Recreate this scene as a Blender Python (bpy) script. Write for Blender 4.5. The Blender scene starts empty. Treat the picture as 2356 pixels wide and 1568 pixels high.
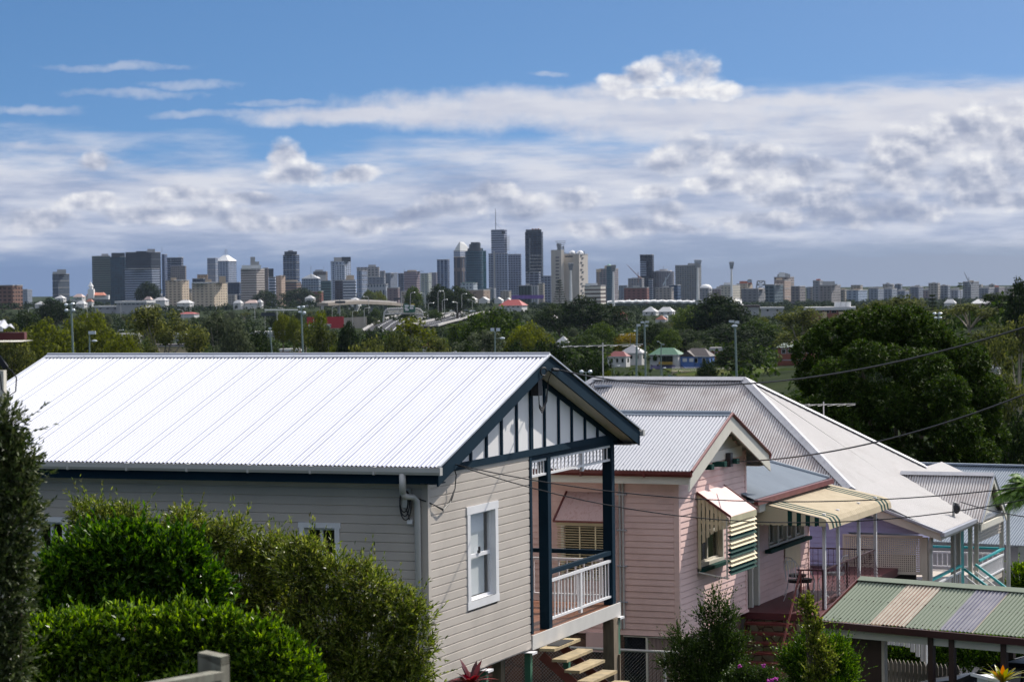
import bpy, math, random
import numpy as np
from mathutils import Vector
R=math.radians
rnd=random.Random(7)
nrs=np.random.RandomState(7)
scene=bpy.context.scene
COL=scene.collection
# ---------------------------------------------------------------- camera model (90 mm lens)
FPX=5890.0; CX=1178.0; CY=784.0; HY=651.0; SL=0.01166
H0=Vector((0,0,20.0))
_roll=math.atan(SL); _pitch=math.atan((CY-HY)*math.cos(_roll)/FPX)
_F=Vector((0,math.cos(_pitch),-math.sin(_pitch))); _R0=Vector((1,0,0)); _U0=_R0.cross(_F)
# image right is tilted so the horizon climbs to the right
_R=_R0*math.cos(_roll)-_U0*math.sin(_roll); _U=_U0*math.cos(_roll)+_R0*math.sin(_roll)
def ray(px,py): return _F*FPX+_R*(px-CX)-_U*(py-CY)
def at(px,py,Y):
    r=ray(px,py); return H0+r*(Y/r.y)
def atz(px,py,z):
    r=ray(px,py); return H0+r*((z-H0.z)/r.z)
def proj(p):
    d=p-H0; k=d.dot(_F); return (CX+FPX*d.dot(_R)/k, CY-FPX*d.dot(_U)/k)
def flat(v): v=Vector((v.x,v.y,0)); return v.normalized()
class Frame:
    # u runs along the gable walls (away to the right), w runs out of the gable face (to the right), z up
    def __init__(s,vx,px,py,Y):
        s.a=flat(ray(vx,HY-SL*(vx-CX))); s.b=Vector((s.a.y,-s.a.x,0)); s.o=at(px,py,Y); s.o=Vector((s.o.x,s.o.y,0))
    def p(s,u,w,z): return s.o+s.a*u+s.b*w+Vector((0,0,z))
    def _i(s,px,py,n,c):
        r=ray(px,py); t=(c-(H0-s.o).dot(n))/r.dot(n); q=H0+r*t-s.o; return q
    def atw(s,px,py,w=0): q=s._i(px,py,s.b,w); return (q.dot(s.a),q.z)
    def atu(s,px,py,u=0): q=s._i(px,py,s.a,u); return (q.dot(s.b),q.z)
    def atz(s,px,py,z):
        r=ray(px,py); q=H0+r*((z-H0.z)/r.z)-s.o; return (q.dot(s.a),q.dot(s.b))

K=0.57520
def zm(ox,oy,s): return lambda x,y:((ox+x/s)*K,(oy+y/s)*K)
z6=zm(1500,1350,2.142); z4=zm(1800,1800,1.693); z3=zm(900,1850,1.79); z5=zm(2500,1700,2.24)
z7=zm(2300,2250,2.356); zr=zm(2300,1450,1.3118); zp=zm(3200,1800,2.24); z8=zm(3200,2250,2.6295)
zA=zm(0,950,2.142); zB=zm(1000,950,2.142); zC=zm(1700,800,2.945); zD=zm(2200,950,2.142); zE=zm(3000,950,2.1496)
z0=zm(0,1350,2.356)
V=Vector
UP=V((0,0,1))
# ---------------------------------------------------------------- scene bookkeeping
def tag(o,label=None,cat=None,group=None,kind=None):
    if label: o['label']=label
    if cat: o['category']=cat
    if group: o['group']=group
    if kind: o['kind']=kind
    return o
def thing(name,label,cat,loc,group=None,rz=0.0):
    o=bpy.data.objects.new(name,None); o.empty_display_size=0.2; COL.objects.link(o)
    o.location=loc; o.rotation_euler=(0,0,rz)
    return tag(o,label,cat,group)
class MB:
    def __init__(s): s.v=[]; s.f=[]; s.mi={}
    def add(s,vs,fs):
        n=len(s.v); s.v+= [tuple(q) for q in vs]; s.f+=[tuple(i+n for i in f) for f in fs]; return s
    def box(s,o,a,b,c):
        o=V(o);a=V(a);b=V(b);c=V(c)
        if a.cross(b).dot(c)<0: a,b=b,a
        return s.add([o,o+a,o+a+b,o+b,o+c,o+a+c,o+a+b+c,o+b+c],[(3,2,1,0),(4,5,6,7),(0,1,5,4),(1,2,6,5),(2,3,7,6),(3,0,4,7)])
    def cb(s,c,sx,sy,sz,rz=0):
        x=V((math.cos(rz),math.sin(rz),0)); y=V((-x.y,x.x,0))
        return s.box(V(c)-x*sx/2-y*sy/2,x*sx,y*sy,V((0,0,sz)))
    def fb(s,F,u0,u1,w0,w1,z0,z1):
        return s.box(F.p(u0,w0,z0),F.a*(u1-u0),F.b*(w1-w0),UP*(z1-z0))
    def prism(s,pts,ext):
        pts=[V(p) for p in pts]; ext=V(ext); n=len(pts)
        nm=V((0,0,0))
        for i in range(n): nm+=pts[i].cross(pts[(i+1)%n])
        if nm.dot(ext)>0: pts=pts[::-1]
        fs=[tuple(range(n)),tuple(range(2*n-1,n-1,-1))]+[(i,n+i,n+(i+1)%n,(i+1)%n) for i in range(n)]
        return s.add(pts+[p+ext for p in pts],fs)
    def bar(s,p,q,wd,ht,side=None):
        p=V(p);q=V(q);d=(q-p)
        sd=V(side).normalized() if side is not None else (d.cross(UP).normalized() if abs(d.normalized().z)<.999 else V((1,0,0)))
        up=sd.cross(d).normalized()
        return s.box(p-sd*wd/2-up*ht/2,d,sd*wd,up*ht)
    def tube(s,pts,r,n=8,r2=None):
        pts=[V(p) for p in pts]; m=len(pts); vs=[]; fs=[]; ref=None
        for i,p in enumerate(pts):
            d=(pts[min(i+1,m-1)]-pts[max(i-1,0)]).normalized()
            if ref is None: ref=V((0,0,1)) if abs(d.z)<.9 else V((1,0,0))
            a=d.cross(ref).normalized(); b=a.cross(d).normalized(); ref=b
            rr=r if r2 is None else r+(r2-r)*i/max(1,m-1)
            for k in range(n):
                t=2*math.pi*k/n; vs.append(p+a*(rr*math.cos(t))+b*(rr*math.sin(t)))
        for i in range(m-1):
            for k in range(n):
                k2=(k+1)%n; fs.append((i*n+k,i*n+k2,(i+1)*n+k2,(i+1)*n+k))
        fs.append(tuple(range(n-1,-1,-1))); fs.append(tuple(range((m-1)*n,m*n)))
        return s.add(vs,[f[::-1] for f in fs])
    def cone(s,c,r0,r1,h,n=12,rz=0):
        c=V(c); vs=[];fs=[]
        for zz,r in ((0,r0),(h,r1)):
            for k in range(n):
                t=2*math.pi*k/n+rz; vs.append(c+V((r*math.cos(t),r*math.sin(t),zz)))
        for k in range(n):
            k2=(k+1)%n; fs.append((k,k2,n+k2,n+k))
        fs.append(tuple(range(n-1,-1,-1))); fs.append(tuple(range(n,2*n)))
        return s.add(vs,fs)
    def ball(s,c,rx,ry,rz_,n=10,m=6,half=False):
        c=V(c); vs=[];fs=[]
        lo=0 if half else -math.pi/2
        for j in range(m+1):
            ph=lo+(math.pi/2-lo)*j/m
            for k in range(n):
                t=2*math.pi*k/n; vs.append(c+V((rx*math.cos(ph)*math.cos(t),ry*math.cos(ph)*math.sin(t),rz_*math.sin(ph))))
        for j in range(m):
            for k in range(n):
                k2=(k+1)%n; fs.append((j*n+k,j*n+k2,(j+1)*n+k2,(j+1)*n+k))
        return s.add(vs,fs)
    def build(s,name,m,parent=None,kind=None,smooth=False,bevel=0):
        me=bpy.data.meshes.new(name)
        off=V((0,0,0)); q=parent
        rz=0
        while q is not None: off=off+q.location; rz+=q.rotation_euler.z; q=q.parent
        if not s.v: s.v=[(0,0,0)]
        vs=s.v
        if parent is not None:
            vs=[V(p)-off for p in vs]
            if rz:
                from mathutils import Matrix
                M=Matrix.Rotation(-rz,3,'Z'); vs=[M@p for p in vs]
        me.from_pydata([tuple(p) for p in vs],[],s.f)
        for q_ in (m if isinstance(m,(list,tuple)) else [m]): me.materials.append(q_)
        if s.mi and len(me.materials)>1:
            for k,v in s.mi.items(): me.polygons[k].material_index=v
        if smooth:
            for p in me.polygons: p.use_smooth=True
        o=bpy.data.objects.new(name,me); COL.objects.link(o)
        if parent is not None: o.parent=parent
        if kind: o['kind']=kind
        return o
def npmesh(name,vs,quads,m,parent=None,smooth=False,attr=None):
    """vs (N,3), quads (M,k) arrays; local to the parent"""
    me=bpy.data.meshes.new(name)
    k=quads.shape[1]; M=len(quads)
    me.vertices.add(len(vs)); me.vertices.foreach_set('co',vs.astype(np.float32).ravel())
    me.loops.add(M*k); me.loops.foreach_set('vertex_index',quads.astype(np.int32).ravel())
    me.polygons.add(M); me.polygons.foreach_set('loop_start',np.arange(0,M*k,k,dtype=np.int32))
    try: me.polygons.foreach_set('loop_total',np.full(M,k,dtype=np.int32))
    except Exception: pass
    if smooth: me.polygons.foreach_set('use_smooth',np.ones(M,dtype=bool))
    me.update(calc_edges=True); me.materials.append(m)
    o=bpy.data.objects.new(name,me); COL.objects.link(o)
    if parent is not None: o.parent=parent
    return o
def copy_tree(o,parent=None):
    c=o.copy(); COL.objects.link(c); c.parent=parent
    for ch in list(o.children): copy_tree(ch,c)
    return c
# ---------------------------------------------------------------- materials
_M={}
def srgb(c):
    if isinstance(c,str):
        c=c.lstrip('#'); c=[int(c[i:i+2],16)/255 for i in (0,2,4)]
        c=[x/12.92 if x<=.04045 else ((x+.055)/1.055)**2.4 for x in c]
    return (c[0],c[1],c[2],1)
def N(nt,t,**kw):
    n=nt.nodes.new(t)
    for k,v in kw.items(): setattr(n,k,v)
    return n
def Mth(nt,op,a,b=None,c=None,clamp=False):
    n=nt.nodes.new('ShaderNodeMath'); n.operation=op; n.use_clamp=clamp
    for i,x in enumerate((a,b,c)):
        if x is None: continue
        if isinstance(x,(int,float)): n.inputs[i].default_value=x
        else: nt.links.new(x,n.inputs[i])
    return n.outputs[0]
def mixc(nt,f,a,b,typ='MIX'):
    n=nt.nodes.new('ShaderNodeMix'); n.data_type='RGBA'; n.blend_type=typ
    for i,x in ((0,f),(6,a),(7,b)):
        if isinstance(x,(int,float)): n.inputs[i].default_value=x
        elif isinstance(x,(tuple,list)): n.inputs[i].default_value=(x[0],x[1],x[2],1)
        else: nt.links.new(x,n.inputs[i])
    return n.outputs[2]
def newmat(name):
    m=bpy.data.materials.new(name); m.use_nodes=True; nt=m.node_tree
    return m,nt,nt.nodes['Principled BSDF']
def mat(name,col,rough=.6,metal=0,var=.12,scale=3,dirt=None,dirt_amt=.0,dirt_scale=1.2,bump=0,bscale=40,spec=.5,stretch=(1,1,1)):
    """painted / built surface: base colour with slight mottling, optional dirt and bump"""
    if name in _M: return _M[name]
    m,nt,b=newmat(name); c=srgb(col)
    tc=N(nt,'ShaderNodeNewGeometry').outputs['Position']
    mp=N(nt,'ShaderNodeMapping'); mp.inputs['Scale'].default_value=stretch; nt.links.new(tc,mp.inputs['Vector']); tc=mp.outputs[0]
    n=N(nt,'ShaderNodeTexNoise'); n.inputs['Scale'].default_value=scale; n.inputs['Detail'].default_value=5; nt.links.new(tc,n.inputs['Vector'])
    lo=tuple(x*(1-var) for x in c[:3]); hi=tuple(min(1,x*(1+var)) for x in c[:3])
    out=mixc(nt,Mth(nt,'MULTIPLY_ADD',n.outputs['Fac'],2.2,-.6,clamp=True),lo,hi)
    if dirt is not None:
        n2=N(nt,'ShaderNodeTexNoise'); n2.inputs['Scale'].default_value=dirt_scale; n2.inputs['Detail'].default_value=8; n2.inputs['Roughness'].default_value=.65; nt.links.new(tc,n2.inputs['Vector'])
        out=mixc(nt,Mth(nt,'MULTIPLY',Mth(nt,'MULTIPLY_ADD',n2.outputs['Fac'],5,-2.4,clamp=True),dirt_amt),out,srgb(dirt)[:3])
    nt.links.new(out,b.inputs['Base Color'])
    b.inputs['Roughness'].default_value=rough; b.inputs['Metallic'].default_value=metal; b.inputs['Specular IOR Level'].default_value=spec
    if bump:
        n3=N(nt,'ShaderNodeTexNoise'); n3.inputs['Scale'].default_value=bscale; n3.inputs['Detail'].default_value=4; nt.links.new(tc,n3.inputs['Vector'])
        bp=N(nt,'ShaderNodeBump'); bp.inputs['Strength'].default_value=bump; bp.inputs['Distance'].default_value=.01
        nt.links.new(n3.outputs['Fac'],bp.inputs['Height']); nt.links.new(bp.outputs[0],b.inputs['Normal'])
    _M[name]=m; return m
def leafmat(name,cols,rough=.42,trans=.3,objvar=.12,spec=.35):
    """leaves: colour varies from leaf to leaf and from plant to plant"""
    if name in _M: return _M[name]
    m,nt,b=newmat(name)
    g=N(nt,'ShaderNodeNewGeometry'); oi=N(nt,'ShaderNodeObjectInfo')
    r=N(nt,'ShaderNodeValToRGB'); e=r.color_ramp.elements
    cols=[srgb(c) for c in cols]
    e[0].position=0; e[0].color=cols[0]; e[1].position=1; e[1].color=cols[-1]
    for i in range(1,len(cols)-1):
        q=e.new(i/(len(cols)-1)); q.color=cols[i]
    nt.links.new(g.outputs['Random Per Island'],r.inputs[0])
    hs=N(nt,'ShaderNodeHueSaturation'); nt.links.new(r.outputs[0],hs.inputs['Color'])
    nt.links.new(Mth(nt,'MULTIPLY_ADD',oi.outputs['Random'],2*objvar,1-objvar),hs.inputs['Value'])
    nt.links.new(Mth(nt,'MULTIPLY_ADD',oi.outputs['Random'],-.02,.505),hs.inputs['Hue'])
    nt.links.new(hs.outputs[0],b.inputs['Base Color'])
    b.inputs['Roughness'].default_value=rough; b.inputs['Specular IOR Level'].default_value=spec
    t=N(nt,'ShaderNodeBsdfTranslucent')
    br=N(nt,'ShaderNodeHueSaturation'); br.inputs['Value'].default_value=1.6; br.inputs['Saturation'].default_value=1.1
    nt.links.new(hs.outputs[0],br.inputs['Color']); nt.links.new(br.outputs[0],t.inputs[0])
    mx=N(nt,'ShaderNodeMixShader'); mx.inputs[0].default_value=trans
    nt.links.new(b.outputs[0],mx.inputs[1]); nt.links.new(t.outputs[0],mx.inputs[2])
    nt.links.new(mx.outputs[0],nt.nodes['Material Output'].inputs[0])
    _M[name]=m; return m
def facade(wall,glass,fh=3.4,fa=.5,bw=3.0,ba=0.8,rough=.25,gv=.3,off=0):
    """storeys and bays: fa = share of a storey that is glass, ba = share of a bay that is glass (1 = ribbon)"""
    key=('fac',wall,glass,fh,fa,bw,ba,rough,gv)
    if key in _M: return _M[key]
    m,nt,b=newmat('facade'); fh*=1.5; bw=bw*1.5 if bw<30 else bw
    tc=N(nt,'ShaderNodeTexCoord'); sp=N(nt,'ShaderNodeSeparateXYZ'); nt.links.new(tc.outputs['Object'],sp.inputs[0])
    ns=N(nt,'ShaderNodeSeparateXYZ'); nt.links.new(tc.outputs['Normal'],ns.inputs[0])
    isx=Mth(nt,'GREATER_THAN',Mth(nt,'ABSOLUTE',ns.outputs[0]),.707)
    h=Mth(nt,'ADD',Mth(nt,'MULTIPLY',sp.outputs[1],isx),Mth(nt,'MULTIPLY',sp.outputs[0],Mth(nt,'SUBTRACT',1,isx)))
    fz=Mth(nt,'FRACT',Mth(nt,'DIVIDE',Mth(nt,'ADD',sp.outputs[2],1000*fh),fh)); fx=Mth(nt,'FRACT',Mth(nt,'DIVIDE',Mth(nt,'ADD',h,1000*bw),bw))
    msk=Mth(nt,'MULTIPLY',Mth(nt,'LESS_THAN',fz,fa),Mth(nt,'LESS_THAN',fx,ba))
    flat_=Mth(nt,'LESS_THAN',Mth(nt,'ABSOLUTE',ns.outputs[2]),.5); msk=Mth(nt,'MULTIPLY',msk,flat_)
    cell=N(nt,'ShaderNodeCombineXYZ'); nt.links.new(Mth(nt,'FLOOR',Mth(nt,'DIVIDE',h,bw)),cell.inputs[0]); nt.links.new(Mth(nt,'FLOOR',Mth(nt,'DIVIDE',sp.outputs[2],fh)),cell.inputs[1]); nt.links.new(isx,cell.inputs[2])
    wn=N(nt,'ShaderNodeTexWhiteNoise'); nt.links.new(cell.outputs[0],wn.inputs[0])
    g=srgb(glass); gl=mixc(nt,wn.outputs[0],tuple(x*(1-gv) for x in g[:3]),tuple(min(1,x*(1+2*gv)) for x in g[:3]))
    nz=N(nt,'ShaderNodeTexNoise'); nz.inputs['Scale'].default_value=.05; nz.inputs['Detail'].default_value=5; nt.links.new(tc.outputs['Object'],nz.inputs['Vector'])
    w=srgb(wall); wc=mixc(nt,nz.outputs[0],tuple(x*.82 for x in w[:3]),tuple(min(1,x*1.15) for x in w[:3]))
    nt.links.new(mixc(nt,msk,wc,gl),b.inputs['Base Color'])
    nt.links.new(Mth(nt,'MULTIPLY_ADD',msk,rough-.75,.75),b.inputs['Roughness'])
    _M[key]=m; return m
# ---------------------------------------------------------------- shared shapes
def corrugated(P,e,s,poly,pitch=.076,amp=.009,seg=6,lap=0,lap_every=10,nose=None):
    """ridged sheet in the plane P + e*x + s*y over a convex polygon (list of (x,y)); returns MB"""
    e=V(e);s=V(s);P=V(P); nrm=e.cross(s).normalized()
    if nrm.z<0: nrm=-nrm
    xs=[p[0] for p in poly]; x0,x1=min(xs),max(xs); n=int((x1-x0)/(pitch/seg))+1
    mb=MB(); vs=[];fs=[]
    for i in range(n+1):
        x=x0+(x1-x0)*i/n; lo=None;hi=None
        xx=min(max(x,x0+1e-6),x1-1e-6)
        ys=[]
        for k in range(len(poly)):
            a,b=poly[k],poly[(k+1)%len(poly)]
            if (a[0]-xx)*(b[0]-xx)<0:
                t=(xx-a[0])/(b[0]-a[0]); ys.append(a[1]+t*(b[1]-a[1]))
        if len(ys)<2: ys=[poly[0][1],poly[0][1]+.001]
        lo,hi=min(ys),max(ys)
        h=amp*math.cos(2*math.pi*x/pitch)+amp
        c_=math.cos(2*math.pi*x/pitch); ph=(x/pitch/lap_every)%1.0
        if lap and (ph<.1 or .2<ph<.3): h-=lap*max(0,-c_)
        vs.append(P+e*x+s*lo+nrm*h); vs.append(P+e*x+s*hi+nrm*h)
    up=nrm.dot(e.cross(s))>0
    for i in range(n):
        f=(2*i,2*i+2,2*i+3,2*i+1); fs.append(f if up else f[::-1])
        xm=x0+(x1-x0)*(i+.5)/n; ph=(xm/pitch/lap_every)%1.0; cm=math.cos(2*math.pi*xm/pitch)
        if cm<-.62 or (lap and (ph<.1 or .2<ph<.3) and cm<.15): mb.mi[i]=1  # second slot darkens the valleys: painted rib shade along with valley dirt
    mb.add(vs,fs); return mb
def siding(F,plane,c,t0,t1,z0,z1,pitch,openings=(),proud=.012,sgn=1,style='lap',top=None):
    """horizontal boards on plane 'w' (front, faces +b) or 'u' (faces -a); t along the wall. top(t)->zmax lets it run up a gable"""
    mb=MB()
    def pt(t,d,z):
        return F.p(t,c+sgn*d,z) if plane=='w' else F.p(c-sgn*d,t,z)
    n=int(math.ceil((z1-z0)/pitch-1e-6))
    for i in range(n):
        za=z0+i*pitch; zb=min(z1,za+pitch)
        ints=[(t0,t1)]
        if top is not None:
            # shrink to where the gable is above this board (sampled)
            ts=[t0+(t1-t0)*k/200 for k in range(201)]; ok=[t for t in ts if top(t)>=(za+zb)/2]
            if not ok: continue
            ints=[(min(ok),max(ok))]
        for (a0,a1,b0,b1) in openings:
            if zb>b0+.01 and za<b1-.01:
                nn=[]
                for (p,q) in ints:
                    if a1<=p or a0>=q: nn.append((p,q)); continue
                    if a0>p: nn.append((p,a0))
                    if a1<q: nn.append((a1,q))
                ints=nn
        prof=[(proud,za),(proud*.35,zb-.014),(.001,zb-.013),(.001,zb)] if style=='lap' else [(proud*.1,za),(proud*.1,za+.012),(proud,za+.024),(proud,zb-.004)]
        if style!='lap': prof=prof+[(proud*.1,zb)]
        for (p,q) in ints:
            vs=[pt(p,0,za)]+[pt(p,d,z) for d,z in prof]+[pt(p,0,zb)]
            m=len(vs)
            vs+=[pt(q,0,za)]+[pt(q,d,z) for d,z in prof]+[pt(q,0,zb)]
            fs=[]
            for k in range(m-1): fs.append((k,k+m,k+m+1,k+1))
            fs.append(tuple(range(m))); fs.append(tuple(range(2*m-1,m-1,-1)))
            flip=(plane=='u')
            if sgn<0: flip=not flip
            mb.add(vs,[f[::-1] if flip else f for f in fs])
    return mb
def cable(name,label,p,q,sag,r=.012,mat_=None,n=24,cat='cable',group=None,twist=0,tail=None):
    p=V(p);q=V(q); pts=[]
    for i in range(n+1):
        t=i/n; c=p.lerp(q,t); c.z-=4*sag*t*(1-t); pts.append(c)
    o=MB().tube([x-p for x in pts],r,6).build(name,mat_)
    o.location=p
    return tag(o,label,cat,group)
# ground height below the view: near slope, valley, far flat city
_TZ=[(-60,14.5),(0,14.2),(25,12.9),(45,11.2),(60,9.6),(80,6),(120,0),(200,-5),(350,-8),(600,-9.5),(1000,-10.5),(1800,-12),(2400,-13),(3000,-15),(3600,-19),(4500,-24),(5500,-26),(7000,-26),(9000,-27),(16000,-30)]
def gz(x,y):
    for (a,za),(b,zb) in zip(_TZ,_TZ[1:]):
        if y<=b:
            t=max(0,(y-a)/(b-a)); z=za+(zb-za)*t; break
    else: z=_TZ[-1][1]
    z+=14*math.exp(-(((x+610)/160)**2+((y-3450)/500)**2))+12*math.exp(-(((x+300)/90)**2+((y-3450)/400)**2))+12*math.exp(-(((x+30)/70)**2+((y-3600)/300)**2))
    z+=22*math.exp(-(((x-150)/55)**2+((y-650)/140)**2))
    return z

EXPOSURE=0.30; SUN_E=4.1; SKY_S=0.094; CLOUD_S=0.80; HAZE=1.1e-5

# ================================================================ camera
cam=bpy.data.cameras.new('camera'); camo=bpy.data.objects.new('camera',cam); COL.objects.link(camo)
from mathutils import Matrix
camo.matrix_world=Matrix(((_R.x,_U.x,-_F.x,H0.x),(_R.y,_U.y,-_F.y,H0.y),(_R.z,_U.z,-_F.z,H0.z),(0,0,0,1)))
cam.sensor_width=36; cam.lens=36*FPX/2356; cam.clip_start=.1; cam.clip_end=40000
cam.dof.use_dof=True; cam.dof.focus_distance=50; cam.dof.aperture_fstop=5.0
scene.camera=camo
scene.view_settings.view_transform='Standard'; scene.view_settings.look='None'; scene.view_settings.exposure=EXPOSURE; scene.view_settings.gamma=1
# ================================================================ sun (found from the gable's shadow on its own wall)
F1=Frame(3420,*z3(1450,600),41.0)
F2=Frame(3600,*z5(475,800),53.0)
F3=Frame(3600,*zp(1130,800),66.0)
SUN=(F1.a*.74+F1.b*.37+UP*.80).normalized()
sl=bpy.data.lights.new('sun','SUN'); sl.energy=SUN_E; sl.angle=R(.53); sl.color=(1,.935,.84)
so=bpy.data.objects.new('sun',sl); COL.objects.link(so); so.location=(60,60,90); so.rotation_euler=SUN.to_track_quat('Z','Y').to_euler()
# ================================================================ sky
def build_world():
    w=bpy.data.worlds.new('World'); scene.world=w; w.use_nodes=True; nt=w.node_tree; nt.nodes.clear()
    w.cycles.sampling_method='MANUAL'; w.cycles.sample_map_resolution=512
    L=nt.links
    sky=N(nt,'ShaderNodeTexSky'); sky.sky_type='NISHITA'; sky.sun_disc=False
    sky.sun_elevation=math.asin(SUN.z); sky.sun_rotation=math.atan2(SUN.x,SUN.y); sky.air_density=1.0; sky.dust_density=.6; sky.ozone_density=2.2; sky.altitude=60
    tc=N(nt,'ShaderNodeTexCoord'); SV=N(nt,'ShaderNodeVectorMath'); SV.operation='MULTIPLY_ADD'; SV.inputs[1].default_value=(1,1,3.0); SV.inputs[2].default_value=(0,0,.20); L.new(tc.outputs['Generated'],SV.inputs[0]); SN=N(nt,'ShaderNodeVectorMath'); SN.operation='NORMALIZE'; L.new(SV.outputs[0],SN.inputs[0]); L.new(SN.outputs[0],sky.inputs['Vector'])
    sp=N(nt,'ShaderNodeSeparateXYZ'); L.new(tc.outputs['Generated'],sp.inputs[0])
    X=Mth(nt,'MULTIPLY',Mth(nt,'ARCTAN2',sp.outputs[0],sp.outputs[1]),FPX)
    hyp=Mth(nt,'SQRT',Mth(nt,'ADD',Mth(nt,'MULTIPLY',sp.outputs[0],sp.outputs[0]),Mth(nt,'MULTIPLY',sp.outputs[1],sp.outputs[1])))
    E=Mth(nt,'MULTIPLY',Mth(nt,'DIVIDE',sp.outputs[2],Mth(nt,'MAXIMUM',hyp,.01)),FPX)
    cx=N(nt,'ShaderNodeCombineXYZ'); L.new(X,cx.inputs[0]); L.new(E,cx.inputs[1]); P=cx.outputs[0]
    def xe(px,py):
        r=ray(px,py); return (math.atan2(r.x,r.y)*FPX, r.z/math.hypot(r.x,r.y)*FPX)
    def vm(t,op,a,b=None):
        n=t.nodes.new('ShaderNodeVectorMath'); n.operation=op
        for i,x in enumerate((a,b)):
            if x is None: continue
            if isinstance(x,tuple): n.inputs[i].default_value=x
            else: t.links.new(x,n.inputs[i])
        return n
    def noise(t,vec,scale,detail=6,rough=.55,off=(0,0,0),lac=2.0):
        v=vm(t,'MULTIPLY',vec,scale).outputs[0]; v=vm(t,'ADD',v,off).outputs[0]
        n=t.nodes.new('ShaderNodeTexNoise'); n.inputs['Scale'].default_value=1; n.inputs['Detail'].default_value=detail; n.inputs['Roughness'].default_value=rough; t.links.new(v,n.inputs['Vector']); return n
    def ellgroup(name,ells,warp,bill,nscale,rough,gain):
        g=bpy.data.node_groups.new(name,'ShaderNodeTree')
        g.interface.new_socket('P',in_out='INPUT',socket_type='NodeSocketVector'); g.interface.new_socket('D',in_out='OUTPUT',socket_type='NodeSocketFloat')
        gi=g.nodes.new('NodeGroupInput'); go=g.nodes.new('NodeGroupOutput'); p=gi.outputs[0]
        wn=noise(g,p,(1/nscale,1.3/nscale,1),3,.55)
        d=vm(g,'MULTIPLY',vm(g,'SUBTRACT',wn.outputs['Color'],(.5,.5,.5)).outputs[0],(warp,warp*.7,0)).outputs[0]
        pw=vm(g,'ADD',p,d).outputs[0]; cur=None
        for (a,b,rx,ry) in ells:
            x,e=xe(a,b)
            q=vm(g,'MULTIPLY',vm(g,'SUBTRACT',pw,(x,e,0)).outputs[0],(1/rx,1/ry,0)).outputs[0]
            dt=vm(g,'DOT_PRODUCT',q,q).outputs['Value']; v=Mth(g,'SUBTRACT',1,dt)
            cur=v if cur is None else Mth(g,'SMOOTH_MAX',cur,v,.35)
        if bill==0:
            n2=noise(g,p,(2.0/nscale,2.6/nscale,1),5,rough,(3.1,7.7,0))
            g.links.new(Mth(g,'ADD',Mth(g,'MAXIMUM',cur,-2.2),Mth(g,'MULTIPLY',Mth(g,'SUBTRACT',n2.outputs['Fac'],.5),gain)),go.inputs[0]); return g
        g.links.new(cur,go.inputs[0]); return g
    def puff(name,bill,nscale,rough,gain):
        g=bpy.data.node_groups.new(name,'ShaderNodeTree')
        g.interface.new_socket('P',in_out='INPUT',socket_type='NodeSocketVector'); g.interface.new_socket('D',in_out='OUTPUT',socket_type='NodeSocketFloat')
        gi=g.nodes.new('NodeGroupInput'); go=g.nodes.new('NodeGroupOutput'); p=gi.outputs[0]
        wn=noise(g,p,(1.6/nscale,1.6/nscale,1),2,.55,(5,5,0))
        pw=vm(g,'ADD',p,vm(g,'MULTIPLY',vm(g,'SUBTRACT',wn.outputs['Color'],(.5,.5,.5)).outputs[0],(34,26,0)).outputs[0]).outputs[0]
        vo=g.nodes.new('ShaderNodeTexVoronoi'); vo.feature='F1'; vo.voronoi_dimensions='2D'; vo.inputs['Scale'].default_value=1; vo.inputs['Detail'].default_value=2; vo.inputs['Roughness'].default_value=.5
        g.links.new(vm(g,'MULTIPLY',pw,(1.5/nscale,1.8/nscale,1)).outputs[0],vo.inputs['Vector'])
        bl=Mth(g,'SUBTRACT',.45,vo.outputs['Distance'])
        n2=noise(g,p,(2.0/nscale,2.6/nscale,1),7,rough,(3.1,7.7,0))
        cur=Mth(g,'ADD',0,Mth(g,'ADD',Mth(g,'MULTIPLY',bl,bill),Mth(g,'MULTIPLY',Mth(g,'SUBTRACT',n2.outputs['Fac'],.5),gain)))
        g.links.new(cur,go.inputs[0]); return g
    def use(g,vec):
        n=nt.nodes.new('ShaderNodeGroup'); n.node_tree=g; L.new(vec,n.inputs[0]); return n.outputs[0]
    def sstep(v,a,b):
        n=N(nt,'ShaderNodeMapRange'); n.interpolation_type='SMOOTHSTEP'; n.inputs['From Min'].default_value=a; n.inputs['From Max'].default_value=b; L.new(v,n.inputs['Value']); return n.outputs[0]
    def ramp(v,stops):
        n=N(nt,'ShaderNodeValToRGB'); e=n.color_ramp.elements
        e[0].position=stops[0][0]; e[0].color=srgb(stops[0][1]); e[1].position=stops[-1][0]; e[1].color=srgb(stops[-1][1])
        for p,c in stops[1:-1]: q=e.new(p); q.color=srgb(c)
        L.new(v,n.inputs[0]); return n.outputs[0]
    # stage 1: soft low deck of cloud, its ragged upper edge changes with azimuth
    en=N(nt,'ShaderNodeFloatCurve'); c=en.mapping.curves[0]
    pts=[(0,.42),(.2,.395),(.30,.345),(.42,.41),(.56,.42),(.66,.46),(.76,.52),(.86,.56),(1,.56)]
    c.points[0].location=pts[0]; c.points[1].location=pts[-1]
    for q in pts[1:-1]: c.points.new(*q)
    en.mapping.update()
    L.new(Mth(nt,'MULTIPLY_ADD',X,1/2400,.5,clamp=True),en.inputs['Value'])
    edge=Mth(nt,'MULTIPLY',en.outputs[0],800)
    na=noise(nt,P,(1/360,1/64,1),7,.60,(2,4,0)); nb=noise(nt,P,(1/210,1/42,1),6,.55,(9,1,0))
    deck=Mth(nt,'ADD',Mth(nt,'DIVIDE',Mth(nt,'SUBTRACT',edge,E),75),Mth(nt,'MULTIPLY',Mth(nt,'SUBTRACT',na.outputs['Fac'],.5),3.2))
    a_deck=Mth(nt,'MULTIPLY',sstep(deck,-.6,1.3),.95)
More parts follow.
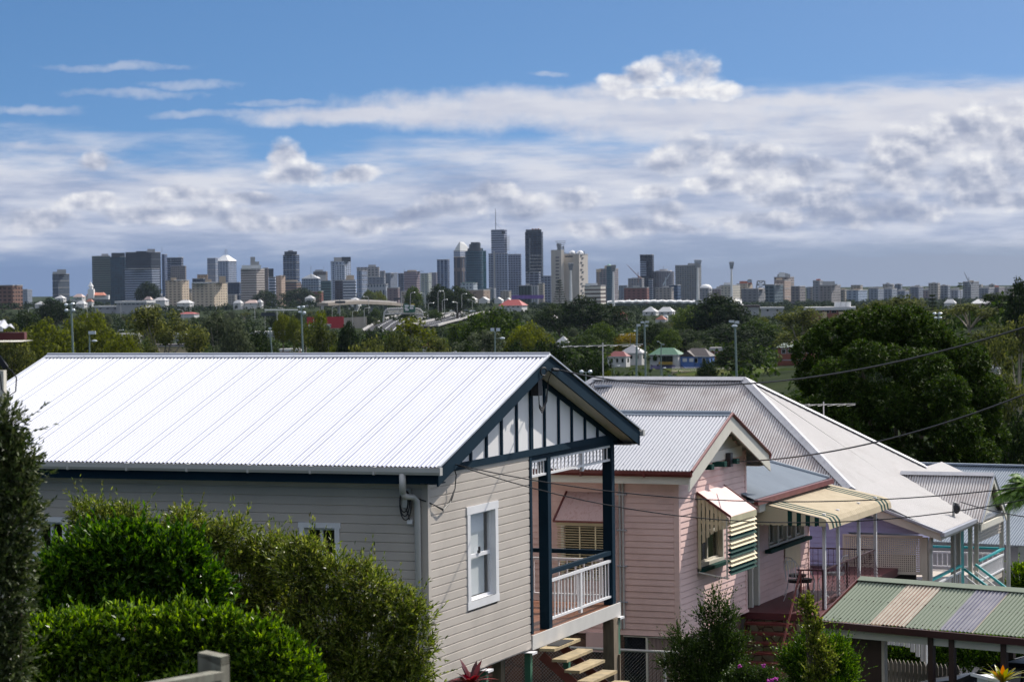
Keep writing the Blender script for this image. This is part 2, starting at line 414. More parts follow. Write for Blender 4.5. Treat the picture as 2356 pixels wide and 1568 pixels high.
    tone=Mth(nt,'ADD',Mth(nt,'MULTIPLY',nb.outputs['Fac'],.55),Mth(nt,'MULTIPLY',na.outputs['Fac'],.45))
    tone=Mth(nt,'ADD',tone,Mth(nt,'MULTIPLY_ADD',E,1/2400,-.09))
    deckc=ramp(tone,[(.30,'#99a6c1'),(.41,'#acb6cf'),(.50,'#c6ccdd'),(.60,'#dee0e9')])
    hz=mixc(nt,Mth(nt,'MULTIPLY_ADD',X,1/2400,.5,clamp=True),srgb('#7990b7')[:3],srgb('#99a4b9')[:3])
    hf=Mth(nt,'SUBTRACT',1,sstep(Mth(nt,'ADD',E,Mth(nt,'MULTIPLY',Mth(nt,'SUBTRACT',na.outputs['Fac'],.5),110)),38,125))
    deckc=mixc(nt,hf,deckc,hz)
    a_deck=Mth(nt,'MAXIMUM',a_deck,hf)
    # stage 2: high thin sheets
    g1=ellgroup('sheet_cloud',[(1250,250,520,52),(1560,266,360,56),(900,262,360,26),(1780,238,230,20),(2180,232,300,30),(2330,285,520,75),(1480,212,260,22)],80,0,130,.6,1.5)
    g1b=ellgroup('streak_cloud',[(600,262,170,15),(640,238,130,10),(270,154,180,12),(310,216,190,13),(440,196,130,12),(70,256,140,15),(430,262,120,12),(120,340,220,14),(1260,172,50,8)],60,0,90,.6,1.6)
    d1=use(g1,P); a1=Mth(nt,'MULTIPLY',sstep(d1,-.5,1.0),.93)
    d1b=use(g1b,P); a1=Mth(nt,'MAXIMUM',a1,Mth(nt,'MULTIPLY',sstep(d1b,-.1,1.5),.5))
    c1=ramp(tone,[(.36,'#c0c6da'),(.5,'#d0d3e0'),(.64,'#dfe0e8')])
    # stage 3: heaped clouds lit from above and the right
    g2=ellgroup('heap_cloud',[(1420,182,60,24),(1490,175,80,34),(1550,160,80,42),(1610,172,72,48),(1665,208,60,26),(1560,212,170,18),
        (655,360,58,46),(700,395,110,34),(800,405,90,26),(225,376,60,28),
        (1130,450,95,46),(1040,472,90,34),(1200,475,85,44),(960,492,75,26),(1320,458,72,38),(1505,445,58,26),(1530,490,66,28),(1400,520,200,30),(1570,528,60,18),(880,515,150,26),
        (60,505,130,34),(205,465,90,28),(330,490,110,30),(450,490,110,30),(570,505,120,30),(720,510,140,34),(420,445,130,24),(560,455,120,18),
        (1560,370,90,40),(1620,345,110,46),(1730,372,115,48),(1840,400,110,42),(1940,430,90,36),(1700,420,160,30),(1860,455,150,26),
        (2100,345,120,64),(2220,300,140,70),(2340,320,130,90),(2060,400,130,48),(2220,410,200,56),(2000,490,230,40),(1740,505,150,30),(2310,460,190,30)],60,1.0,105,.56,1.3); g3=puff('heap_puffs',1.15,148,.63,1.9)
    dE=use(g2,P); nA=use(g3,P); nB=use(g3,vm(nt,'ADD',P,(9,21,0)).outputs[0]); dA=Mth(nt,'ADD',Mth(nt,'MAXIMUM',Mth(nt,'MULTIPLY',dE,1.35),-3),Mth(nt,'MULTIPLY',nA,.95))
    a2=sstep(dA,-.4,.9)
    lit=Mth(nt,'ADD',Mth(nt,'MULTIPLY',Mth(nt,'SUBTRACT',nA,nB),.34),Mth(nt,'MULTIPLY_ADD',Mth(nt,'MAXIMUM',dE,-.8),-.22,.30))
    lit=Mth(nt,'ADD',lit,Mth(nt,'MULTIPLY_ADD',E,1/2600,.16))
    lit=Mth(nt,'ADD',lit,Mth(nt,'MULTIPLY',Mth(nt,'SUBTRACT',tone,.45),.7))
    c2=ramp(lit,[(.06,'#8e99b4'),(.30,'#a9b1c6'),(.50,'#cfd2de'),(.78,'#fbfafa')])
    a2=Mth(nt,'MULTIPLY',a2,Mth(nt,'MULTIPLY',sstep(E,55,130),.94))
    # broken cloud higher overhead, out of this view, brightens the shade
    no=N(nt,'ShaderNodeTexNoise'); no.inputs['Scale'].default_value=3.2; no.inputs['Detail'].default_value=4; L.new(tc.outputs['Generated'],no.inputs['Vector'])
    ah=Mth(nt,'MULTIPLY',Mth(nt,'MULTIPLY',sstep(sp.outputs[2],.18,.34),sstep(no.outputs['Fac'],.40,.58)),.8)
    # compose
    bgs=N(nt,'ShaderNodeBackground'); bgs.inputs[1].default_value=SKY_S
    hsv=N(nt,'ShaderNodeHueSaturation'); hsv.inputs['Saturation'].default_value=1.25; hsv.inputs['Hue'].default_value=.497; L.new(sky.outputs[0],hsv.inputs['Color']); L.new(hsv.outputs[0],bgs.inputs[0])
    def over(base,col,al):
        bg=N(nt,'ShaderNodeBackground'); (L.new(col,bg.inputs[0]) if not isinstance(col,tuple) else setattr(bg.inputs[0],'default_value',(*col,1))); bg.inputs[1].default_value=CLOUD_S
        mx=N(nt,'ShaderNodeMixShader'); L.new(al,mx.inputs[0]); L.new(base,mx.inputs[1]); L.new(bg.outputs[0],mx.inputs[2]); return mx.outputs[0]
    o=over(bgs.outputs[0],deckc,a_deck)
    o=over(o,c1,a1); o=over(o,c2,a2)
    dt=vm(nt,'DOT_PRODUCT',tc.outputs['Generated'],tuple(SUN)).outputs['Value']
    mr=N(nt,'ShaderNodeMapRange'); mr.inputs['From Min'].default_value=-.3; mr.inputs['From Max'].default_value=1; mr.inputs['To Min'].default_value=.55; mr.inputs['To Max'].default_value=2.6; L.new(dt,mr.inputs['Value'])
    bg=N(nt,'ShaderNodeBackground'); bg.inputs[0].default_value=srgb('#e8e8ea'); L.new(mr.outputs[0],bg.inputs[1])
    mx=N(nt,'ShaderNodeMixShader'); L.new(ah,mx.inputs[0]); L.new(o,mx.inputs[1]); L.new(bg.outputs[0],mx.inputs[2]); o=mx.outputs[0]
    out=N(nt,'ShaderNodeOutputWorld'); L.new(o,out.inputs[0])
build_world()

# ================================================================ materials for the near houses
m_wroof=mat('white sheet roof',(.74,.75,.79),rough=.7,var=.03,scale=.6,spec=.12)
m_wroofv=mat('white sheet roof valleys',(.37,.39,.50),rough=.7,var=.05,spec=.1)  # lavender grey puts the shade between the ribs into the colour
m_groof=mat('galvanised sheet roof',(.50,.52,.56),rough=.42,var=.08,scale=1.2,metal=.25,dirt=(.30,.28,.27),dirt_amt=.35,dirt_scale=.7)
m_oroof=mat('aged zinc sheet roof',(.54,.52,.52),rough=.75,var=.1,scale=.9,metal=0,spec=.2,dirt=(.20,.13,.11),dirt_amt=.45,dirt_scale=1.1,stretch=(1,1,1))
m_pale=mat('old pale painted roof',(.49,.475,.47),rough=.8,var=.07,scale=.8,spec=.15,dirt=(.34,.31,.30),dirt_amt=.35,dirt_scale=1.6)
m_bluer=mat('blue grey sheet roof',(.25,.29,.34),rough=.7,var=.08,scale=1,spec=.2)
m_ridge=mat('grey ridge cap',(.38,.40,.46),rough=.4,var=.06,metal=.3)
m_gutter=mat('pale grey gutter',(.50,.49,.47),rough=.4,var=.05)
m_navy=mat('navy trim paint',(.007,.024,.042),rough=.7,var=.15,scale=2,dirt=(.02,.04,.06),dirt_amt=.2,spec=.08)
m_board=mat('warm grey board paint',(.54,.487,.435),rough=.55,var=.06,scale=1.3,dirt=(.40,.36,.32),dirt_amt=.4,dirt_scale=.8)
m_white=mat('white trim paint',(.78,.78,.80),rough=.45,var=.04,dirt=(.5,.48,.45),dirt_amt=.2)
m_infill=mat('off white gable sheet',(.80,.79,.79),rough=.6,var=.03,scale=.8)
m_soffit=mat('stone soffit paint',(.52,.48,.42),rough=.6,var=.05)
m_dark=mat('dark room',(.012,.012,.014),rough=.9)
m_deckw=mat('oiled brown decking',(.22,.085,.04),rough=.4,var=.3,scale=6,stretch=(1,8,1))
m_green=mat('green stump paint',(.05,.16,.10),rough=.5,var=.12,scale=5,dirt=(.3,.3,.27),dirt_amt=.25,dirt_scale=4)
m_tread=mat('weathered yellow timber',(.42,.33,.19),rough=.75,var=.25,scale=7,dirt=(.22,.19,.14),dirt_amt=.6,dirt_scale=3)
m_rust=mat('red oxide steel',(.22,.06,.045),rough=.6,var=.2,scale=6)
m_rawt=mat('raw grey brown timber',(.20,.155,.11),rough=.85,var=.3,scale=5,stretch=(3,3,.6))
m_cable=mat('black rubber cable',(.012,.012,.016),rough=.5,var=.05)
m_metalw=mat('bright zinc',(.62,.63,.66),rough=.35,metal=.7,var=.1)
m_plast=mat('pale grey plastic',(.60,.59,.56),rough=.4,var=.04)
def glassmat(name,col,rough=.06):
    if name in _M: return _M[name]
    m,nt,b=newmat(name); b.inputs['Base Color'].default_value=srgb(col); b.inputs['Roughness'].default_value=rough; b.inputs['Specular IOR Level'].default_value=.9; _M[name]=m; return m
m_gdark=glassmat('dark glass',(.015,.018,.022))
m_blind=mat('pale roller blind',(.74,.78,.80),rough=.7,var=.03)
def clear():
    if 'clear glass' in _M: return _M['clear glass']
    m,nt,b=newmat('clear glass'); nt.nodes.remove(b)
    t=N(nt,'ShaderNodeBsdfTransparent'); g=N(nt,'ShaderNodeBsdfGlossy'); g.inputs['Roughness'].default_value=.02; f=N(nt,'ShaderNodeLayerWeight'); f.inputs[0].default_value=.5
    mx=N(nt,'ShaderNodeMixShader'); nt.links.new(Mth(nt,'MULTIPLY_ADD',Mth(nt,'POWER',f.outputs['Facing'],4),.5,.03),mx.inputs[0]); nt.links.new(t.outputs[0],mx.inputs[1]); nt.links.new(g.outputs[0],mx.inputs[2]); nt.links.new(mx.outputs[0],nt.nodes['Material Output'].inputs[0])
    _M['clear glass']=m; return m
m_clear=clear()
def bp(F,name,m,root,*d):
    """one box part in house coordinates"""
    return MB().fb(F,*d).build(name,m,root)
def rail(F,root,axis,c,t0,t1,zb,zt,n,rw=.05,bw=.03,bd=.02,name='balustrade',m=None,midpost=None):
    """white panel of upright slats between two rails on a wall plane; axis 'u' runs along u at w=c, 'w' along w at u=c"""
    m=m or m_white; mb=MB()
    def bx(a,b,d0,d1,z0,z1):
        if axis=='u': mb.fb(F,a,b,c+d0,c+d1,z0,z1)
        else: mb.fb(F,c+d0,c+d1,a,b,z0,z1)
    bx(t0,t1,-.032,.032,zt-rw,zt); bx(t0,t1,-.032,.032,zb,zb+rw*.8)
    for i in range(n):
        x=t0+(t1-t0)*(i+.5)/n; bx(x-bw/2,x+bw/2,-bd/2,bd/2,zb+rw*.8,zt-rw)
    if midpost is not None: bx(midpost-.05,midpost+.05,-.028,.028,zb-.08,zt-rw-.001)
    return mb.build(name,m,root)
# ================================================================ the grey house
F=F1
H=thing('weatherboard_house','long grey weatherboard house with glaring white sheet roof and navy trimmed gable','house',F.p(0,0,11.2))
UC=4.80; EZ=17.09; RZ=18.71; UL=-.37; UR=9.97; OW=.36; L=12.9
wl=F.atu(*z0(456,165),UC)[0]
L=wl
su=(F.a*(UC-UL)+UP*(RZ-EZ)).normalized(); sl_=math.hypot(UC-UL,RZ-EZ)
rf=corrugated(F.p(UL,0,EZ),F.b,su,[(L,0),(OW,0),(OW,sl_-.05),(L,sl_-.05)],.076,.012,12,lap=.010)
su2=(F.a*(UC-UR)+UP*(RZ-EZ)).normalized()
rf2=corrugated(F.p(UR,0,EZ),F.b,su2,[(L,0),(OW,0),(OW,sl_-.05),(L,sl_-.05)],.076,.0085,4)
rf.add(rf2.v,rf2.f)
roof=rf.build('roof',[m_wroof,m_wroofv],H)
# screws on the sheet
mb=MB()
for k in range(6):
    s_=.35+k*(sl_-.7)/5
    j=0; x=L+.2
    while x<OW-.05:
        mb.cb(F.p(UL,0,EZ)+F.b*(round(x/.076)*.076)+su*s_+V((0,0,.016)),.014,.014,.010); x+=.152+.076*(j%3==2); j+=1
mb.build('roof_screw',m_ridge,roof)['kind']='stuff'
# ridge cap
mb=MB(); 
for s_,uu in ((su,-1),(su2,1)):
    p0=F.p(UC,L-.02,RZ+.035); p1=F.p(UC,OW+.02,RZ+.035)
    d=-s_*.17
    mb.prism([p0,p1,p1+d,p0+d],V((0,0,-.006)))
mb.tube([F.p(UC,L-.02,RZ+.03),F.p(UC,OW+.02,RZ+.03)],.028,8)
for x in np.arange(L+.3,OW,.55): mb.cb(F.p(UC,x,RZ-.008)-su*.12+V((0,0,.03)),.03,.03,.014)
mb.build('ridge_cap',m_ridge,roof)
# roof body under the sheet, soffit, barge boards
for s_,u_e in ((su,UL),(su2,UR)):
    mb=MB(); mb.prism([F.p(u_e,L+.03,EZ-.055),F.p(u_e,OW-.035,EZ-.055),F.p(UC,OW-.035,RZ-.055),F.p(UC,L+.03,RZ-.055)],UP*.045)
    mb.build('soffit',m_soffit,H)
    mb=MB(); mb.prism([F.p(u_e,.047,EZ-.268),F.p(u_e,OW-.036,EZ-.268),F.p(UC,OW-.036,RZ-.268),F.p(UC,.047,RZ-.268)],UP*.02); mb.build('gable_soffit',m_soffit,H)
for u_e,sg in ((UL,1),(UR,-1)):
    u_in=u_e+sg*.0; mb=MB()
    mb.prism([F.p(u_in,OW-.034,EZ-.30),F.p(u_in,OW-.034,EZ-.01),F.p(UC,OW-.034,RZ-.01),F.p(UC,OW-.034,RZ-.255)],F.b*.032)
    mb.build('barge_board',m_navy,H)
for s_,u_e in ((su,UL),(su2,UR)):
    mb=MB(); mb.prism([F.p(u_e,OW-.02,EZ+.0),F.p(UC,OW-.02,RZ+.0),F.p(UC,OW-.02,RZ+.03),F.p(u_e,OW-.02,EZ+.03)],F.b*.055); mb.build('verge_flashing',m_metalw,H); mb=MB()
    mb.prism([F.p(u_e,L-.02,EZ-.02),F.p(UC,L-.02,RZ-.02),F.p(UC,L-.02,RZ+.03),F.p(u_e,L-.02,EZ+.03)],F.b*.06); mb.build('verge_flashing',m_metalw,H)
# fascia and gutters
bp(F,'fascia',m_navy,H,UL+.0,UL+.03,L,OW-.036,EZ-.27,EZ-.03); bp(F,'fascia',m_navy,H,UR-.03,UR,L,OW-.036,EZ-.27,EZ-.03)
bp(F,'soffit',m_navy,H,UL+.031,-.0+.02,L+.05,OW-.04,EZ-.27,EZ-.25); bp(F,'soffit',m_soffit,H,9.53,UR-.031,L+.05,OW-.04,EZ-.27,EZ-.25)
for sgn,ue in ((-1,UL),(1,UR)):
    mb=MB(); q=[(0,-.02),(0,-.115),(-.085,-.115),(-.105,-.07),(-.105,.0),(-.095,.0),(-.095,-.065),(-.078,-.105),(-.01,-.105),(-.01,-.02)]
    pts=[F.p(ue-(-x if sgn<0 else x)*(1) if sgn<0 else ue-x,L,EZ+z) for x,z in q]
    pts=[F.p(ue+(x if sgn<0 else -x),L,EZ+z) for x,z in q]
    mb.prism(pts,F.b*(OW+.06-L)); mb.fb(F,*(sorted((ue-.105,ue-.0)) if sgn<0 else (ue,ue+.105)),OW+.055,OW+.07,EZ-.118,EZ+.004)
    g=mb.build('gutter',m_gutter,H)
    for x in np.arange(OW-1.1,L,-1.12): bp(F,'bracket',m_gutter,g,*((ue-.108,ue) if sgn<0 else (ue,ue+.108)),x,x+.035,EZ-.121,EZ+.003)
# walls
FZ=13.50
winA=(1.66,3.07,14.56,16.28)
sd=siding(F,'w',0,.09,4.66,FZ,16.95,.1455,[(winA[0]+.02,winA[1]-.02,winA[2]+.02,winA[3]-.02)],.015,style='groove')
wall=sd.build('wall',m_board,H)
wa=[F.atu(75,1187,0),F.atu(155,1187,0)]; wb=[F.atu(690,1200,0),F.atu(782,1200,0)]
sw=[(wa[0][0],wa[1][0],14.75,wa[0][1]),(wb[0][0],wb[1][0],15.0,wb[0][1])]
sd=siding(F,'u',0,L+.1,-.09,FZ-1.6,16.95,.1455,[(a+.02,b-.02,c+.02,d-.02) for a,b,c,d in sw],.015,style='groove')
sd.build('wall',m_board,H)
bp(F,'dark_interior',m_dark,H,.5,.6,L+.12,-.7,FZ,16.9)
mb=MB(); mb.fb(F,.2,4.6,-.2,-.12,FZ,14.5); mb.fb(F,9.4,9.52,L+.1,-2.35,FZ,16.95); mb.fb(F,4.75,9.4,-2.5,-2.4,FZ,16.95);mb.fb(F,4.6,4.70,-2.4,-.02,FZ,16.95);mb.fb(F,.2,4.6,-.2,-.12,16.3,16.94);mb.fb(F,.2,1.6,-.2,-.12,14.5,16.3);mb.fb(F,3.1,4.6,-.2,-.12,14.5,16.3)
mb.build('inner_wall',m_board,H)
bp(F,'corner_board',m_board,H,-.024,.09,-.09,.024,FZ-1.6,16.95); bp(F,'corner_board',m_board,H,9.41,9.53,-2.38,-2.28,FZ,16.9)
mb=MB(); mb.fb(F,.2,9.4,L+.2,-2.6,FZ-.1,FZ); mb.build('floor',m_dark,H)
# gable infill and battens
gz_=lambda u: EZ+(RZ-EZ)*(1-abs(u-UC)/(UC-UL))
mb=MB(); mb.prism([F.p(.0,-.02,17.0),F.p(9.55,-.02,17.0),F.p(9.55,-.02,gz_(9.55)-.06),F.p(UC,-.02,RZ-.06),F.p(.0,-.02,gz_(0)-.06)],F.b*.02); mb.build('gable_panel',m_infill,H)
mb=MB(); mb.fb(F,-.02,9.57,.001,.045,16.93,17.045)
for x in (811,947,1077,1208,1332,1447,1568,1680,1793,1900,2003):
    u,_=F.atw(*z6(x,950),0); hw=.065 if x==1332 else .035
    if x==1332: UK=u
    mb.fb(F,u-hw,u+hw,.002,.035,17.04,gz_(u)-.27)
for sg in (-1,1):
    ue=0 if sg<0 else 9.55
    mb.prism([F.p(ue,.003,gz_(ue)-.365),F.p(UC,.003,RZ-.365),F.p(UC,.003,RZ-.262),F.p(ue,.003,gz_(ue)-.262)],F.b*.03)
mb.fb(F,.0,.06,.001,.03,16.98,gz_(.03)-.1)
mb.build('gable_batten',m_navy,H)
# veranda
u2=F.atw(*z4(685,1180),0)[0]+.02; u3=9.36; 
mb=MB(); mb.fb(F,4.66,4.76,-.10,.03,FZ+.26,16.93); mb.build('post',m_navy,H)
mb=MB(); mb.fb(F,u2-.10,u2+.07,-.19,-.005,FZ+.22,16.93); mb.build('post',m_navy,H)
mb=MB(); mb.fb(F,u3-.09,u3+.09,-.19,.0,FZ+.22,16.93); mb.build('post',m_navy,H)
mb=MB(); mb.fb(F,4.77,9.45,-2.4,-.03,16.86,16.9); mb.build('ceiling',m_soffit,H)
mb=MB(); mb.fb(F,4.68,9.64,-.16,.004,16.86-.02,16.93); mb.fb(F,9.38,9.52,-2.4,-.17,16.74,16.93); mb.build('lintel',m_navy,H)
zt=F.atw(*z4(1100,740),0)[1]; zb=F.atw(*z4(1105,985),0)[1]; zh=F.atw(*z4(1098,690),0)[1]
print('rail z',zt,zb,zh,'u2',u2)
rail(F,H,'u',-.06,u2+.075,u3-.09,zb-.03,zt,19,midpost=F.atw(*z4(902,900),0)[0])
rail(F,H,'w',9.36,-2.28,-.19,zb-.03,zt,12)
mb=MB(); mb.fb(F,u2+.07,u3-.09,-.10,-.02,zh-.05,zh+.03); mb.fb(F,9.32,9.40,-2.28,-.19,zh-.05,zh+.03); mb.build('handrail',m_navy,H)
vz=F.atw(*z4(1100,60),0)[1]
rail(F,H,'u',-.06,4.77,u2-.10,vz-.03,16.84,6,name='valance'); rail(F,H,'u',-.06,u2+.07,u3-.09,vz-.03,16.84,17,name='valance',midpost=7.7)
mb=MB()
for k in range(24):
    w0=-2.38+k*.1; mb.fb(F,4.72,9.5,w0,w0+.093,FZ+.20,FZ+.225)
mb.build('deck',m_deckw,H)
mb=MB(); mb.fb(F,4.70,9.64,-.0+.005,.035,FZ-.02,FZ+.235); mb.fb(F,9.5,9.53,-2.4,0,FZ-.02,FZ+.19); mb.build('deck_bearer',mat('pale deck board',(.62,.60,.57),var=.06),H)
# wall behind the verandah with door
mb=MB(); mb.fb(F,5.6,6.5,-2.4,-2.36,FZ+.23,15.7); mb.build('door',m_gdark,H)
# stumps
def stump(F,u,w,zt,root,s=.11,cap=True,m=None,zb=None):
    mb=MB(); mb.fb(F,u-s/2,u+s/2,w-s/2,w+s/2,(zb if zb is not None else gz(*F.p(u,w,0).xy)-.5),zt-.012); o=mb.build('stump',m or m_green,root)
    if cap:
        mb=MB(); c=.07; mb.fb(F,u-s/2-c,u+s/2+c,w-s/2-c,w+s/2+c,zt-.012,zt+.0)
        for (a,b,d) in ((u-s/2-c,u+s/2+c,w+s/2+c-.006),):
            mb.fb(F,a,b,d,d+.006,zt-.04,zt-.012)
        mb.build('ant_cap',m_white,o)
su_=F.atw(*z4(230,1475),0)[0]
for (u,w) in ((su_,.0),(4.55,.0),(9.53,-.02),(1.6,-2.4),(4.6,-2.4),(7.4,-2.4),(9.4,-2.4),(.1,-5),(4.6,-5),(7.4,-.3)):
    stump(F,u,w,FZ-.03,H)
mb=MB(); mb.fb(F,9.12,9.40,-.16,.06,10.5,FZ-.03); mb.fb(F,9.36,9.41,.065,.10,10.5,12.75); mb.build('timber_post',m_rawt,H)
mb=MB(); mb.fb(F,4.05,4.22,-.5,-.33,10.5,FZ-.03); mb.build('timber_post',m_rawt,H)
mb=MB(); mb.fb(F,.3,9.4,-1.1,-.95,FZ-.17,FZ-.03); mb.fb(F,.3,9.4,-3.1,-2.95,FZ-.17,FZ-.03); mb.build('floor_beam',m_rawt,H)
# steps out of the verandah
tp=[z4(555,1330),z4(645,1420),z4(735,1500),z4(835,1568)]
st=thing('timber_steps','open timber steps with red steel stringers below the navy trimmed verandah','steps',F.p(5.6,.4,11.2))
for k in range(8):
    mb=MB(); w0=.06+k*.235; z=FZ-.02-k*.185; mb.fb(F,4.95,6.35,w0,w0+.29,z-.05,z); mb.build('tread',m_tread,st)
for uu in (5.1,6.2):
    mb=MB(); mb.bar(F.p(uu,.05,FZ-.17),F.p(uu,.05+8*.235,FZ-.17-8*.185),.04,.16); mb.build('stringer',m_rust,st)
mb=MB(); mb.fb(F,5.25,6.05,.10,.33,FZ-.02,FZ-.005)
mat_o=mb.build('doormat',mat('black rubber mat',(.02,.02,.022),rough=.9,var=.3,scale=60)); tag(mat_o,'black rubber doormat lying on the top timber step','doormat')
# window in the gable wall
def sash_window(F,root,plane,c,a0,a1,z0,z1,fr=.13,blind=True,mid=True,vert=False,sg=1,wf=None):
    """architrave, reveal, sashes, pane and blind; depth goes inwards"""
    wf=wf or m_white
    def bx(mb,p,q,d0,d1,za,zb):
        if plane=='w': mb.fb(F,p,q,c+d0,c+d1,za,zb)
        else: mb.fb(F,c-d1,c-d0,p,q,za,zb)
    mb=MB()
    bx(mb,a0-.02,a1+.02,0.0,.035,z1-fr,z1); bx(mb,a0,a0+fr,0,.033,z0+fr,z1-fr); bx(mb,a1-fr,a1,0,.033,z0+fr,z1-fr); bx(mb,a0-.02,a1+.02,0,.035,z0,z0+fr)
    f=mb.build('window_frame',wf,root)
    i0,i1,k0,k1=a0+fr,a1-fr,z0+fr,z1-fr
    mb=MB(); bx(mb,i0-.02,i0,-.13,-.001,k0,k1); bx(mb,i1,i1+.02,-.13,-.001,k0,k1); bx(mb,i0,i1,-.13,-.001,k1,k1+.02); bx(mb,i0,i1,-.13,.03,k0-.02,k0); mb.build('reveal',wf,f)
    mb=MB(); t=.04
    bx(mb,i0,i0+t,-.10,-.06,k0,k1); bx(mb,i1-t,i1,-.10,-.06,k0,k1); bx(mb,i0+t,i1-t,-.10,-.06,k1-t,k1); bx(mb,i0+t,i1-t,-.10,-.06,k0,k0+t)
    if mid: zc=(k0+k1)/2; bx(mb,i0+t,i1-t,-.10,-.055,zc-.03,zc+.03)
    if vert: ac=(i0+i1)/2; bx(mb,ac-.025,ac+.025,-.10,-.057,k0+t,k1-t)
    mb.build('sash',wf,f)
    mb=MB(); bx(mb,i0+t,i1-t,-.085,-.08,k0+t,k1-t); mb.build('pane',m_clear,f)
    mb=MB(); bx(mb,i0+t,i1-t-(.06 if blind else 0),-.16,-.15,k0+t,k1-t) if blind else bx(mb,i0-.1,i1+.1,-.42,-.4,k0-.1,k1+.1)
    mb.build('blind' if blind else 'dark_interior',m_blind if blind else m_dark,f)
    if blind: mb=MB(); bx(mb,i0-.1,i1+.1,-.5,-.48,k0-.1,k1+.1); mb.build('dark_interior',m_dark,f)
    return f
f=sash_window(F,H,'w',0,*winA[:2],*winA[2:])
mb=MB(); mb.fb(F,2.30,2.38,-.056,-.03,15.45,15.50); mb.fb(F,2.325,2.355,-.05,-.02,15.5,15.56); mb.build('latch',m_cable,f)
for k,(a,b,c,d) in enumerate(sw): sash_window(F,H,'u',0,a,b,c,d,fr=.085,blind=False,mid=False,vert=True)
# downpipe, boxes and wires at the corner
wd=-.13
mb=MB(); mb.tube([F.p(UL-.05,wd-.11,EZ-.1),F.p(UL-.05,wd-.11,EZ-.42)],.055,12); mb.tube([F.p(UL-.05,wd-.11,EZ-.40),F.p(UL+.02,wd-.10,EZ-.47),F.p(-.16,wd-.05,EZ-.49),F.p(-.11,wd,EZ-.56),F.p(-.09,wd,EZ-.7),F.p(-.09,wd,11)],.05,14)
mb.build('downpipe',m_gutter,H,smooth=True)
mb=MB(); mb.fb(F,-.09,-.016,-.42,-.27,16.42,16.72); mb.fb(F,-.075,-.016,-.30,-.27,16.3,16.42); mb.build('service_box',m_plast,H)
mb=MB(); mb.fb(F,-.10,-.05,-.31,-.22,16.16,16.23); mb.build('junction_box',m_white,H)
mb=MB()
for k in range(3):
    r=.095+.018*k; cc=F.p(-.10-.015*k,-.36+.02*k,16.52-.03*k)
    mb.tube([cc+F.b*(r*.75*math.sin(t))+UP*(r*1.8*math.cos(t)) for t in [i*2*math.pi/24 for i in range(25)]],.010,6)
mb.tube([F.p(-.09,-.33,16.4),F.p(-.1,-.28,16.3),F.p(-.09,-.27,16.22)],.010,6)
ua,za=F.atw(*z6(670,1080),.06)
a_=F.p(ua,.06,za)
for k in range(2):
    mb.tube([a_,a_+F.b*.05+UP*(-.18),F.p(ua-.03,.10,za-.40),F.p(ua-.18-.1*k,.09,za-.60-.02*k),F.p(ua-.5,.08,za-.72+.02*k),F.p(.15,.06,za-.6),F.p(-.05,-.02,za-.52),F.p(-.07,-.25,za-.45)],.010,6)
mb.tube([a_+F.b*.02+UP*(.06*math.cos(t)-.04)+F.a*(.05*math.sin(t)) for t in [i*2*math.pi/12 for i in range(13)]],.012,6)
kx=F.p(UK+.0,.10,18.22)
mb.build('service_wire',m_cable,H)
mb=MB(); mb.fb(F,UK-.10,UK+.10,.06,.20,18.0,18.32); mb.ball(F.p(UK,.15,18.32),.11,.11,.10,10,4,True); mb.build('fuse_box',m_cable,H)
up_,zp_=F.atw(*z6(1430,265),OW+.02)
ck=F.p(UK+.05,.15,18.0)
mb=MB()
q=F.p(up_,OW+.05,zp_); q2=at(*z6(1520,272),q.y+.3)
for k in range(3):
    mb.tube([ck,ck+UP*(-.16-.03*k)+F.a*.02,ck+UP*(-.24-.04*k)+F.a*(.16),ck+UP*(-.12)+F.a*(.36+.03*k),ck+UP*.25+F.a*(.5),q2+V((0,0,0))],.009,6)
mb.build('service_wire',m_cable,H)
mb=MB(); mb.tube([q2,q2+(q2-q).normalized()*.22],.028,8); mb.tube([q+F.b*.03*math.cos(t)+UP*(.07*math.sin(t)-.05)+F.a*.07*math.cos(t) for t in [i*2*math.pi/12 for i in range(13)]],.014,6); mb.build('cable_clamp',m_cable,H)
# thing under the house
tb=thing('laundry_tub','white plastic tub with red rim standing under the grey house','tub',F.p(4.9,-1.0,12.3))
mb=MB(); mb.cone(F.p(4.95,-1.0,12.25),.30,.38,.5,20); mb.build('tub_body',m_white,tb,smooth=True)
mb=MB(); mb.cone(F.p(4.95,-1.0,12.75),.40,.40,.06,20); mb.build('rim',mat('red plastic',(.35,.02,.03),rough=.3),tb)

# ================================================================ the pink house
m_pink=mat('faded pink board paint',(.76,.535,.495),rough=.65,var=.06,scale=1.2,dirt=(.42,.25,.22),dirt_amt=.35,dirt_scale=.9)
m_pinkf=mat('pink fibro sheet',(.74,.52,.50),rough=.6,var=.05,dirt=(.5,.30,.29),dirt_amt=.25,dirt_scale=2.5,stretch=(1,1,.4))
m_pinkold=mat('weathered pink sheet',(.50,.34,.32),rough=.7,var=.12,dirt=(.25,.13,.11),dirt_amt=.7,dirt_scale=3,stretch=(4,4,.6))
m_cream=mat('cream trim paint',(.68,.65,.57),rough=.5,var=.04,dirt=(.45,.40,.32),dirt_amt=.25)
m_yc=mat('yellow cream louvres',(.72,.62,.40),rough=.6,var=.04)
m_buff=mat('buff blind slats',(.62,.53,.34),rough=.5,var=.06)
m_bgreen=mat('bottle green paint',(.010,.05,.042),rough=.75,var=.15,dirt=(.02,.09,.09),dirt_amt=.3,spec=.12)
m_maroon=mat('maroon trim paint',(.14,.028,.026),rough=.4,var=.12,dirt=(.22,.08,.06),dirt_amt=.4,dirt_scale=3)
m_mdeck=mat('maroon painted deck',(.10,.022,.026),rough=.5,var=.15,scale=2)
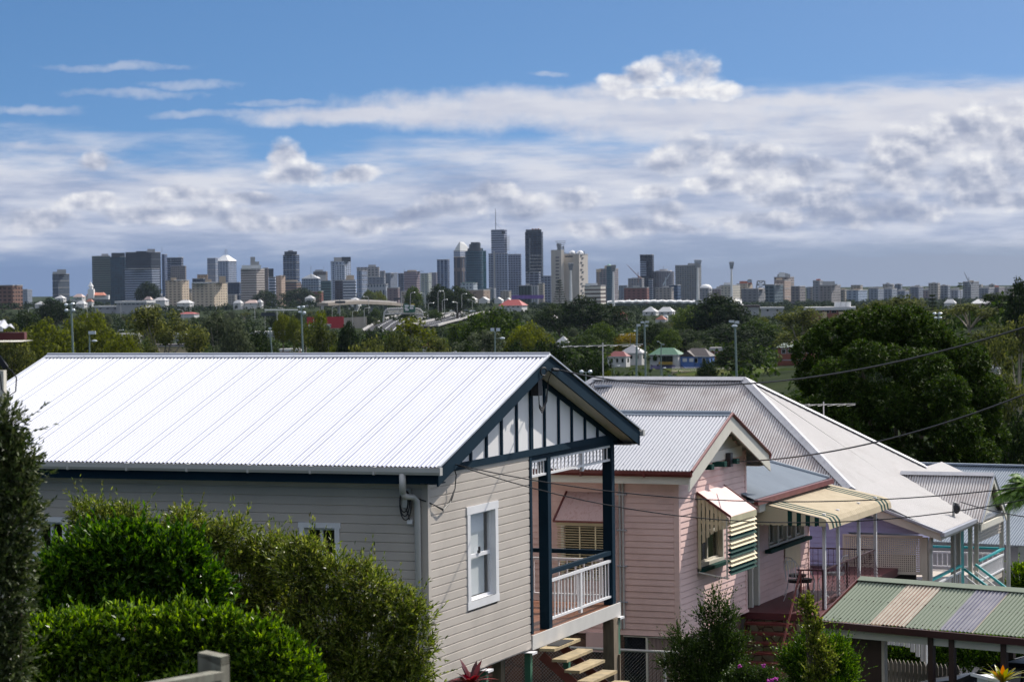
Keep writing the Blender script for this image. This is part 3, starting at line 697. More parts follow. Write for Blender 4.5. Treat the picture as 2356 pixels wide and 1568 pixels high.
m_iron=mat('maroon wrought iron',(.05,.012,.014),rough=.45,var=.2,scale=9)
m_wiron=mat('white painted iron',(.70,.70,.70),rough=.4,var=.04)
m_black=mat('black vinyl',(.015,.014,.016),rough=.35)
def stone(name,c1,c2,line,sc=3.2):
    m,nt,b=newmat(name); tc=N(nt,'ShaderNodeNewGeometry').outputs['Position']
    v=N(nt,'ShaderNodeTexVoronoi'); v.feature='DISTANCE_TO_EDGE'; v.inputs['Scale'].default_value=sc; nt.links.new(tc,v.inputs['Vector'])
    v2=N(nt,'ShaderNodeTexVoronoi'); v2.inputs['Scale'].default_value=sc; nt.links.new(tc,v2.inputs['Vector'])
    sp=N(nt,'ShaderNodeSeparateColor'); nt.links.new(v2.outputs['Color'],sp.inputs[0])
    c=mixc(nt,sp.outputs[0],c1,c2); c=mixc(nt,Mth(nt,'LESS_THAN',v.outputs['Distance'],.05),c,line)
    nt.links.new(c,b.inputs['Base Color']); b.inputs['Roughness'].default_value=.8
    bp=N(nt,'ShaderNodeBump'); bp.inputs['Distance'].default_value=.03; nt.links.new(v.outputs['Distance'],bp.inputs['Height']); nt.links.new(bp.outputs[0],b.inputs['Normal']); return m
m_stone=stone('brown crazy stone',(.20,.12,.09),(.14,.09,.07),(.10,.07,.06))
m_stone2=stone('cream and rust crazy stone',(.52,.45,.32),(.35,.24,.14),(.14,.06,.04),4.5)
F=F2
H=thing('weatherboard_house','pink weatherboard house with silver gable roof, hooded window and striped awning','house',F.p(0,0,10))
FZ=12.62; EZ=16.09; UL=-.36; UR=5.22; UC=(UL+UR)/2; OW=.42; L=-9.2; RZ=17.12
su=(F.a*(UC-UL)+UP*(RZ-EZ)).normalized(); sl_=math.hypot(UC-UL,RZ-EZ); su2=(F.a*(UC-UR)+UP*(RZ-EZ)).normalized()
rf=corrugated(F.p(UL,0,EZ),F.b,su,[(L,0),(OW,0),(OW,sl_-.03),(L,sl_-.03)],.076,.0095,8)
r2=corrugated(F.p(UR,0,EZ),F.b,su2,[(L,0),(OW,0),(OW,sl_-.03),(L,sl_-.03)],.076,.0095,4); rf.add(r2.v,r2.f)
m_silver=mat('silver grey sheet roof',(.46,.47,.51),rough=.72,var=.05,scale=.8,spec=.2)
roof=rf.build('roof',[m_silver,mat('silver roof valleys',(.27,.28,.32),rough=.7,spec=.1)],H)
mb=MB(); mb.tube([F.p(UC,L,RZ+.03),F.p(UC,OW-.02,RZ+.03)],.05,10)
for s_ in (su,su2): p0=F.p(UC,L,RZ+.03);p1=F.p(UC,OW-.02,RZ+.03); mb.prism([p0,p1,p1-s_*.14,p0-s_*.14],UP*-.008)
mb.build('ridge_cap',m_bluer,roof,smooth=False)
mb=MB()
for k in range(4):
    for x in np.arange(L+.1,OW,.38): mb.cb(F.p(UL,0,EZ)+F.b*(round(x/.076)*.076)+su*(.25+k*.8)+V((0,0,.018)),.018,.018,.012)
mb.build('roof_screw',m_ridge,roof)['kind']='stuff'
for u_e in (UL,UR):
    mb=MB(); mb.prism([F.p(u_e,L,EZ-.05),F.p(u_e,OW-.05,EZ-.05),F.p(UC,OW-.05,RZ-.05),F.p(UC,L,RZ-.05)],UP*.03); mb.build('soffit',m_cream,H)
    sg=1 if u_e<UC else -1
    mb=MB(); mb.prism([F.p(u_e-sg*.12,OW-.04,EZ-.40),F.p(u_e-sg*.0,OW-.04,EZ-.03),F.p(UC,OW-.04,RZ-.03),F.p(UC,OW-.04,RZ-.36),F.p(u_e+sg*.16,OW-.04,EZ-.30)],F.b*.035); mb.build('barge_board',m_cream,H)
    mb=MB(); s_=su if sg>0 else su2; mb.tube([F.p(u_e-sg*.02,OW+.015,EZ+.0),F.p(UC,OW+.015,RZ+.02)],.032,8); mb.build('verge_roll',m_maroon,H)
    mb=MB(); q=[(0,-.02),(0,-.10),(-.07,-.115),(-.10,-.06),(-.10,0),(-.085,0),(-.085,-.055),(-.01,-.09),(-.01,-.02)]
    mb.prism([F.p(u_e-sg*(-x) if sg>0 else u_e-x,L,EZ+z) for x,z in q] if False else [F.p(u_e+(x if sg>0 else -x),L,EZ+z) for x,z in q],F.b*(OW+.02-L)); g=mb.build('gutter',m_maroon,H)
    for x in (-.6,-2.0,-3.4,-4.8): bp(F,'bracket',m_maroon,g,*((u_e-.108,u_e-.06) if sg>0 else (u_e+.06,u_e+.108)),x,x+.04,EZ-.13,EZ+.004)
    bp(F,'fascia',m_cream,H,*((u_e+.0,u_e+.03) if sg>0 else (u_e-.03,u_e)),L,OW-.05,EZ-.27,EZ-.04)
    bp(F,'soffit',m_cream,H,*((u_e+.03,.02) if sg>0 else (4.72,u_e-.03)),L,OW-.05,EZ-.25,EZ-.235)
siding(F,'w',0,.08,4.63,FZ,16.62,.132,[(1.28,3.0,13.92,15.3)],.024,top=lambda t:EZ+(RZ-EZ)*(1-abs(t-UC)/(UC-UL))-.12).build('wall',m_pink,H)
siding(F,'u',0,L,-.07,FZ,15.93,.132,[(-2.52,-1.62,13.8,15.3)],.024).build('wall',m_pink,H)
bp(F,'corner_board',m_pink,H,-.03,.08,-.08,.03,FZ-.02,16.0); bp(F,'corner_board',m_pink,H,4.63,4.73,-.08,.03,FZ-.02,16.2)
bp(F,'sill_board',m_pink,H,-.02,4.73,.031,.06,FZ-.05,FZ+.0)
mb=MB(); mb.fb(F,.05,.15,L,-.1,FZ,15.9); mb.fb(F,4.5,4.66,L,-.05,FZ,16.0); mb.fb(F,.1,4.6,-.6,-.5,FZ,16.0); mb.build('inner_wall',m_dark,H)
mb=MB(); mb.prism([F.p(UC-1.75,.028,EZ+.2),F.p(UC+1.75,.028,EZ+.2),F.p(UC,.028,RZ-.16)],F.b*.014); mb.build('gable_panel',m_cream,H)
bp(F,'gable_beam',m_cream,H,.6,4.2,.03,.10,EZ+.02,EZ+.24)
for u in (1.45,2.35,3.25): bp(F,'gable_bracket',m_bgreen,H,u-.09,u+.09,.03,.30,EZ-.09,EZ+.018)
bp(F,'fuse_box',m_black,H,2.95,3.12,.11,.22,15.95,16.25)
# hooded bay window at the front
hu0,hu1=1.2,3.02; pr=.72
hb=thing('window_hood','pink sheet window hood with cream and green louvres on the pink gable wall','window hood',F.p(2.1,.3,13.8))
mb=MB(); mb.prism([F.p(hu0-.03,.03,15.52),F.p(hu1+.03,.03,15.52),F.p(hu1+.03,pr+.04,15.02),F.p(hu0-.03,pr+.04,15.02)],UP*.018); mb.build('hood_sheet',m_pinkf,hb)
for u in (hu0-.05,hu1+.03): 
    mb=MB(); mb.prism([F.p(u,.03,15.50),F.p(u,.03,15.56),F.p(u,pr+.06,15.06),F.p(u,pr+.06,15.0)],F.a*.02); mb.build('hood_edge',m_maroon,hb)
bp(F,'hood_rail',mat('olive cream paint',(.50,.46,.30)),hb,hu0-.03,hu1+.03,pr+.03,pr+.05,14.90,15.03)
n=12
for k in range(n):
    z1=14.90-k*.093; dk=k in (3,6,7,10,11); 
    mb=MB(); mb.prism([F.p(hu0-.02,pr-.03,z1),F.p(hu1+.02,pr-.03,z1),F.p(hu1+.02,pr+.055,z1-.085),F.p(hu0-.02,pr+.055,z1-.085)],F.b*.008+UP*.006); mb.build('louvre',m_bgreen if dk else m_yc,hb)
for u in (hu0-.02,hu1): bp(F,'louvre_stile',m_cream,hb,u,u+.025,pr-.06,pr-.03,13.74,15.0)
for u in (hu0-.02,):
    mb=MB()
    for k in range(7):
        w0=.04+k*.093; zt_=15.52-(w0/pr)*.48; w1=w0+.065
        zb_=14.02+.75*math.sqrt(max(0,1-((pr-w0)/pr)**2)) if k else 13.85
        mb.prism([F.p(u,w0,zb_),F.p(u,w1,zb_+.03),F.p(u,w1,zt_-.06),F.p(u,w0,zt_)],F.a*.012)
    mb.prism([F.p(u+.013,.04,15.50),F.p(u+.013,pr,15.0),F.p(u+.013,pr,14.86),F.p(u+.013,.04,15.36)],F.a*.014)
    mb.prism([F.p(u+.013,.04,14.95),F.p(u+.013,pr,14.90),F.p(u+.013,pr,14.83),F.p(u+.013,.04,14.88)],F.a*.010)
    mb.build('slatted_cheek',m_yc,hb)
mb=MB(); mb.tube([F.p(hu0-.03,.05,13.84),F.p(hu0+.0,pr-.02,13.72)],.018,6); mb.build('stay',m_cream,hb)
f=sash_window(F,H,'w',0,hu0+.06,hu1-.02,13.92,15.30,fr=.07,blind=False,mid=True,vert=True,wf=m_cream)
bp(F,'window_sill',m_bgreen,H,hu0-.02,hu1+.04,.03,.16,13.84,13.915)
# hood and slatted blind over the side window
hb=thing('window_hood','weathered pink hood above a buff slatted blind seen through the verandah','window hood',F.p(-.3,-2,14))
mb=MB(); mb.prism([F.p(-.03,-2.44,15.58),F.p(-.03,-1.56,15.58),F.p(-.56,-1.42,15.02),F.p(-.56,-2.53,15.02)],UP*.015); mb.build('hood_sheet',m_pinkold,hb)
for w,w2 in ((-2.46,-2.55),(-1.55,-1.40)):
    mb=MB(); mb.bar(F.p(-.03,w,15.6),F.p(-.58,w2,15.03),.025,.05); mb.build('hood_edge',m_maroon,hb)
bp(F,'hood_edge',m_maroon,hb,-.60,-.57,-2.56,-1.40,15.0,15.04); bp(F,'hood_rail',m_buff,hb,-.52,-.48,-2.52,-1.44,14.93,14.99)
for k in range(22):
    z=14.90-k*.052; mb=MB(); mb.prism([F.p(-.52,-2.50,z),F.p(-.52,-1.47,z),F.p(-.46,-1.47,z-.022),F.p(-.46,-2.50,z-.022)],UP*.009); mb.build('slat',m_buff,hb)
for w in (-2.0,-1.65): bp(F,'slat_tape',m_buff,hb,-.535,-.525,w,w+.03,13.78,14.92)
sash_window(F,H,'u',0,-2.6,-1.5,13.75,15.35,fr=.07,blind=False,mid=False,vert=True,wf=m_cream)
# pipes down the side wall
for dw in (0,.07):
    mb=MB(); mb.tube([F.p(-.05,-1.27+dw,15.85),F.p(-.05,-1.27+dw,12.75)],.022,8); mb.build('wall_pipe',m_gutter,H)
for z in (15.55,14.8,14.05,13.3): bp(F,'pipe_clip',m_ridge,H,-.08,-.025,-1.33,-1.12,z,z+.03)
# lower storey
mb=MB(); mb.fb(F,.06,.2,L,-.1,9,FZ-.02); mb.fb(F,.2,4.6,-.2,-.1,9,FZ-.02); mb.build('base_wall',m_stone,H)
bp(F,'meter_box',m_pinkf,H,-.14,.055,-2.02,-1.57,12.25,12.66)
bp(F,'screen_door',m_gdark,H,.02,.058,-1.22,-.74,10,FZ-.03); bp(F,'door_frame',m_cream,H,.0,.057,-.74,-.70,10,FZ-.02)
bp(F,'door_frame',m_cream,H,.0,.057,-1.24,-.2,FZ-.04,FZ-.021); bp(F,'door_frame',m_cream,H,.0,.057,-.16,-.12,10,FZ-.02)
mb=MB()
for k in range(6): mb.fb(F,.03,.055,-.69+k*.087,-.69+k*.087+.075,10,FZ-.06)
mb.build('panel_door',mat('mauve brown panels',(.26,.19,.18),var=.12),H)
sash_window(F,H,'w',-.1,.9,2.2,11.3,12.4,fr=.06,blind=False,mid=False,vert=True,wf=m_cream)
# porch: wall with door and window
w0=-.15
siding(F,'w',w0,6.15,10.3,12.55,14.95,.132,[(6.95,9.95,13.75,14.85)],.022).build('wall',m_pink,H)
bp(F,'wall',m_cream,H,4.74,6.15,w0-.9,w0-.8,12.55,14.95); bp(F,'door',mat('dark timber door',(.03,.015,.012),rough=.4),H,5.0,5.55,w0-.1,w0-.05,12.6,14.8); bp(F,'door_frame',m_cream,H,5.58,5.66,w0-.15,w0+.03,12.55,14.9); bp(F,'door_frame',m_cream,H,6.02,6.149,w0-.15,w0+.04,12.55,14.9)
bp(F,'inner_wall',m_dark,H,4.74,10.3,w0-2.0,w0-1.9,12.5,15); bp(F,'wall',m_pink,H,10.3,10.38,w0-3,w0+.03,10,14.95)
for a,b in ((6.95,7.7),(7.7,8.45),(8.45,9.2),(9.2,9.95)):
    f=sash_window(F,H,'w',w0+.0,a+.01,b-.01,13.77,14.85,fr=.05,blind=(a in (7.7,9.2)),mid=False,wf=m_cream)
bp(F,'window_sill',m_bgreen,H,6.6,10.1,w0+.03,w0+.18,13.68,13.76)
bp(F,'slatted_panel',m_buff,H,8.2,9.5,w0+.03,w0+.05,13.1,13.67)
# roof over porch and main roof behind the gable, one front plane
pe=F.p(0,.32,15.12); slope=.40; nrm=(UP+F.b*slope).normalized()
def onpl(px,py):
    r=ray(px,py); t=(pe-H0).dot(nrm)/r.dot(nrm); q=H0+r*t-F.o; return (q.dot(F.a),q.dot(F.b))
pc=[onpl(*zr(*q)) for q in ((1000,490),(410,262),(140,185))]
print('lower roof pts',pc)
sd_=(UP*slope-F.b).normalized(); k_=1/math.hypot(1,slope); conv=lambda u,w:(u,(.32-w)/k_)
hipA=(10.55,.32); 
wt=-7.0; ua=hipA[0]-(.32-wt)
mb=corrugated(pe,F.a,sd_,[conv(4.2,.32),conv(*hipA),conv(ua,wt),conv(-2.2,wt),conv(-2.2,-3),conv(4.2,-3)][:],.076,.009,8)
mb=corrugated(pe,F.a,sd_,[conv(4.36,.32),conv(*hipA),conv(ua,wt),conv(ua-4,wt),conv(4.36,-3)],.076,.009,8)
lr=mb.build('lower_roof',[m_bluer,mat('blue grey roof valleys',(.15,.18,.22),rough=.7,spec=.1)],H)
zt_=15.12+(.32-wt)*slope
mb=MB(); mb.prism([F.p(10.55,.32,15.12),F.p(10.55,wt-(.32-wt),15.12),F.p(ua,wt,zt_)],UP*.01); mb.prism([F.p(4.3,.30,15.06),F.p(10.5,.30,15.06),F.p(10.5,-4,15.04),F.p(4.3,-4,15.04)],UP*.02); mb.build('lower_roof_slab',m_bluer,H)
mb=MB(); mb.tube([F.p(10.55,.32,15.15),F.p(ua,wt,zt_+.03)],.05,8); mb.build('hip_cap',m_bluer,lr)
bp(F,'gutter',m_maroon,H,4.3,10.6,.33,.43,15.0,15.12); bp(F,'gutter',m_maroon,H,10.56,10.66,-4,.43,15.0,15.12)
bp(F,'fascia',m_cream,H,4.74,5.3,.20,.32,14.80,15.02)
# striped awning
aw=thing('striped_awning','cream metal awning with dark green edge stripes and curved drip edge over the maroon deck','awning',F.p(8,1.6,12.5))
def awn_prof(t):
    # t 0..1 from wall to drip edge
    if t<.82: w=1.62*t/.82; return w,15.0-.34*t/.82
    a=(t-.82)/.18*math.pi/2; return 1.62+.18*math.sin(a),14.66-.26*(1-math.cos(a))
u0,u1=5.22,10.95; n=40; wd_=(u1-u0)/n
for k in range(n):
    dark=k in (2,4,6,8,n-3,n-5,n-7); 
mbc=MB(); m_st=[]
for k in range(n):
    dark=k in (2,4,6,n-3,n-5,n-7); mbx=MB() if dark else mbc
    a=u0+k*wd_; prof=[awn_prof(j/16) for j in range(17)]; lift=.012
    vs=[];fs=[]
    for (w,z) in prof: vs+= [F.p(a,w,z),F.p(a+wd_*.08,w,z+lift),F.p(a+wd_*.92,w,z+lift),F.p(a+wd_,w,z)]
    for j in range(16):
        for c in range(3): i=j*4+c; fs.append((i,i+1,i+5,i+4))
    mbx.add(vs,fs)
    if dark: m_st.append(mbx)
mbc.build('awning_sheet',mat('cream awning enamel',(.48,.405,.29),rough=.8,spec=.1,var=.05,dirt=(.3,.24,.15),dirt_amt=.3,dirt_scale=4),aw)
for q_ in m_st: q_.build('green_stripe',m_bgreen,aw)
# hanging end cheek of the awning
m_chk=mat('cream awning cheek',(.60,.53,.36),rough=.5,var=.04)
for uu in (u0,u1):
    k=0;w=0.0;ms=MB();md=MB()
    while w<1.7:
        w1=min(1.72,w+.052); zt2=15.0-.34*w/1.62-.01; zb2=14.50-.03*abs(math.sin(k*1.2))
        (md if (k>=16 and k%4 in(0,1) and k<31) else ms).prism([F.p(uu,w,zb2),F.p(uu,w1,zb2),F.p(uu,w1,zt2-.01),F.p(uu,w,zt2)],F.a*.006); w=w1;k+=1
    ms.build('awning_cheek',m_chk,aw)
    if md.v: md.build('green_cheek_stripes',m_bgreen,aw)
for u in (5.72,6.9,8.77,10.35): 
    bp(F,'awning_post',m_white,aw,u-.035,u+.035,1.50,1.57,12.56,14.72)
# deck, rail, stairs
dk=thing('porch_deck','maroon painted porch deck on crazy stone base beneath the striped awning','deck',F.p(7.5,.7,10))
bp(F,'deck_floor',m_mdeck,dk,4.75,10.75,w0,1.72,12.40,12.55); bp(F,'deck_base',m_stone2,dk,4.85,10.6,-.1,1.60,9,12.39); bp(F,'deck_floor',m_mdeck,dk,10.751,16,-3,1.0,12.3,12.5)
rl_=thing('iron_railing','bowed maroon wrought iron railing around the porch deck','railing',F.p(8,1.6,12.55))
mb=MB(); mb.fb(F,5.69,10.4,1.50,1.53,13.42,13.45); mb.build('top_rail',m_iron,rl_)
mb=MB(); mb.fb(F,5.69,10.4,1.50,1.53,12.62,12.64); mb.build('bottom_rail',m_iron,rl_)
mb=MB(); mb.fb(F,10.37,10.4,-.35,1.5,13.42,13.45); mb.build('top_rail',m_iron,rl_)
mb=MB(); mb.fb(F,5.66,5.69,.9,1.5,13.42,13.45); mb.build('top_rail',m_iron,rl_)
for u in (5.69,7.78,10.38): bp(F,'rail_post',m_iron,rl_,u-.02,u+.02,1.49,1.53,12.55,13.46)
mb=MB(); nb=44
for k in range(nb):
    u=5.75+k*(10.35-5.75)/nb
    mb.tube([F.p(u,1.515,13.42),F.p(u,1.53,13.2),F.p(u,1.62,12.95),F.p(u,1.68,12.80),F.p(u,1.60,12.68),F.p(u,1.515,12.63)],.007,4)
mb.build('rail_bars',m_iron,rl_)
mb=MB()
for k in range(14):
    w=-.3+k*.13; mb.tube([F.p(10.385,w,13.42),F.p(10.385,w,12.6)],.006,4)
mb.tube([F.p(10.385,-.35,13.1),F.p(10.385,1.5,13.1)],.006,4)
mb.build('rail_bars',m_iron,rl_)
mb=MB()
for k in range(5): mb.tube([F.p(5.675,.95+k*.11,13.42),F.p(5.675,.95+k*.11,12.6)],.007,4)
mb.build('rail_bars',m_iron,rl_)
stt=thing('porch_stairs','dark maroon timber stairs rising to the porch beside the pink wall','stairs',F.p(4,.6,10))
for k in range(10):
    u=4.70-k*.20; z=12.36-k*.19; bp(F,'tread',m_maroon,stt,u-.27,u,.05,1.12,z-.05,z)
for w in (.04,1.12):
    mb=MB(); mb.bar(F.p(4.75,w,12.30),F.p(4.75-10*.20,w,12.30-10*.19),.04,.2,side=F.b); mb.build('stringer',m_maroon,stt)
mb=MB(); mb.bar(F.p(5.1,1.16,13.5),F.p(5.1-9*.22,1.16,13.3-9*.20),.035,.05,side=F.b); mb.bar(F.p(5.1,1.16,12.4),F.p(5.1,1.16,13.5),.03,.03,side=F.b); mb.bar(F.p(3.2,1.16,10.2),F.p(3.2,1.16,11.6),.03,.03,side=F.b); mb.build('hand_rail',m_maroon,stt)
# porch furniture
def iron_chair(c,rz,label,seatm):
    ch=thing('garden_chair',label,'chair',c,'porch dining set'); x=V((math.cos(rz),math.sin(rz),0)); y=V((-x.y,x.x,0))
    mb=MB(); mb.cone(V(c)+UP*.45,.20,.21,.06,14); mb.build('seat',seatm,ch)
    for a,b in ((-1,-1),(1,-1),(-1,1),(1,1)):
        mb=MB(); p=V(c)+x*a*.14+y*b*.14+UP*.45; mb.tube([p,p+x*a*.03+y*b*.03-UP*.22,p+x*a*.09+y*b*.09-UP*.45],.009,5); mb.build('leg',m_wiron,ch)
    mb=MB(); q=V(c)+y*.2+UP*.45
    mb.tube([q+x*(-.17),q+x*(-.19)+y*.05+UP*.35,q+x*(-.1)+y*.08+UP*.47,q+x*.1+y*.08+UP*.47,q+x*.19+y*.05+UP*.35,q+x*.17],.010,5)
    for s in (-.09,0,.09): mb.tube([q+x*s,q+x*s+y*.06+UP*.46],.006,4)
    mb.build('backrest',m_wiron,ch)
iron_chair(F.p(6.9,.55,12.55),.4,'white iron garden chair with black round seat nearest the railing corner',m_black)
iron_chair(F.p(8.0,.25,12.55),2.2,'white iron garden chair with black round seat nearest the porch window',m_black)
iron_chair(F.p(8.6,1.0,12.55),-2.2,'white iron garden chair with pale cushion behind the glass table',m_wiron)
tb=thing('glass_table','round glass porch table on white iron legs','table',F.p(7.8,.75,12.55))
mb=MB(); mb.cone(F.p(7.8,.75,13.28),.48,.48,.012,28); mb.build('table_top',m_clear,tb)
for k in range(3):
    t=k*2.1; d=V((math.cos(t),math.sin(t),0)); c=F.p(7.8,.75,0); mb=MB(); mb.tube([c+UP*13.28+d*.3,c+UP*12.95+d*.06,c+UP*12.75+d*.1,c+UP*12.55+d*.3],.012,5); mb.build('leg',m_wiron,tb)
sl2=thing('bar_stool','black padded stool in front of the railing corner','stool',F.p(6.3,.9,12.55))
mb=MB(); mb.cone(F.p(6.3,.9,13.08),.17,.19,.09,14); mb.build('seat',m_black,sl2)
for k in range(4):
    t=k*1.57+.5; d=V((math.cos(t),math.sin(t),0)); mb=MB(); mb.tube([F.p(6.3,.9,13.08)+d*.1,F.p(6.3,.9,12.55)+d*.2],.012,5); mb.build('leg',m_iron,sl2)
# chain wire fence between the two houses
cf=thing('chain_wire_fence','chain wire fence with grey pipe top rail between grey and pink houses','fence',F.p(-1,-1,10.2))
mb=MB(); mb.tube([F.p(-1,-3.6,12.45),F.p(-1,.9,12.45)],.03,8); mb.build('top_rail',m_gutter,cf)
for w in (-3.0,.02,.9): mb=MB(); mb.tube([F.p(-1,w,9.8),F.p(-1,w,12.45)],.028,8); mb.build('fence_post',m_gutter,cf)
mb=MB()
for k in range(-40,60):
    for sg in (-1,1):
        w=-3.6+k*.075; za,zb_=10.4,12.44; wA=w; wB=w+sg*(zb_-za)
        t0,t1=0,1
        lo,hi=-3.6,.88
        if wB!=wA:
            ta=(lo-wA)/(wB-wA); tb_=(hi-wA)/(wB-wA); t0=max(0,min(ta,tb_)); t1=min(1,max(ta,tb_))
        if t1>t0: mb.tube([F.p(-1,wA+(wB-wA)*t0,za+(zb_-za)*t0),F.p(-1,wA+(wB-wA)*t1,za+(zb_-za)*t1)],.0025,3)
mb.build('wire_mesh',m_metalw,cf)

# ================================================================ the lilac house
F=F3
m_lilac=mat('lilac board paint',(.34,.34,.56),rough=.6,var=.06,scale=1.1,dirt=(.2,.2,.32),dirt_amt=.3)
m_teal=mat('turquoise paint',(.02,.38,.40),rough=.4,var=.08)
m_latt=mat('buff lattice paint',(.58,.52,.45),rough=.6,var=.06)
H=thing('weatherboard_house','lilac house with aged zinc hip roof, lattice screened verandah and turquoise handrails','house',F.p(0,0,9.5))
ue=-.36
B=F.atu(*zr(1450,665),ue); E_=F.atu(*zr(1920,890),ue)
tx,ty=zr(893,92); best=None
for i in range(1,1400):
    t=i*.01; pr_=proj(F.p(ue+t,B[0]-t,B[1]+t*.6))
    if best is None or abs(pr_[0]-tx)<best[0]: best=(abs(pr_[0]-tx),t)
t=best[1]; zR=B[1]
while proj(F.p(ue+t,B[0]-t,zR))[1]>ty: zR+=.02
wB,hzB=B; wE,hzE=E_; uR=ue+t; wR=B[0]-t
wL=F.atu(*zr(105,92),uR)[0]
print('house3',B,E_,t,zR,wL)
# left face: eave u=ue at z hzB, ridge at uR
sA=(F.a*t+UP*(zR-hzB)).normalized(); lA=math.hypot(t,zR-hzB)
wl2=wL-t
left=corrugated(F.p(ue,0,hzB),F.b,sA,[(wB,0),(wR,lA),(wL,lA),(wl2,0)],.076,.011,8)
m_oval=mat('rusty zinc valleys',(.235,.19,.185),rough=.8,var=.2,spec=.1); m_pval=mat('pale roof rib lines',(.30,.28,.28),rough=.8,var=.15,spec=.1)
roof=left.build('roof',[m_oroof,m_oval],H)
# front face of the hip
sB=(-F.b*t+UP*(zR-hzB)).normalized()
front=corrugated(F.p(0,wB,hzB),F.a,sB,[(ue,0),(uR,lA),(ue+2*t,0)],.152,.006,8)
# verandah roof, gentler pitch, carries on from the hip to the street eave
uN=F.atw(*zr(2340,740),wE)[0]; lv=math.hypot(wE-wB,hzB-hzE); sV=(-F.b*(wE-wB)+UP*(hzB-hzE)).normalized()
ver=corrugated(F.p(0,wE,hzE),F.a,sV,[(ue,0),(uN,0),(max(uN,ue+2*t),lv),(ue,lv)],.152,.006,8)
n0=len(front.f); front.add(ver.v,ver.f); front.mi.update({k+n0:v for k,v in ver.mi.items()}); front.build('front_roof',[m_pale,m_pval],H)
mb=MB(); mb.prism([F.p(ue,wB,hzB-.04),F.p(uN,wB,hzB-.04),F.p(uN,wE-.02,hzE-.04),F.p(ue,wE-.02,hzE-.04)],UP*.025)
mb.prism([F.p(ue+2*t,wB,hzB),F.p(ue+2*t,wl2,hzB),F.p(uR,wL,zR),F.p(uR,wR,zR)],UP*.01); mb.prism([F.p(ue,wl2,hzB),F.p(uR,wL,zR),F.p(ue+2*t,wl2,hzB)],UP*.01); mb.build('roof_slab',m_oroof,H)
def cap(a,b,m=m_ridge,w=.17):
    mb=MB(); d=(V(b)-V(a)).normalized(); s=d.cross(UP).normalized()
    mb.prism([V(a)-s*w-UP*.04,V(a)+UP*.05,V(a)+s*w-UP*.04],V(b)-V(a)); return mb.build('ridge_cap',m,roof)
m_cap=mat('old ridge capping',(.36,.36,.39),rough=.5,var=.12,scale=4,metal=.2)
cap(F.p(uR,wL,zR+.03),F.p(uR,wR,zR+.03),m_cap); cap(F.p(uR,wR,zR+.03),F.p(ue,wB,hzB+.03),m_cap); cap(F.p(uR,wR,zR+.03),F.p(ue+2*t,wB,hzB+.03),m_cap); cap(F.p(uR,wL,zR+.03),F.p(ue,wl2,hzB+.03),m_cap)
mb=MB()
for k in range(30):
    c=F.p(uR,wR,zR).lerp(F.p(ue,wB,hzB),k/30); mb.cb(c+UP*.05-F.a*.1,.03,.03,.015)
mb.build('cap_screw',m_ridge,roof)['kind']='stuff'
# rake board and gutters
mb=MB(); mb.prism([F.p(ue-.03,wB-.6,hzB-.04),F.p(ue-.03,wE+.02,hzE-.04+.0),F.p(ue-.03,wE+.02,hzE-.22),F.p(ue-.03,wB-.6,hzB-.30)],F.a*.03); mb.build('barge_board',m_latt,H)
mb=MB(); mb.bar(F.p(ue-.06,wB-.5,hzB+.0),F.p(ue-.06,wE+.05,hzE),.07,.06,side=F.a); mb.build('gutter',m_ridge,H)
bp(F,'gutter',m_ridge,H,ue-.08,uN,wE+.0,wE+.11,hzE-.10,hzE+.0); bp(F,'fascia',m_latt,H,ue,uN,wE-.03,wE-.001,hzE-.20,hzE-.02)
bp(F,'gutter',m_ridge,H,ue-.1,ue,wl2,wB-.5,hzB-.1,hzB+.0); bp(F,'fascia',m_latt,H,ue,ue+.03,wl2,wB-.6,hzB-.25,hzB-.02)
# walls
wz=12.0
topf=lambda w_: hzB-.05 if w_<wB else hzE-.05+(hzB-hzE)*(wE-w_)/(wE-wB)
mb=MB(); wm=siding(F,'u',0,wl2+.4,-.1,9.5,hzB-.06,.15,[(-2.05,-.1,8,F.atu(*zp(1100,765),0)[1]+.01)],.02)
# clip boards above the verandah rake
good=MB(); 
for f in wm.f:
    pts=[V(wm.v[i]) for i in f]
    good.f.append(f)
good.v=[ (lambda q:(q.x,q.y,min(q.z,topf((q-F.o).dot(F.b)))))(V(v)) for v in wm.v]
good.build('wall',m_lilac,H)
bp(F,'wall',m_lilac,H,.3,uN-.4,-2.3,-2.2,9.5,hzB-.1); bp(F,'corner_post',m_latt,H,-.04,.10,-.10,.04,9.5,hzE-.18)
bp(F,'wall',m_lilac,H,uN-.4,uN-.3,wl2,-2.2,9.5,hzB-.1)
# lattice screen
lz1=F.atu(*zp(1100,765),0)[1]; lz0=F.atu(*zp(1105,1115),0)[1]; lw0=F.atu(*zp(385,735),0)[0]; lw1=-.09
ls=thing('lattice_screen','buff square lattice screen on the side of the lilac verandah','lattice screen',F.p(0,(lw0+lw1)/2,lz0))
for d in ((lw0,lw1,lz1-.05,lz1),(lw0,lw1,lz0,lz0+.05),(lw0,lw0+.05,lz0+.05,lz1-.05),(lw1-.05,lw1,lz0+.05,lz1-.05)): bp(F,'screen_frame',m_latt,ls,-.05,-.0,*d)
mb=MB(); st_=.055
k=0
while lw0+.05+k*st_<lw1-.05: mb.fb(F,-.03,-.018,lw0+.05+k*st_,lw0+.05+k*st_+.03,lz0+.05,lz1-.05); k+=1
mb.build('upright_laths',m_latt,ls); mb=MB(); k=0
while lz0+.05+k*st_<lz1-.07: mb.fb(F,-.018,-.008,lw0+.05,lw1-.05,lz0+.05+k*st_,lz0+.05+k*st_+.03); k+=1
mb.build('cross_laths',m_latt,ls)
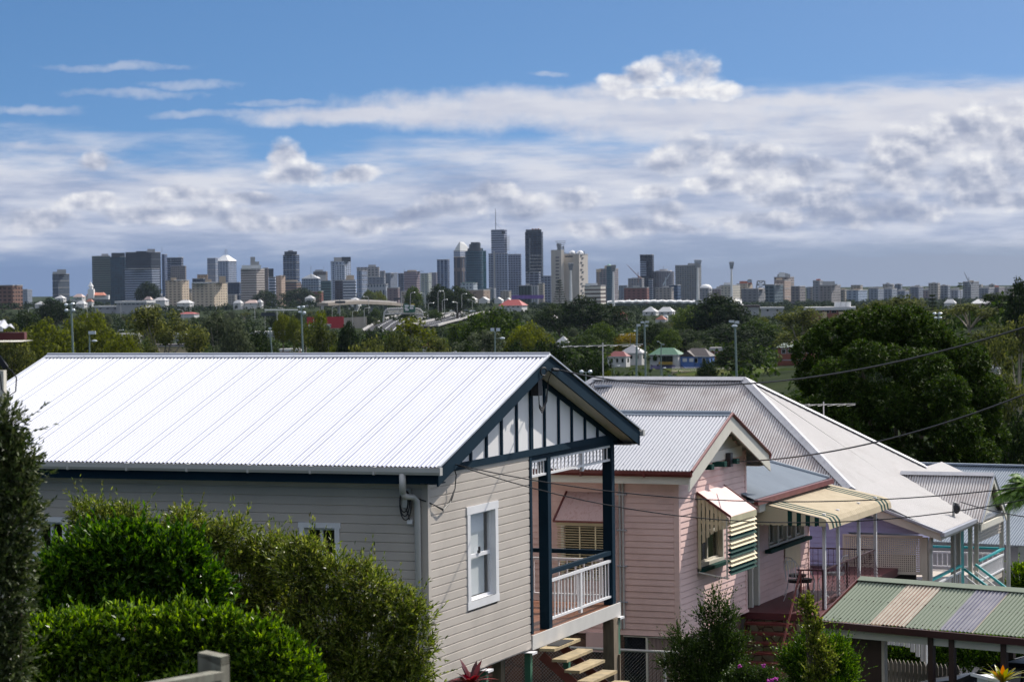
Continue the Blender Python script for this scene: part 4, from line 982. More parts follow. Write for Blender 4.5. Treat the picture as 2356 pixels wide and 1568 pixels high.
bp(F,'rail',m_teal,H,-.03,.03,lw0,-.1,lz0-.28,lz0-.20); bp(F,'inner_wall',m_dark,H,.9,1.0,-2.1,-.5,9.5,lz0+.4)
# verandah posts, rails, door
dz=lz0-.95
bp(F,'verandah_floor',m_latt,H,0,uN-.5,-2.2,0.0,dz-.15,dz)
def upw(q,w=0): return F.atw(*zp(*q),w)
posts=[upw((1160,1000)),upw((1390,1000)),upw((1440,1000)),upw((1545,1000)),upw((1600,1000)),upw((1825,1000))]
for (u,_) in posts[1:]: bp(F,'verandah_post',m_white if u<3.2 else m_latt,H,u-.055,u+.055,-.11,0,dz-.8,hzE-.2)
mb=MB(); u_,z_=upw((1865,800),.1); mb.tube([F.p(u_,.1,hzE-.1),F.p(u_,.1,dz-2)],.06,8); mb.build('downpipe',m_gutter,H)
mb=MB(); mb.tube([F.p(.1,.14,hzE-.1),F.p(-.02,.13,hzE-.25),F.p(-.04,.12,hzE-.45),F.p(.02,.1,hzE-.6),F.p(.05,.1,dz-2)],.06,10); mb.build('downpipe',m_gutter,H)
def zrail(q): return upw(q)[1]
uA,uB=posts[0][0],posts[2][0]; 
r1=(upw((1185,1155)),upw((1450,1050)))
bp(F,'handrail',m_teal,H,uA+.1,uB,-.04,.04,r1[0][1]-.03,r1[0][1]+.03)
rail(F,H,'u',0,uA+.1,uB-.05,dz+.05,r1[0][1]-.14,14)
uC_,uD=posts[4][0],posts[5][0]; z2=upw((1820,880))[1]
bp(F,'handrail',m_teal,H,uC_,uD,-.04,.04,z2-.03,z2+.03); rail(F,H,'u',0,uC_+.06,uD-.06,dz+.05,z2-.14,26)
bp(F,'handrail',m_teal,H,uD-.04,uD+.04,-2.2,-.05,z2-.03,z2+.03)
rail(F,H,'w',uD,-2.2,-.1,dz+.05,z2-.14,14)
# stairs rails going down to the street
ua_,za_=upw((1470,1060)); ub_,zb_=upw((1570,1020))
for (uu,zz) in ((ua_,za_),(ub_,zb_)):
    mb=MB(); mb.bar(F.p(uu,0,zz),F.p(uu,1.5,zz-1.1),.07,.06,side=F.a); mb.build('handrail',m_teal,H)
    mb=MB(); mb.bar(F.p(uu,0,zz-.2),F.p(uu,1.5,zz-1.3),.04,.05,side=F.a); mb.build('stair_rail',m_white,H)
for k in range(7): bp(F,'step',m_latt,H,ua_+.05,ub_-.05,.02+k*.22,.26+k*.22,dz-.2-k*.17,dz-.15-k*.17)
ud=upw((1500,900))[0]
bp(F,'door',m_teal,H,ud-.1,ud+.75,-.30,-.26,dz,dz+2.05)
bp(F,'door_frame',m_white,H,ud-.25,ud-.11,-.30,-.26,dz,dz+2.2)
# squatter's chair
ch=thing('deck_chair','grey slatted timber armchair on the lilac verandah','chair',F.p(1.4,-.6,dz))
bp(F,'seat',m_latt,ch,1.1,1.7,-.9,-.4,dz+.36,dz+.41); 
mb=MB(); 
for k in range(6): mb.prism([F.p(1.1+k*.1,-.9,dz+.4),F.p(1.18+k*.1,-.9,dz+.4),F.p(1.18+k*.1,-1.15,dz+1.1),F.p(1.1+k*.1,-1.15,dz+1.1)],F.b*.02)
mb.build('backrest',m_latt,ch)
for u in (1.08,1.7): bp(F,'armrest',m_latt,ch,u-.04,u+.05,-1.0,-.3,dz+.58,dz+.61); bp(F,'leg',m_latt,ch,u-.03,u+.03,-.42,-.36,dz,dz+.579)
# little street gable with its own corrugated roof
gzr=F.atw(*zr(2180,590),wE+.15)[1]; gu=F.atw(*zr(2180,590),wE+.15)[0]; gl=F.atw(*zr(2115,840),wE+.15); hw=gu-gl[0]
print('small gable',gu,gzr,gl,hw)
ge=gl[1]; gw=wE+.25
# ridge runs back until it meets the roof behind
def back(z):
    if z<=hzB: return wE-(z-hzE)/(hzB-hzE)*(wE-wB)
    return wB-(z-hzB)/(zR-hzB)*t
for sg in (-1,1):
    P0=F.p(gu+sg*hw,0,ge); s=(F.a*(-sg*hw)+UP*(gzr-ge)).normalized(); l=math.hypot(hw,gzr-ge)
    wb_r=back(gzr)-.0; wb_e=back(ge)
    corrugated(P0,F.b,s,[(wb_e-.02,0),(gw,0),(gw,l),(wb_r,l)],.076,.011,8).build('gable_roof',[m_oroof,m_oval],H)
    mb=MB(); mb.prism([F.p(gu+sg*hw*1.05,gw-.03,ge-.25),F.p(gu+sg*hw,gw-.03,ge-.02),F.p(gu,gw-.03,gzr-.02),F.p(gu,gw-.03,gzr-.2)],F.b*.03); mb.build('barge_board',m_cream,H)
    mb=MB(); mb.bar(F.p(gu+sg*hw,gw+.01,ge+.01),F.p(gu,gw+.01,gzr+.02),.03,.04,side=F.b); mb.build('verge_roll',m_ridge,H)
cap(F.p(gu,back(gzr),gzr+.03),F.p(gu,gw,gzr+.03),m_cap,.14)
mb=MB(); mb.prism([F.p(gu-hw*.85,gw-.2,ge-.05),F.p(gu+hw*.85,gw-.2,ge-.05),F.p(gu,gw-.2,gzr-.12)],F.b*.02); mb.build('gable_panel',m_cream,H)
bp(F,'gable_beam',m_cream,H,gu-hw*.9,gu+hw*.9,gw-.12,gw-.04,ge-.22,ge-.06)
mb=MB()
for a in range(10):
    u=gu-hw*.5+a*hw*.1; mb.ball(F.p(u,gw-.15,ge+.03+.09*(1-abs(a-4.5)/5)),.03,.015,.04,6,4)
mb.build('gable_fretwork',m_white,H)
for (a,b) in ((posts[4][0]+.05,posts[5][0]-.05),):
    mb=MB(); k=0
    while a+k*.09<b: mb.fb(F,a+k*.09,a+k*.09+.03,-.05,-.04,hzE-.95,hzE-.22); k+=1
    k=0
    while hzE-.95+k*.09<hzE-.22: mb.fb(F,a,b,-.04,-.03,hzE-.95+k*.09,hzE-.92+k*.09); k+=1
    mb.build('lattice_valance',m_latt,H)
# tv antennas
def antenna(c,h,label,cat='antenna',span=1.4,rz=.3):
    a=thing('tv_antenna',label,cat,c); c=V(c); x=V((math.cos(rz),math.sin(rz),0)); y=V((-x.y,x.x,0))
    mb=MB(); mb.tube([c,c+UP*h],.02,6); mb.build('mast',m_gutter,a)
    mb=MB(); mb.tube([c+UP*(h-.1)-x*span*.55,c+UP*(h-.1)+x*span*.55+UP*.05],.010,5); mb.build('boom',m_gutter,a)
    mb=MB()
    for k in range(7):
        p=c+UP*(h-.1)-x*span*.5+x*span*k/6; L_=(.75-.07*k); mb.tube([p-y*L_-x*.1*k/6,p+y*L_+x*.0],.005,4)
    mb.build('antenna_rods',m_gutter,a); return a
def roofz(u): return hzB+(zR-hzB)*(u-ue)/t
ax,ay=zr(148,130); 
# foot of the antenna on the left roof face
nA=F.a.cross(V((0,0,0))) if False else None
best=None
for i in range(0,200):
    u=ue+t*i/200; w,z=F.atu(*zr(148,122),u)
    if best is None or abs(z-roofz(u))<best[0]: best=(abs(z-roofz(u)),u,w,z)
ft=F.p(best[1],best[2],best[3]); hpx=proj(ft)[1]-788
antenna(ft,hpx/FPX*(ft.y),'tall TV antenna on a pipe mast at the ridge of the zinc roof',span=2.1,rz=-.2)
mb=MB(); mb.cb(ft-UP*.02,.5,.35,.06); o=mb.build('mast_plate',m_ridge,H)
q=at(*zr(1305,250),F.p(uR,wR,0).y+2); antenna(q-UP*.9,1.15,'low TV antenna showing beside the big dark tree',span=1.7,rz=-.35)
mb=MB(); mb.tube([q-UP*.9,V((q.x,q.y,12))],.03,6); mb.build('antenna_pole',m_gutter,H)
# service riser pole on the verandah roof
sp_=F.atw(*zp(1385,740),.15); st2=F.atw(*zp(1375,480),.15)
sv=thing('service_riser','bent grey power riser with black insulator above the lilac verandah roof','power riser',F.p(sp_[0],.15,sp_[1]-1))
mb=MB(); mb.tube([F.p(sp_[0],.15,sp_[1]-1.8),F.p(st2[0],.15,st2[1]-.05),F.p(st2[0]+.0,.15,st2[1]+.05),F.p(st2[0]+.08,.2,st2[1]+.02)],.03,8); mb.build('riser_pipe',m_gutter,sv)
mb=MB(); mb.ball(F.p(st2[0]+.05,.22,st2[1]-.12),.10,.10,.15,10,6); mb.build('insulator',m_cable,sv)
mb=MB()
for r in (.16,.22): mb.tube([F.p(st2[0]+r*.5*math.sin(a),.15,st2[1]-.25+r*1.3*math.cos(a)) for a in [i*2*math.pi/16 for i in range(17)]],.008,4)
mb.build('wire_loop',m_cable,sv)
# blue grey roof beyond
tl=at(*zr(1945,538),88); tr_=at(*zr(2500,550),86)
Hn=thing('neighbour_house','house with blue grey sheet roof just beyond the lilac house','house',V((tl.x+5,tl.y,9)))
e=(tr_-tl); e.z=0; ln=e.length; e.normalize(); s=(V((e.y,-e.x,0))+UP*-.42).normalized(); s=-s
bl=tl+V((e.y,-e.x,0))*5-UP*2.1
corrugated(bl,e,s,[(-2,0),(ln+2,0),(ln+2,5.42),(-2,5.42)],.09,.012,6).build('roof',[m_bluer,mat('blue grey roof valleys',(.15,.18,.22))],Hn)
mb=MB(); mb.bar(tl-e*2+UP*.05,tr_+e*2+UP*.05,.2,.06); mb.build('ridge_cap',m_bluer,Hn)
c=bl+V((e.y,-e.x,0))*(-.5); mb=MB(); mb.box(c-UP*4.5-e*1.5,e*(ln+2),V((-e.y,e.x,0))*6,UP*4.4); mb.build('wall',m_latt,Hn)

# ================================================================ carport and street corner
G=Frame(6013,*z8(900,700),46)
RZc,EZc=14.5,13.9
uR0,wR0=G.atz(*z8(640,170),RZc); uE0,wE0=G.atz(*z8(300,610),EZc)
print('carport',uR0,wR0,uE0,wE0)
m_cg=mat('sage green sheet',(.25,.285,.22),rough=.7,spec=.2,var=.06,scale=1.5,dirt=(.18,.2,.16),dirt_amt=.3,dirt_scale=3)
m_cc=mat('dirty cream plastic sheet',(.50,.45,.37),rough=.7,spec=.2,var=.12,scale=3,dirt=(.34,.24,.17),dirt_amt=.4,dirt_scale=5,stretch=(2,2,1))
m_cp=mat('grey violet plastic sheet',(.27,.265,.30),rough=.7,spec=.2,var=.1,dirt=(.4,.36,.36),dirt_amt=.4,dirt_scale=3)
m_dbrown=mat('dark brown posts',(.045,.022,.018),rough=.55,var=.2)
cp=thing('carport','carport with sage green, cream and violet striped corrugated roof on dark posts','carport',G.p(-.3,1,11.8))
sC=(G.a*(uR0-uE0)+UP*(RZc-EZc)).normalized(); lC=math.hypot(uR0-uE0,RZc-EZc)
xs=[wR0]+[G.atz(*z8(x,y),RZc)[1] for x,y in ((1085,228),(1430,250),(1820,280),(2150,300),(2192,303))]+[6.5]
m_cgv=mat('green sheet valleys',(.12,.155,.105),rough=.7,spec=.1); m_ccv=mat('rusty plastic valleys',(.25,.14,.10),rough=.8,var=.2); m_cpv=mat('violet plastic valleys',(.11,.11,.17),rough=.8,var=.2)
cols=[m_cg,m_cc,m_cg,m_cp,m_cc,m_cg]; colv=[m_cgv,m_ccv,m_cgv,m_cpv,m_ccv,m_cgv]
for k in range(6):
    a,b=xs[k],xs[k+1]; d=.012 if k%2 else 0
    corrugated(G.p(uE0,0,EZc+d),G.b,sC,[(a-.03*(k%2),0),(b+.03*(k%2),0),(b+.03*(k%2),lC),(a-.03*(k%2),lC)],.076,.011,8).build('roof_sheet',[cols[k],colv[k]],cp)
mb=MB()
for s_ in (.08,.75,1.4):
    for x in np.arange(wR0+.1,6,.152): mb.cb(G.p(uE0,0,EZc)+G.b*x+sC*s_+UP*.022,.02,.02,.014)
mb.build('roof_screw',m_dbrown,cp)['kind']='stuff'
mb=MB(); mb.prism([G.p(uR0-.13,wR0,RZc-.01),G.p(uR0-.13,6.5,RZc-.01),G.p(uR0,6.5,RZc+.05),G.p(uR0,wR0,RZc+.05)],UP*.01); mb.prism([G.p(uR0+.13,wR0,RZc-.01),G.p(uR0+.13,6.5,RZc-.01),G.p(uR0,6.5,RZc+.05),G.p(uR0,wR0,RZc+.05)],UP*.01); mb.build('ridge_cap',m_cg,cp)
mb=MB(); mb.prism([G.p(2*uR0-uE0,wR0,EZc),G.p(2*uR0-uE0,6.5,EZc),G.p(uR0,6.5,RZc-.01),G.p(uR0,wR0,RZc-.01)],UP*.01); mb.build('roof_sheet',m_cg,cp)
mb=MB(); mb.prism([G.p(uE0,wR0-.03,EZc-.12),G.p(uE0,wR0-.03,EZc+.04),G.p(uR0,wR0-.03,RZc+.05),G.p(uR0,wR0-.03,RZc-.1)],G.b*.025); mb.build('barge_board',m_maroon,cp)
bp(G,'gutter',mat('dark maroon gutter',(.05,.015,.016),rough=.4),cp,uE0-.09,uE0+.0,wR0-.03,6.5,EZc-.12,EZc-.0); bp(G,'beam',m_cream,cp,uE0+.03,uE0+.07,wR0,6.5,EZc-.27,EZc-.09)
for q in ((1385,1000),(1605,1000),(2150,950)):
    u,w=G.atz(*z8(*q),13.2); w=G.atu(*z8(*q),uE0+.05)[0]; bp(G,'post',m_dbrown,cp,uE0+.0,uE0+.10,w-.05,w+.05,11.3,EZc-.1)
for w in (1.6,3.8,6): bp(G,'post',m_dbrown,cp,2*uR0-uE0-.2,2*uR0-uE0-.1,w-.05,w+.05,11.3,EZc-.1)
wa_=G.atu(*z8(500,1000),uE0+.3)[0]; wb_=G.atu(*z8(885,1000),uE0+.3)[0]
sh=thing('brown_shed_wall','dark brown timber shed wall under the low end of the carport','shed',G.p(uE0+.3,wa_,11))
bp(G,'wall',mat('dark brown boards',(.06,.035,.028),rough=.7,var=.2,stretch=(6,6,.3)),sh,uE0+.30,uE0+.38,wa_-.3,wb_-.05,10.9,EZc-.29); bp(G,'corner_board',m_latt,sh,uE0+.29,uE0+.40,wb_-.048,wb_+.01,10.9,EZc-.29)
# picket fences
def picket(root_label,u,z0_,z1_,w0_,w1_,m,pw,gap,point,name='picket_fence',G=G,rz=(.2,)):
    pf=thing(name,root_label,'fence',G.p(u,(w0_+w1_)/2,z0_)); w=w0_
    while w<w1_:
        mb=MB(); mb.prism([G.p(u,w,z0_),G.p(u,w+pw,z0_),G.p(u,w+pw,z1_-point),G.p(u,w+pw*.8,z1_-point*.5),G.p(u,w+pw/2,z1_),G.p(u,w+pw*.2,z1_-point*.5),G.p(u,w,z1_-point)],G.a*.02); mb.build('picket',m,pf); w+=pw+gap
    bp(G,'rail',m_dbrown,pf,u+.021,u+.06,w0_,w1_,z1_-.30,z1_-.22); return pf
pa=G.atu(*z8(895,1000),1.2); pb=G.atu(*z8(1340,1000),1.2)
picket('buff pointed picket fence behind the carport posts',1.2,11.4,pa[1],pa[0],pb[0]+.6,mat('dull buff pickets',(.30,.26,.22)),.075,.012,.08)
pa=G.atu(*z8(895,790),2.2); pc_=G.atu(*z8(1300,960),2.2)
pf=thing('slatted_gate','white vertical slat screen behind the picket fence under the carport','screen',G.p(2.2,pa[0],12))
w=pa[0]
while w<pc_[0]: 
    fr_=(w-pa[0])/(pc_[0]-pa[0]); zb_=pa[1]-.12-max(0,fr_-.5)*.6; bp(G,'slat',m_white,pf,2.2,2.22,w,w+.085,zb_,pa[1]+.15); w+=.11
bp(G,'rail',m_white,pf,2.221,2.25,pa[0],pc_[0],pa[1]-.02,pa[1]+.03); bp(G,'post',m_white,pf,2.2,2.26,pc_[0],pc_[0]+.06,11.4,pa[1]+.1)
bn=thing('wheelie_bin','dark blue rubbish bin behind the picket fence','bin',G.p(1.9,pa[0]+.4,11.4)); mb=MB(); c=G.p(1.8,pa[0]+.45,11.5); mb.cone(c,.28,.36,1.0,4,rz=.7); mb.build('bin_body',mat('dark blue plastic',(.02,.05,.12),rough=.4),bn); mb=MB(); mb.cone(c+UP*1.0,.38,.34,.07,4,rz=.7); mb.build('lid',mat('dark blue plastic',(.02,.05,.12)),bn)
# dark parked car under the carport
def car_body(G,u,w,z,label):
    """car seen from the side, nose towards -w; side profile lofted across the width"""
    c=thing('parked_car',label,'car',G.p(u+.85,w+2.1,z))
    prof=[(0,.35),(.02,.62),(.15,.84),(1.05,1.02),(1.25,1.05),(1.95,1.36),(2.2,1.43),(3.1,1.44),(3.4,1.38),(4.0,1.02),(4.3,.98),(4.38,.6),(4.35,.35)]
    m_p=mat('dark navy car paint',(.010,.012,.020),rough=.42,var=.05,spec=.35)
    sec=[(-.0,.90,.93),(.10,1.0,1.0),(1.6,1.0,1.0),(1.7,.90,.93)]
    vs=[];fs=[];n=len(prof)
    for (d,sx,sz) in sec:
        for (x,zz) in prof:
            hh=.35+(zz-.35)*sz; dd=d
            if zz>.95: dd=.85+(d-.85)*(1-(zz-.95)*.42)
            vs.append(G.p(u+dd,w+2.19+(x-2.19)*sx,z+hh))
    for s in range(3):
        for i in range(n-1): fs.append((s*n+i,s*n+i+1,(s+1)*n+i+1,(s+1)*n+i))
    fs.append(tuple(range(n))); fs.append(tuple(range(4*n-1,3*n-1,-1)))
    MB().add(vs,fs).build('body',m_p,c)
    for a,b in (((1.42,.97),(2.0,1.33),),):
        pass
    def gl(pts,name='window'):
        mb=MB(); mb.prism([G.p(u+.85+(.0-.86)*(1-max(0,zz-.95)*.42)-.004,w+x,z+zz) for x,zz in pts],G.a*.006); mb.build(name,m_gdark,c)
    gl([(1.55,.98),(2.05,1.32),(2.55,1.37),(2.55,.98)]); gl([(2.62,.98),(2.62,1.37),(3.1,1.36),(3.3,.98)])
    mb=MB(); mb.prism([G.p(u+.15,w+1.30,z+.965),G.p(u+1.55,w+1.30,z+.965),G.p(u+1.40,w+1.95,z+1.372),G.p(u+.30,w+1.95,z+1.372)],-G.b*.012+UP*.012); mb.build('windscreen',m_gdark,c)
    for x in (.8,3.5):
        for d in (-.0,1.55):
            wh=MB(); ctr=G.p(u+d,w+x,z+.31); 
            wh.tube([ctr,ctr+G.a*.18],.31,20); o=wh.build('wheel',m_black,c)
            mb=MB(); mb.tube([ctr-G.a*.006,ctr+G.a*.01],.19,12); mb.build('rim',m_metalw,o)
    mb=MB(); mb.ball(G.p(u+.1,w+.12,z+.62),.12,.12,.07,8,5); mb.build('headlight',m_metalw,c)
    mb=MB(); mb.ball(G.p(u+1.6,w+.12,z+.62),.12,.12,.07,8,5); mb.build('headlight',m_metalw,c)
    mb=MB(); mb.ball(G.p(u-.06,w+1.5,z+1.0),.07,.10,.07,8,5); mb.build('door_mirror',m_p,c)
    bp(G,'door_handle',m_metalw,c,u-.012,u+.01,w+2.7,w+2.85,z+.85,z+.88)
wc=G.atu(*z8(930,1200),-.2)[0]
car_body(G,-.3,wc+.1,G.atu(*z8(1900,985),.2)[1]-1.44,'dark navy car parked beneath the striped carport roof')
# letterbox
lb_=at(*z8(2020,1200),38); lt=thing('letterbox','white gabled letterbox beside the yellow green cordyline','letterbox',V((lb_.x,lb_.y,11.5)))
mb=MB(); mb.cb(V((lb_.x,lb_.y,lb_.z-.6)),.30,.35,.62,.35); mb.build('box',m_white,lt)
mb=MB(); x=V((math.cos(.35),math.sin(.35),0)); y=V((-x.y,x.x,0)); c=V((lb_.x,lb_.y,lb_.z+.02)); mb.prism([c-x*.22-y*.25-UP*.02,c+x*.22-y*.25-UP*.12,c+x*.22-y*.25-UP*.09,c-x*.22-y*.25+UP*.03],y*.5); mb.build('lid',m_white,lt)
mb=MB(); mb.cb(V((lb_.x,lb_.y,11.5)),.1,.1,lb_.z-12.1,.35); mb.build('post',m_white,lt)
# neighbour corner at the left edge of the view
nb=thing('neighbour_house','corner of a nearby house with red fascia and white post at the picture edge','house',at(-60,900,20)+V((0,0,-6)))
Yn=20
def nbx(n,m,x0,x1,y0,y1,d0=0,d1=.1,root=nb):
    a=at(x0,y1,Yn+d0); b=at(x1,y0,Yn+d0); mb=MB(); mb.box(a,V((b.x-a.x,0,0)),V((0,d1,0)),V((0,0,b.z-a.z))); return mb.build(n,m,root)
nbx('corner_post',m_cream,-40,8,852,1700,.05,.12); nbx('fascia',m_maroon,-200,56,764,784); nbx('soffit',m_cream,-200,44,786,789,.02,.6)
a=at(-200,764,Yn); b=at(30,752,Yn)
mb=MB(); P0=at(-200,764,Yn); corr=corrugated(V((P0.x,Yn-.02,P0.z+.02)),V((1,0,0)),V((-.1,.9,.10)).normalized(),[(0,0),(.80,0),(.66,.5),(0,.5)],.076,.01,8); corr.build('roof',m_silver,nb)
mb=MB(); c=at(2,748,Yn+1); mb.cone(c-UP*.05,.016,.016,.06,10); mb.ball(c+UP*.01,.022,.022,.02,10,5); mb.build('roof_vent',m_metalw,nb)
mb=MB(); q0=at(2,828,Yn); mb.bar(at(-20,800,Yn),at(14,846,Yn),.03,.04); mb.tube([at(14,844,Yn),at(26,852,Yn),at(38,868,Yn),at(36,900,Yn),at(18,912,Yn),at(4,895,Yn),at(0,860,Yn)],.006,6); mb.build('cable_loop',m_cable,nb)
# weathered timber post and rail in front of the hedge
wf=thing('timber_fence','weathered grey timber fence post and sloping rail before the flowering hedge','fence',at(480,1560,15)-UP*1.0)
m_old=mat('weathered grey green timber',(.17,.16,.125),rough=.9,var=.3,scale=14,stretch=(1,1,.25),dirt=(.28,.30,.24),dirt_amt=.6,dirt_scale=12)
a=at(455,1500,15); mb=MB(); x=V((.8,-.35,0)).normalized(); y=V((-x.y,x.x,0))
mb.box(a-UP*1.5,x*.155,y*.10,UP*1.48); mb.prism([a-UP*.02,a+x*.155-UP*.075,a+x*.155-UP*.02,a+UP*.0],y*.10); mb.build('fence_post',m_old,wf)
mb=MB(); p=at(500,1552,14.85); q=at(345,1580,14.3); mb.bar(p,q+(q-p)*1.2,.10,.045); mb.build('fence_rail',m_old,wf)
# overhead cables
x_=F1
cs=F1.p(UK1,.2,18.2) if 'UK1' in globals() else q
g_near='power cables strung across the roofs'
def ray_at(px,py,Y): return at(px,py,Y)
s0=at(*z6(1545,268),46.0)
cable('power_cable','black cable running from the navy gable top out over the lilac house roof',s0,at(2480,712,30),.55,.013,m_cable,group=g_near)
s1=at(*z5(1010,325),55.3)
cable('power_cable','thick twisted black cable rising from the pink gable across the zinc roof',s1,at(2520,838,42),.35,.016,m_cable,group=g_near)
s2=at(*z6(690,1085),41.2)
cable('power_cable','upper of two thin cables from the grey house corner sagging across the pink gable',s2,at(2600,1083,34),.50,.009,m_cable,group=g_near)
cable('power_cable','lower of two thin cables from the grey house corner sagging across the pink gable',s2,at(2600,1089,37),.82,.009,m_cable,group=g_near)
s3=at(*zp(1440,462),66)
cable('power_cable','short black cable from the riser on the lilac verandah towards the street',s3,at(2520,1196,60),.15,.014,m_cable,group=g_near)

# ================================================================ far city
def tanx(px,py=690): r=ray(px,py); return r.x/r.y
def zat(px,py,Y): return at(px,py,Y).z
def cb_box(root,name,m,x0,xs,x1,yt,yb,D,th=.5,zb=None,dep=22,inset=0,cz=None):
    """box whose near vertical edge stands at pixel column xs at distance D; left face to x0, right face to x1"""
    top=zat(xs,yt,D); bot=zb if zb is not None else (zat(xs,yb,D) if yb is not None else gz(0,D)-3)
    E=V((tanx(xs)*D,D,0))
    def sol(d,px): t=tanx(px); return (t*E.y-E.x)/(d.x-t*d.y)
    if x1-xs<.5:
        th=math.atan2(E.x,E.y); dl=V((-math.cos(th),math.sin(th),0)); dr=V((math.sin(th),math.cos(th),0)); L1=abs(sol(dl,x0)); L2=dep
    elif xs-x0<.5:
        th=math.atan2(E.x,E.y); dr=V((math.cos(th),-math.sin(th),0)); dl=V((math.sin(th),math.cos(th),0)); L2=abs(sol(dr,x1)); L1=dep
    else:
        dl=V((-math.cos(th),math.sin(th),0)); dr=V((math.sin(th),math.cos(th),0)); L1=abs(sol(dl,x0)); L2=min(abs(sol(dr,x1)),110)
    mb=MB(); mb.box(V((E.x,E.y,bot)),dl*L1,dr*L2,UP*(top-bot))
    if name: mb.build(name,m,root)
    return E,dl,dr,L1,L2,bot,top
def tower(name,label,zf,x0,xs,x1,yt,yb,D,m,tops=(),masts=(),th=.34,cat='office tower',slab=None,group=None,mtop=None,bands=0):
    """pixel columns/rows are given in the coordinates of an enlargement zf"""
    c=lambda x,y: zf(x,y)
    X0,X1,XS=c(x0,0)[0],c(x1,0)[0],c(xs,0)[0]; YT=c(0,yt)[1]; YB=c(0,yb)[1]
    zb=gz(0,D)-4; 
    E=V((tanx(XS)*D,D,0)); t=th if (XS-X0>.5 and X1-XS>.5) else -math.atan2(E.x,E.y)
    rz=-t
    root=thing(name,label,cat,V((E.x,E.y,zb)),group,rz=rz if False else rz)
    E,dl,dr,L1,L2,b,tp=cb_box(root,'tower_body',m,X0,XS,X1,YT,None,D,th,zb)
    mt=mtop or m_conc
    # parapet
    mb=MB(); q=V((E.x,E.y,tp)); mb.box(q-(dl+dr)*.3,dl*(L1+.6),dr*(L2+.6),UP*1.2); mb.build('parapet',mt,root)
    for tpd in tops:
        a,bb,yy=tpd[:3]; mm=tpd[3] if len(tpd)>3 else mt
        cb_box(root,'roof_plant',mm,c(a,0)[0],c(bb,0)[0],c(bb,0)[0],c(0,yy)[1],None,D+6,th,tp+.1,dep=max(8,L2*.5) if L2<60 else 20)
    for (x,yy) in masts:
        p=at(c(x,0)[0],YT,D+8); zt=zat(c(x,0)[0],c(0,yy)[1],D+8); mb=MB(); mb.tube([V((p.x,p.y,tp)),V((p.x,p.y,zt))],.6,5,r2=.3); mb.build('mast',m_mast,root)
    for k in range(bands):
        z=b+(tp-b)*(k+1)/(bands+1); mb=MB(); mb.box(V((E.x,E.y,z))-(dl+dr)*.5,dl*(L1+1),dr*(L2+1),UP*.9); mb.build('balcony_slab',mt,root)
    return root,E,dl,dr,L1,L2,b,tp
m_conc=mat('far pale concrete',(.40,.39,.39),var=.1,scale=.05)
m_mast=mat('far mast steel',(.25,.27,.30),var=.05)
m_far_white=mat('far white roof',(.78,.77,.76),var=.04,scale=.1)
m_far_dark=mat('far dark cladding',(.04,.05,.065),var=.1,scale=.1)
m_far_tan=mat('far tan render',(.55,.42,.30),var=.1,scale=.1)
m_far_red=mat('far terracotta',(.42,.13,.07),var=.15,scale=.2)
fc=facade
GL='#22303f'
A,B_,C_,D_,E2=zA,zB,zC,zD,zE
def T(*a,**k): return tower(*a,**k)
n_='office_tower'; ap='apartment_tower'
# --- from the west end
T('brick_block','low brown brick block under a flat canopy at the left edge of the skyline',A,-60,110,195,412,525,3600,fc('#7a5a4c','#3a2c28',3.6,.5,5,.6),tops=[(0,150,405)],cat='office block')
T(ap,'small grey apartment pair far behind the brick block, half sunk below the trees',A,190,235,277,448,500,7600,fc('#8f95a0','#404a5a',3.2,.5,4,.6),tops=[(195,235,440)],masts=[(231,430)])
r=T(ap,'isolated dark unfinished tower with stepped top standing alone at the left of the skyline',A,452,500,597,312,480,6400,fc('#55606e','#182430',3.4,.6,4,.8),tops=[(492,570,272),(455,520,292)],cat='apartment tower',bands=4)
T(n_,'olive glass tower with a curved ribbed face at the head of the dark western cluster',A,793,950,950,160,450,6600,fc('#5c6660','#2c3a3a',3.8,.55,40,.98),tops=[(875,935,138),(835,950,155,m_far_dark)])
T(n_,'deep teal glass tower wedged between olive tower and black slab',A,950,1075,1082,165,450,6500,fc('#1d4354','#12303f',3.8,.9,5,.92),tops=[(960,1075,130,m_far_dark)])
T(n_,'very broad black slab office crossed by thin pale floor lines',A,1080,1300,1382,125,290,6400,fc('#39424e','#10161f',11.5,.92,60,1.0),tops=[(1268,1334,97),(1172,1300,115,m_far_dark)],masts=[(1388,75)],th=.38)
T(n_,'grey white office with dark window ribbons in front of the black slab',A,1072,1305,1372,268,478,6200,fc('#9aa3b4','#232f44',3.8,.5,50,1.0),tops=[(1100,1290,262)],th=.45)
T(n_,'slim blue grey tower with white edge right beside the black slab',A,1390,1415,1438,145,460,6700,fc('#8891a5','#2a3a58',3.8,.9,4,.8))
T(n_,'white framed portal top office with dark blue face',A,1438,1560,1576,172,440,6650,fc('#a5a8b2','#1e2c44',4,.8,30,.98),masts=[(1534,140)],th=.3)
T(n_,'brown gridded block in front of the white framed portal office',A,1464,1590,1600,245,365,6400,fc('#8a817c','#3c3f48',3.6,.6,3.4,.62),cat='office block')
T(ap,'cream and salmon apartment block with white top edge, left of the two',A,1418,1560,1622,368,535,4800,fc('#cbb9a2','#6b5c55',3.2,.45,6,.55),tops=[(1465,1515,343,m_far_tan),(1495,1600,360,m_far_white)],cat='apartment block',th=.38)
T(ap,'cream and salmon apartment block with blank cream wing, right of the two',A,1645,1835,1950,390,550,4700,fc('#cfbea6','#75665c',3.2,.45,6,.5),tops=[(1762,1815,357,m_far_tan),(1880,1938,330,m_far_tan),(1650,1865,380,m_far_white)],cat='apartment block',th=.38)
T('low_block','long low cream block between the two salmon apartment blocks',A,1590,1640,1665,472,540,4900,fc('#b5a896','#5a544e',3.4,.4,5,.5),cat='office block')
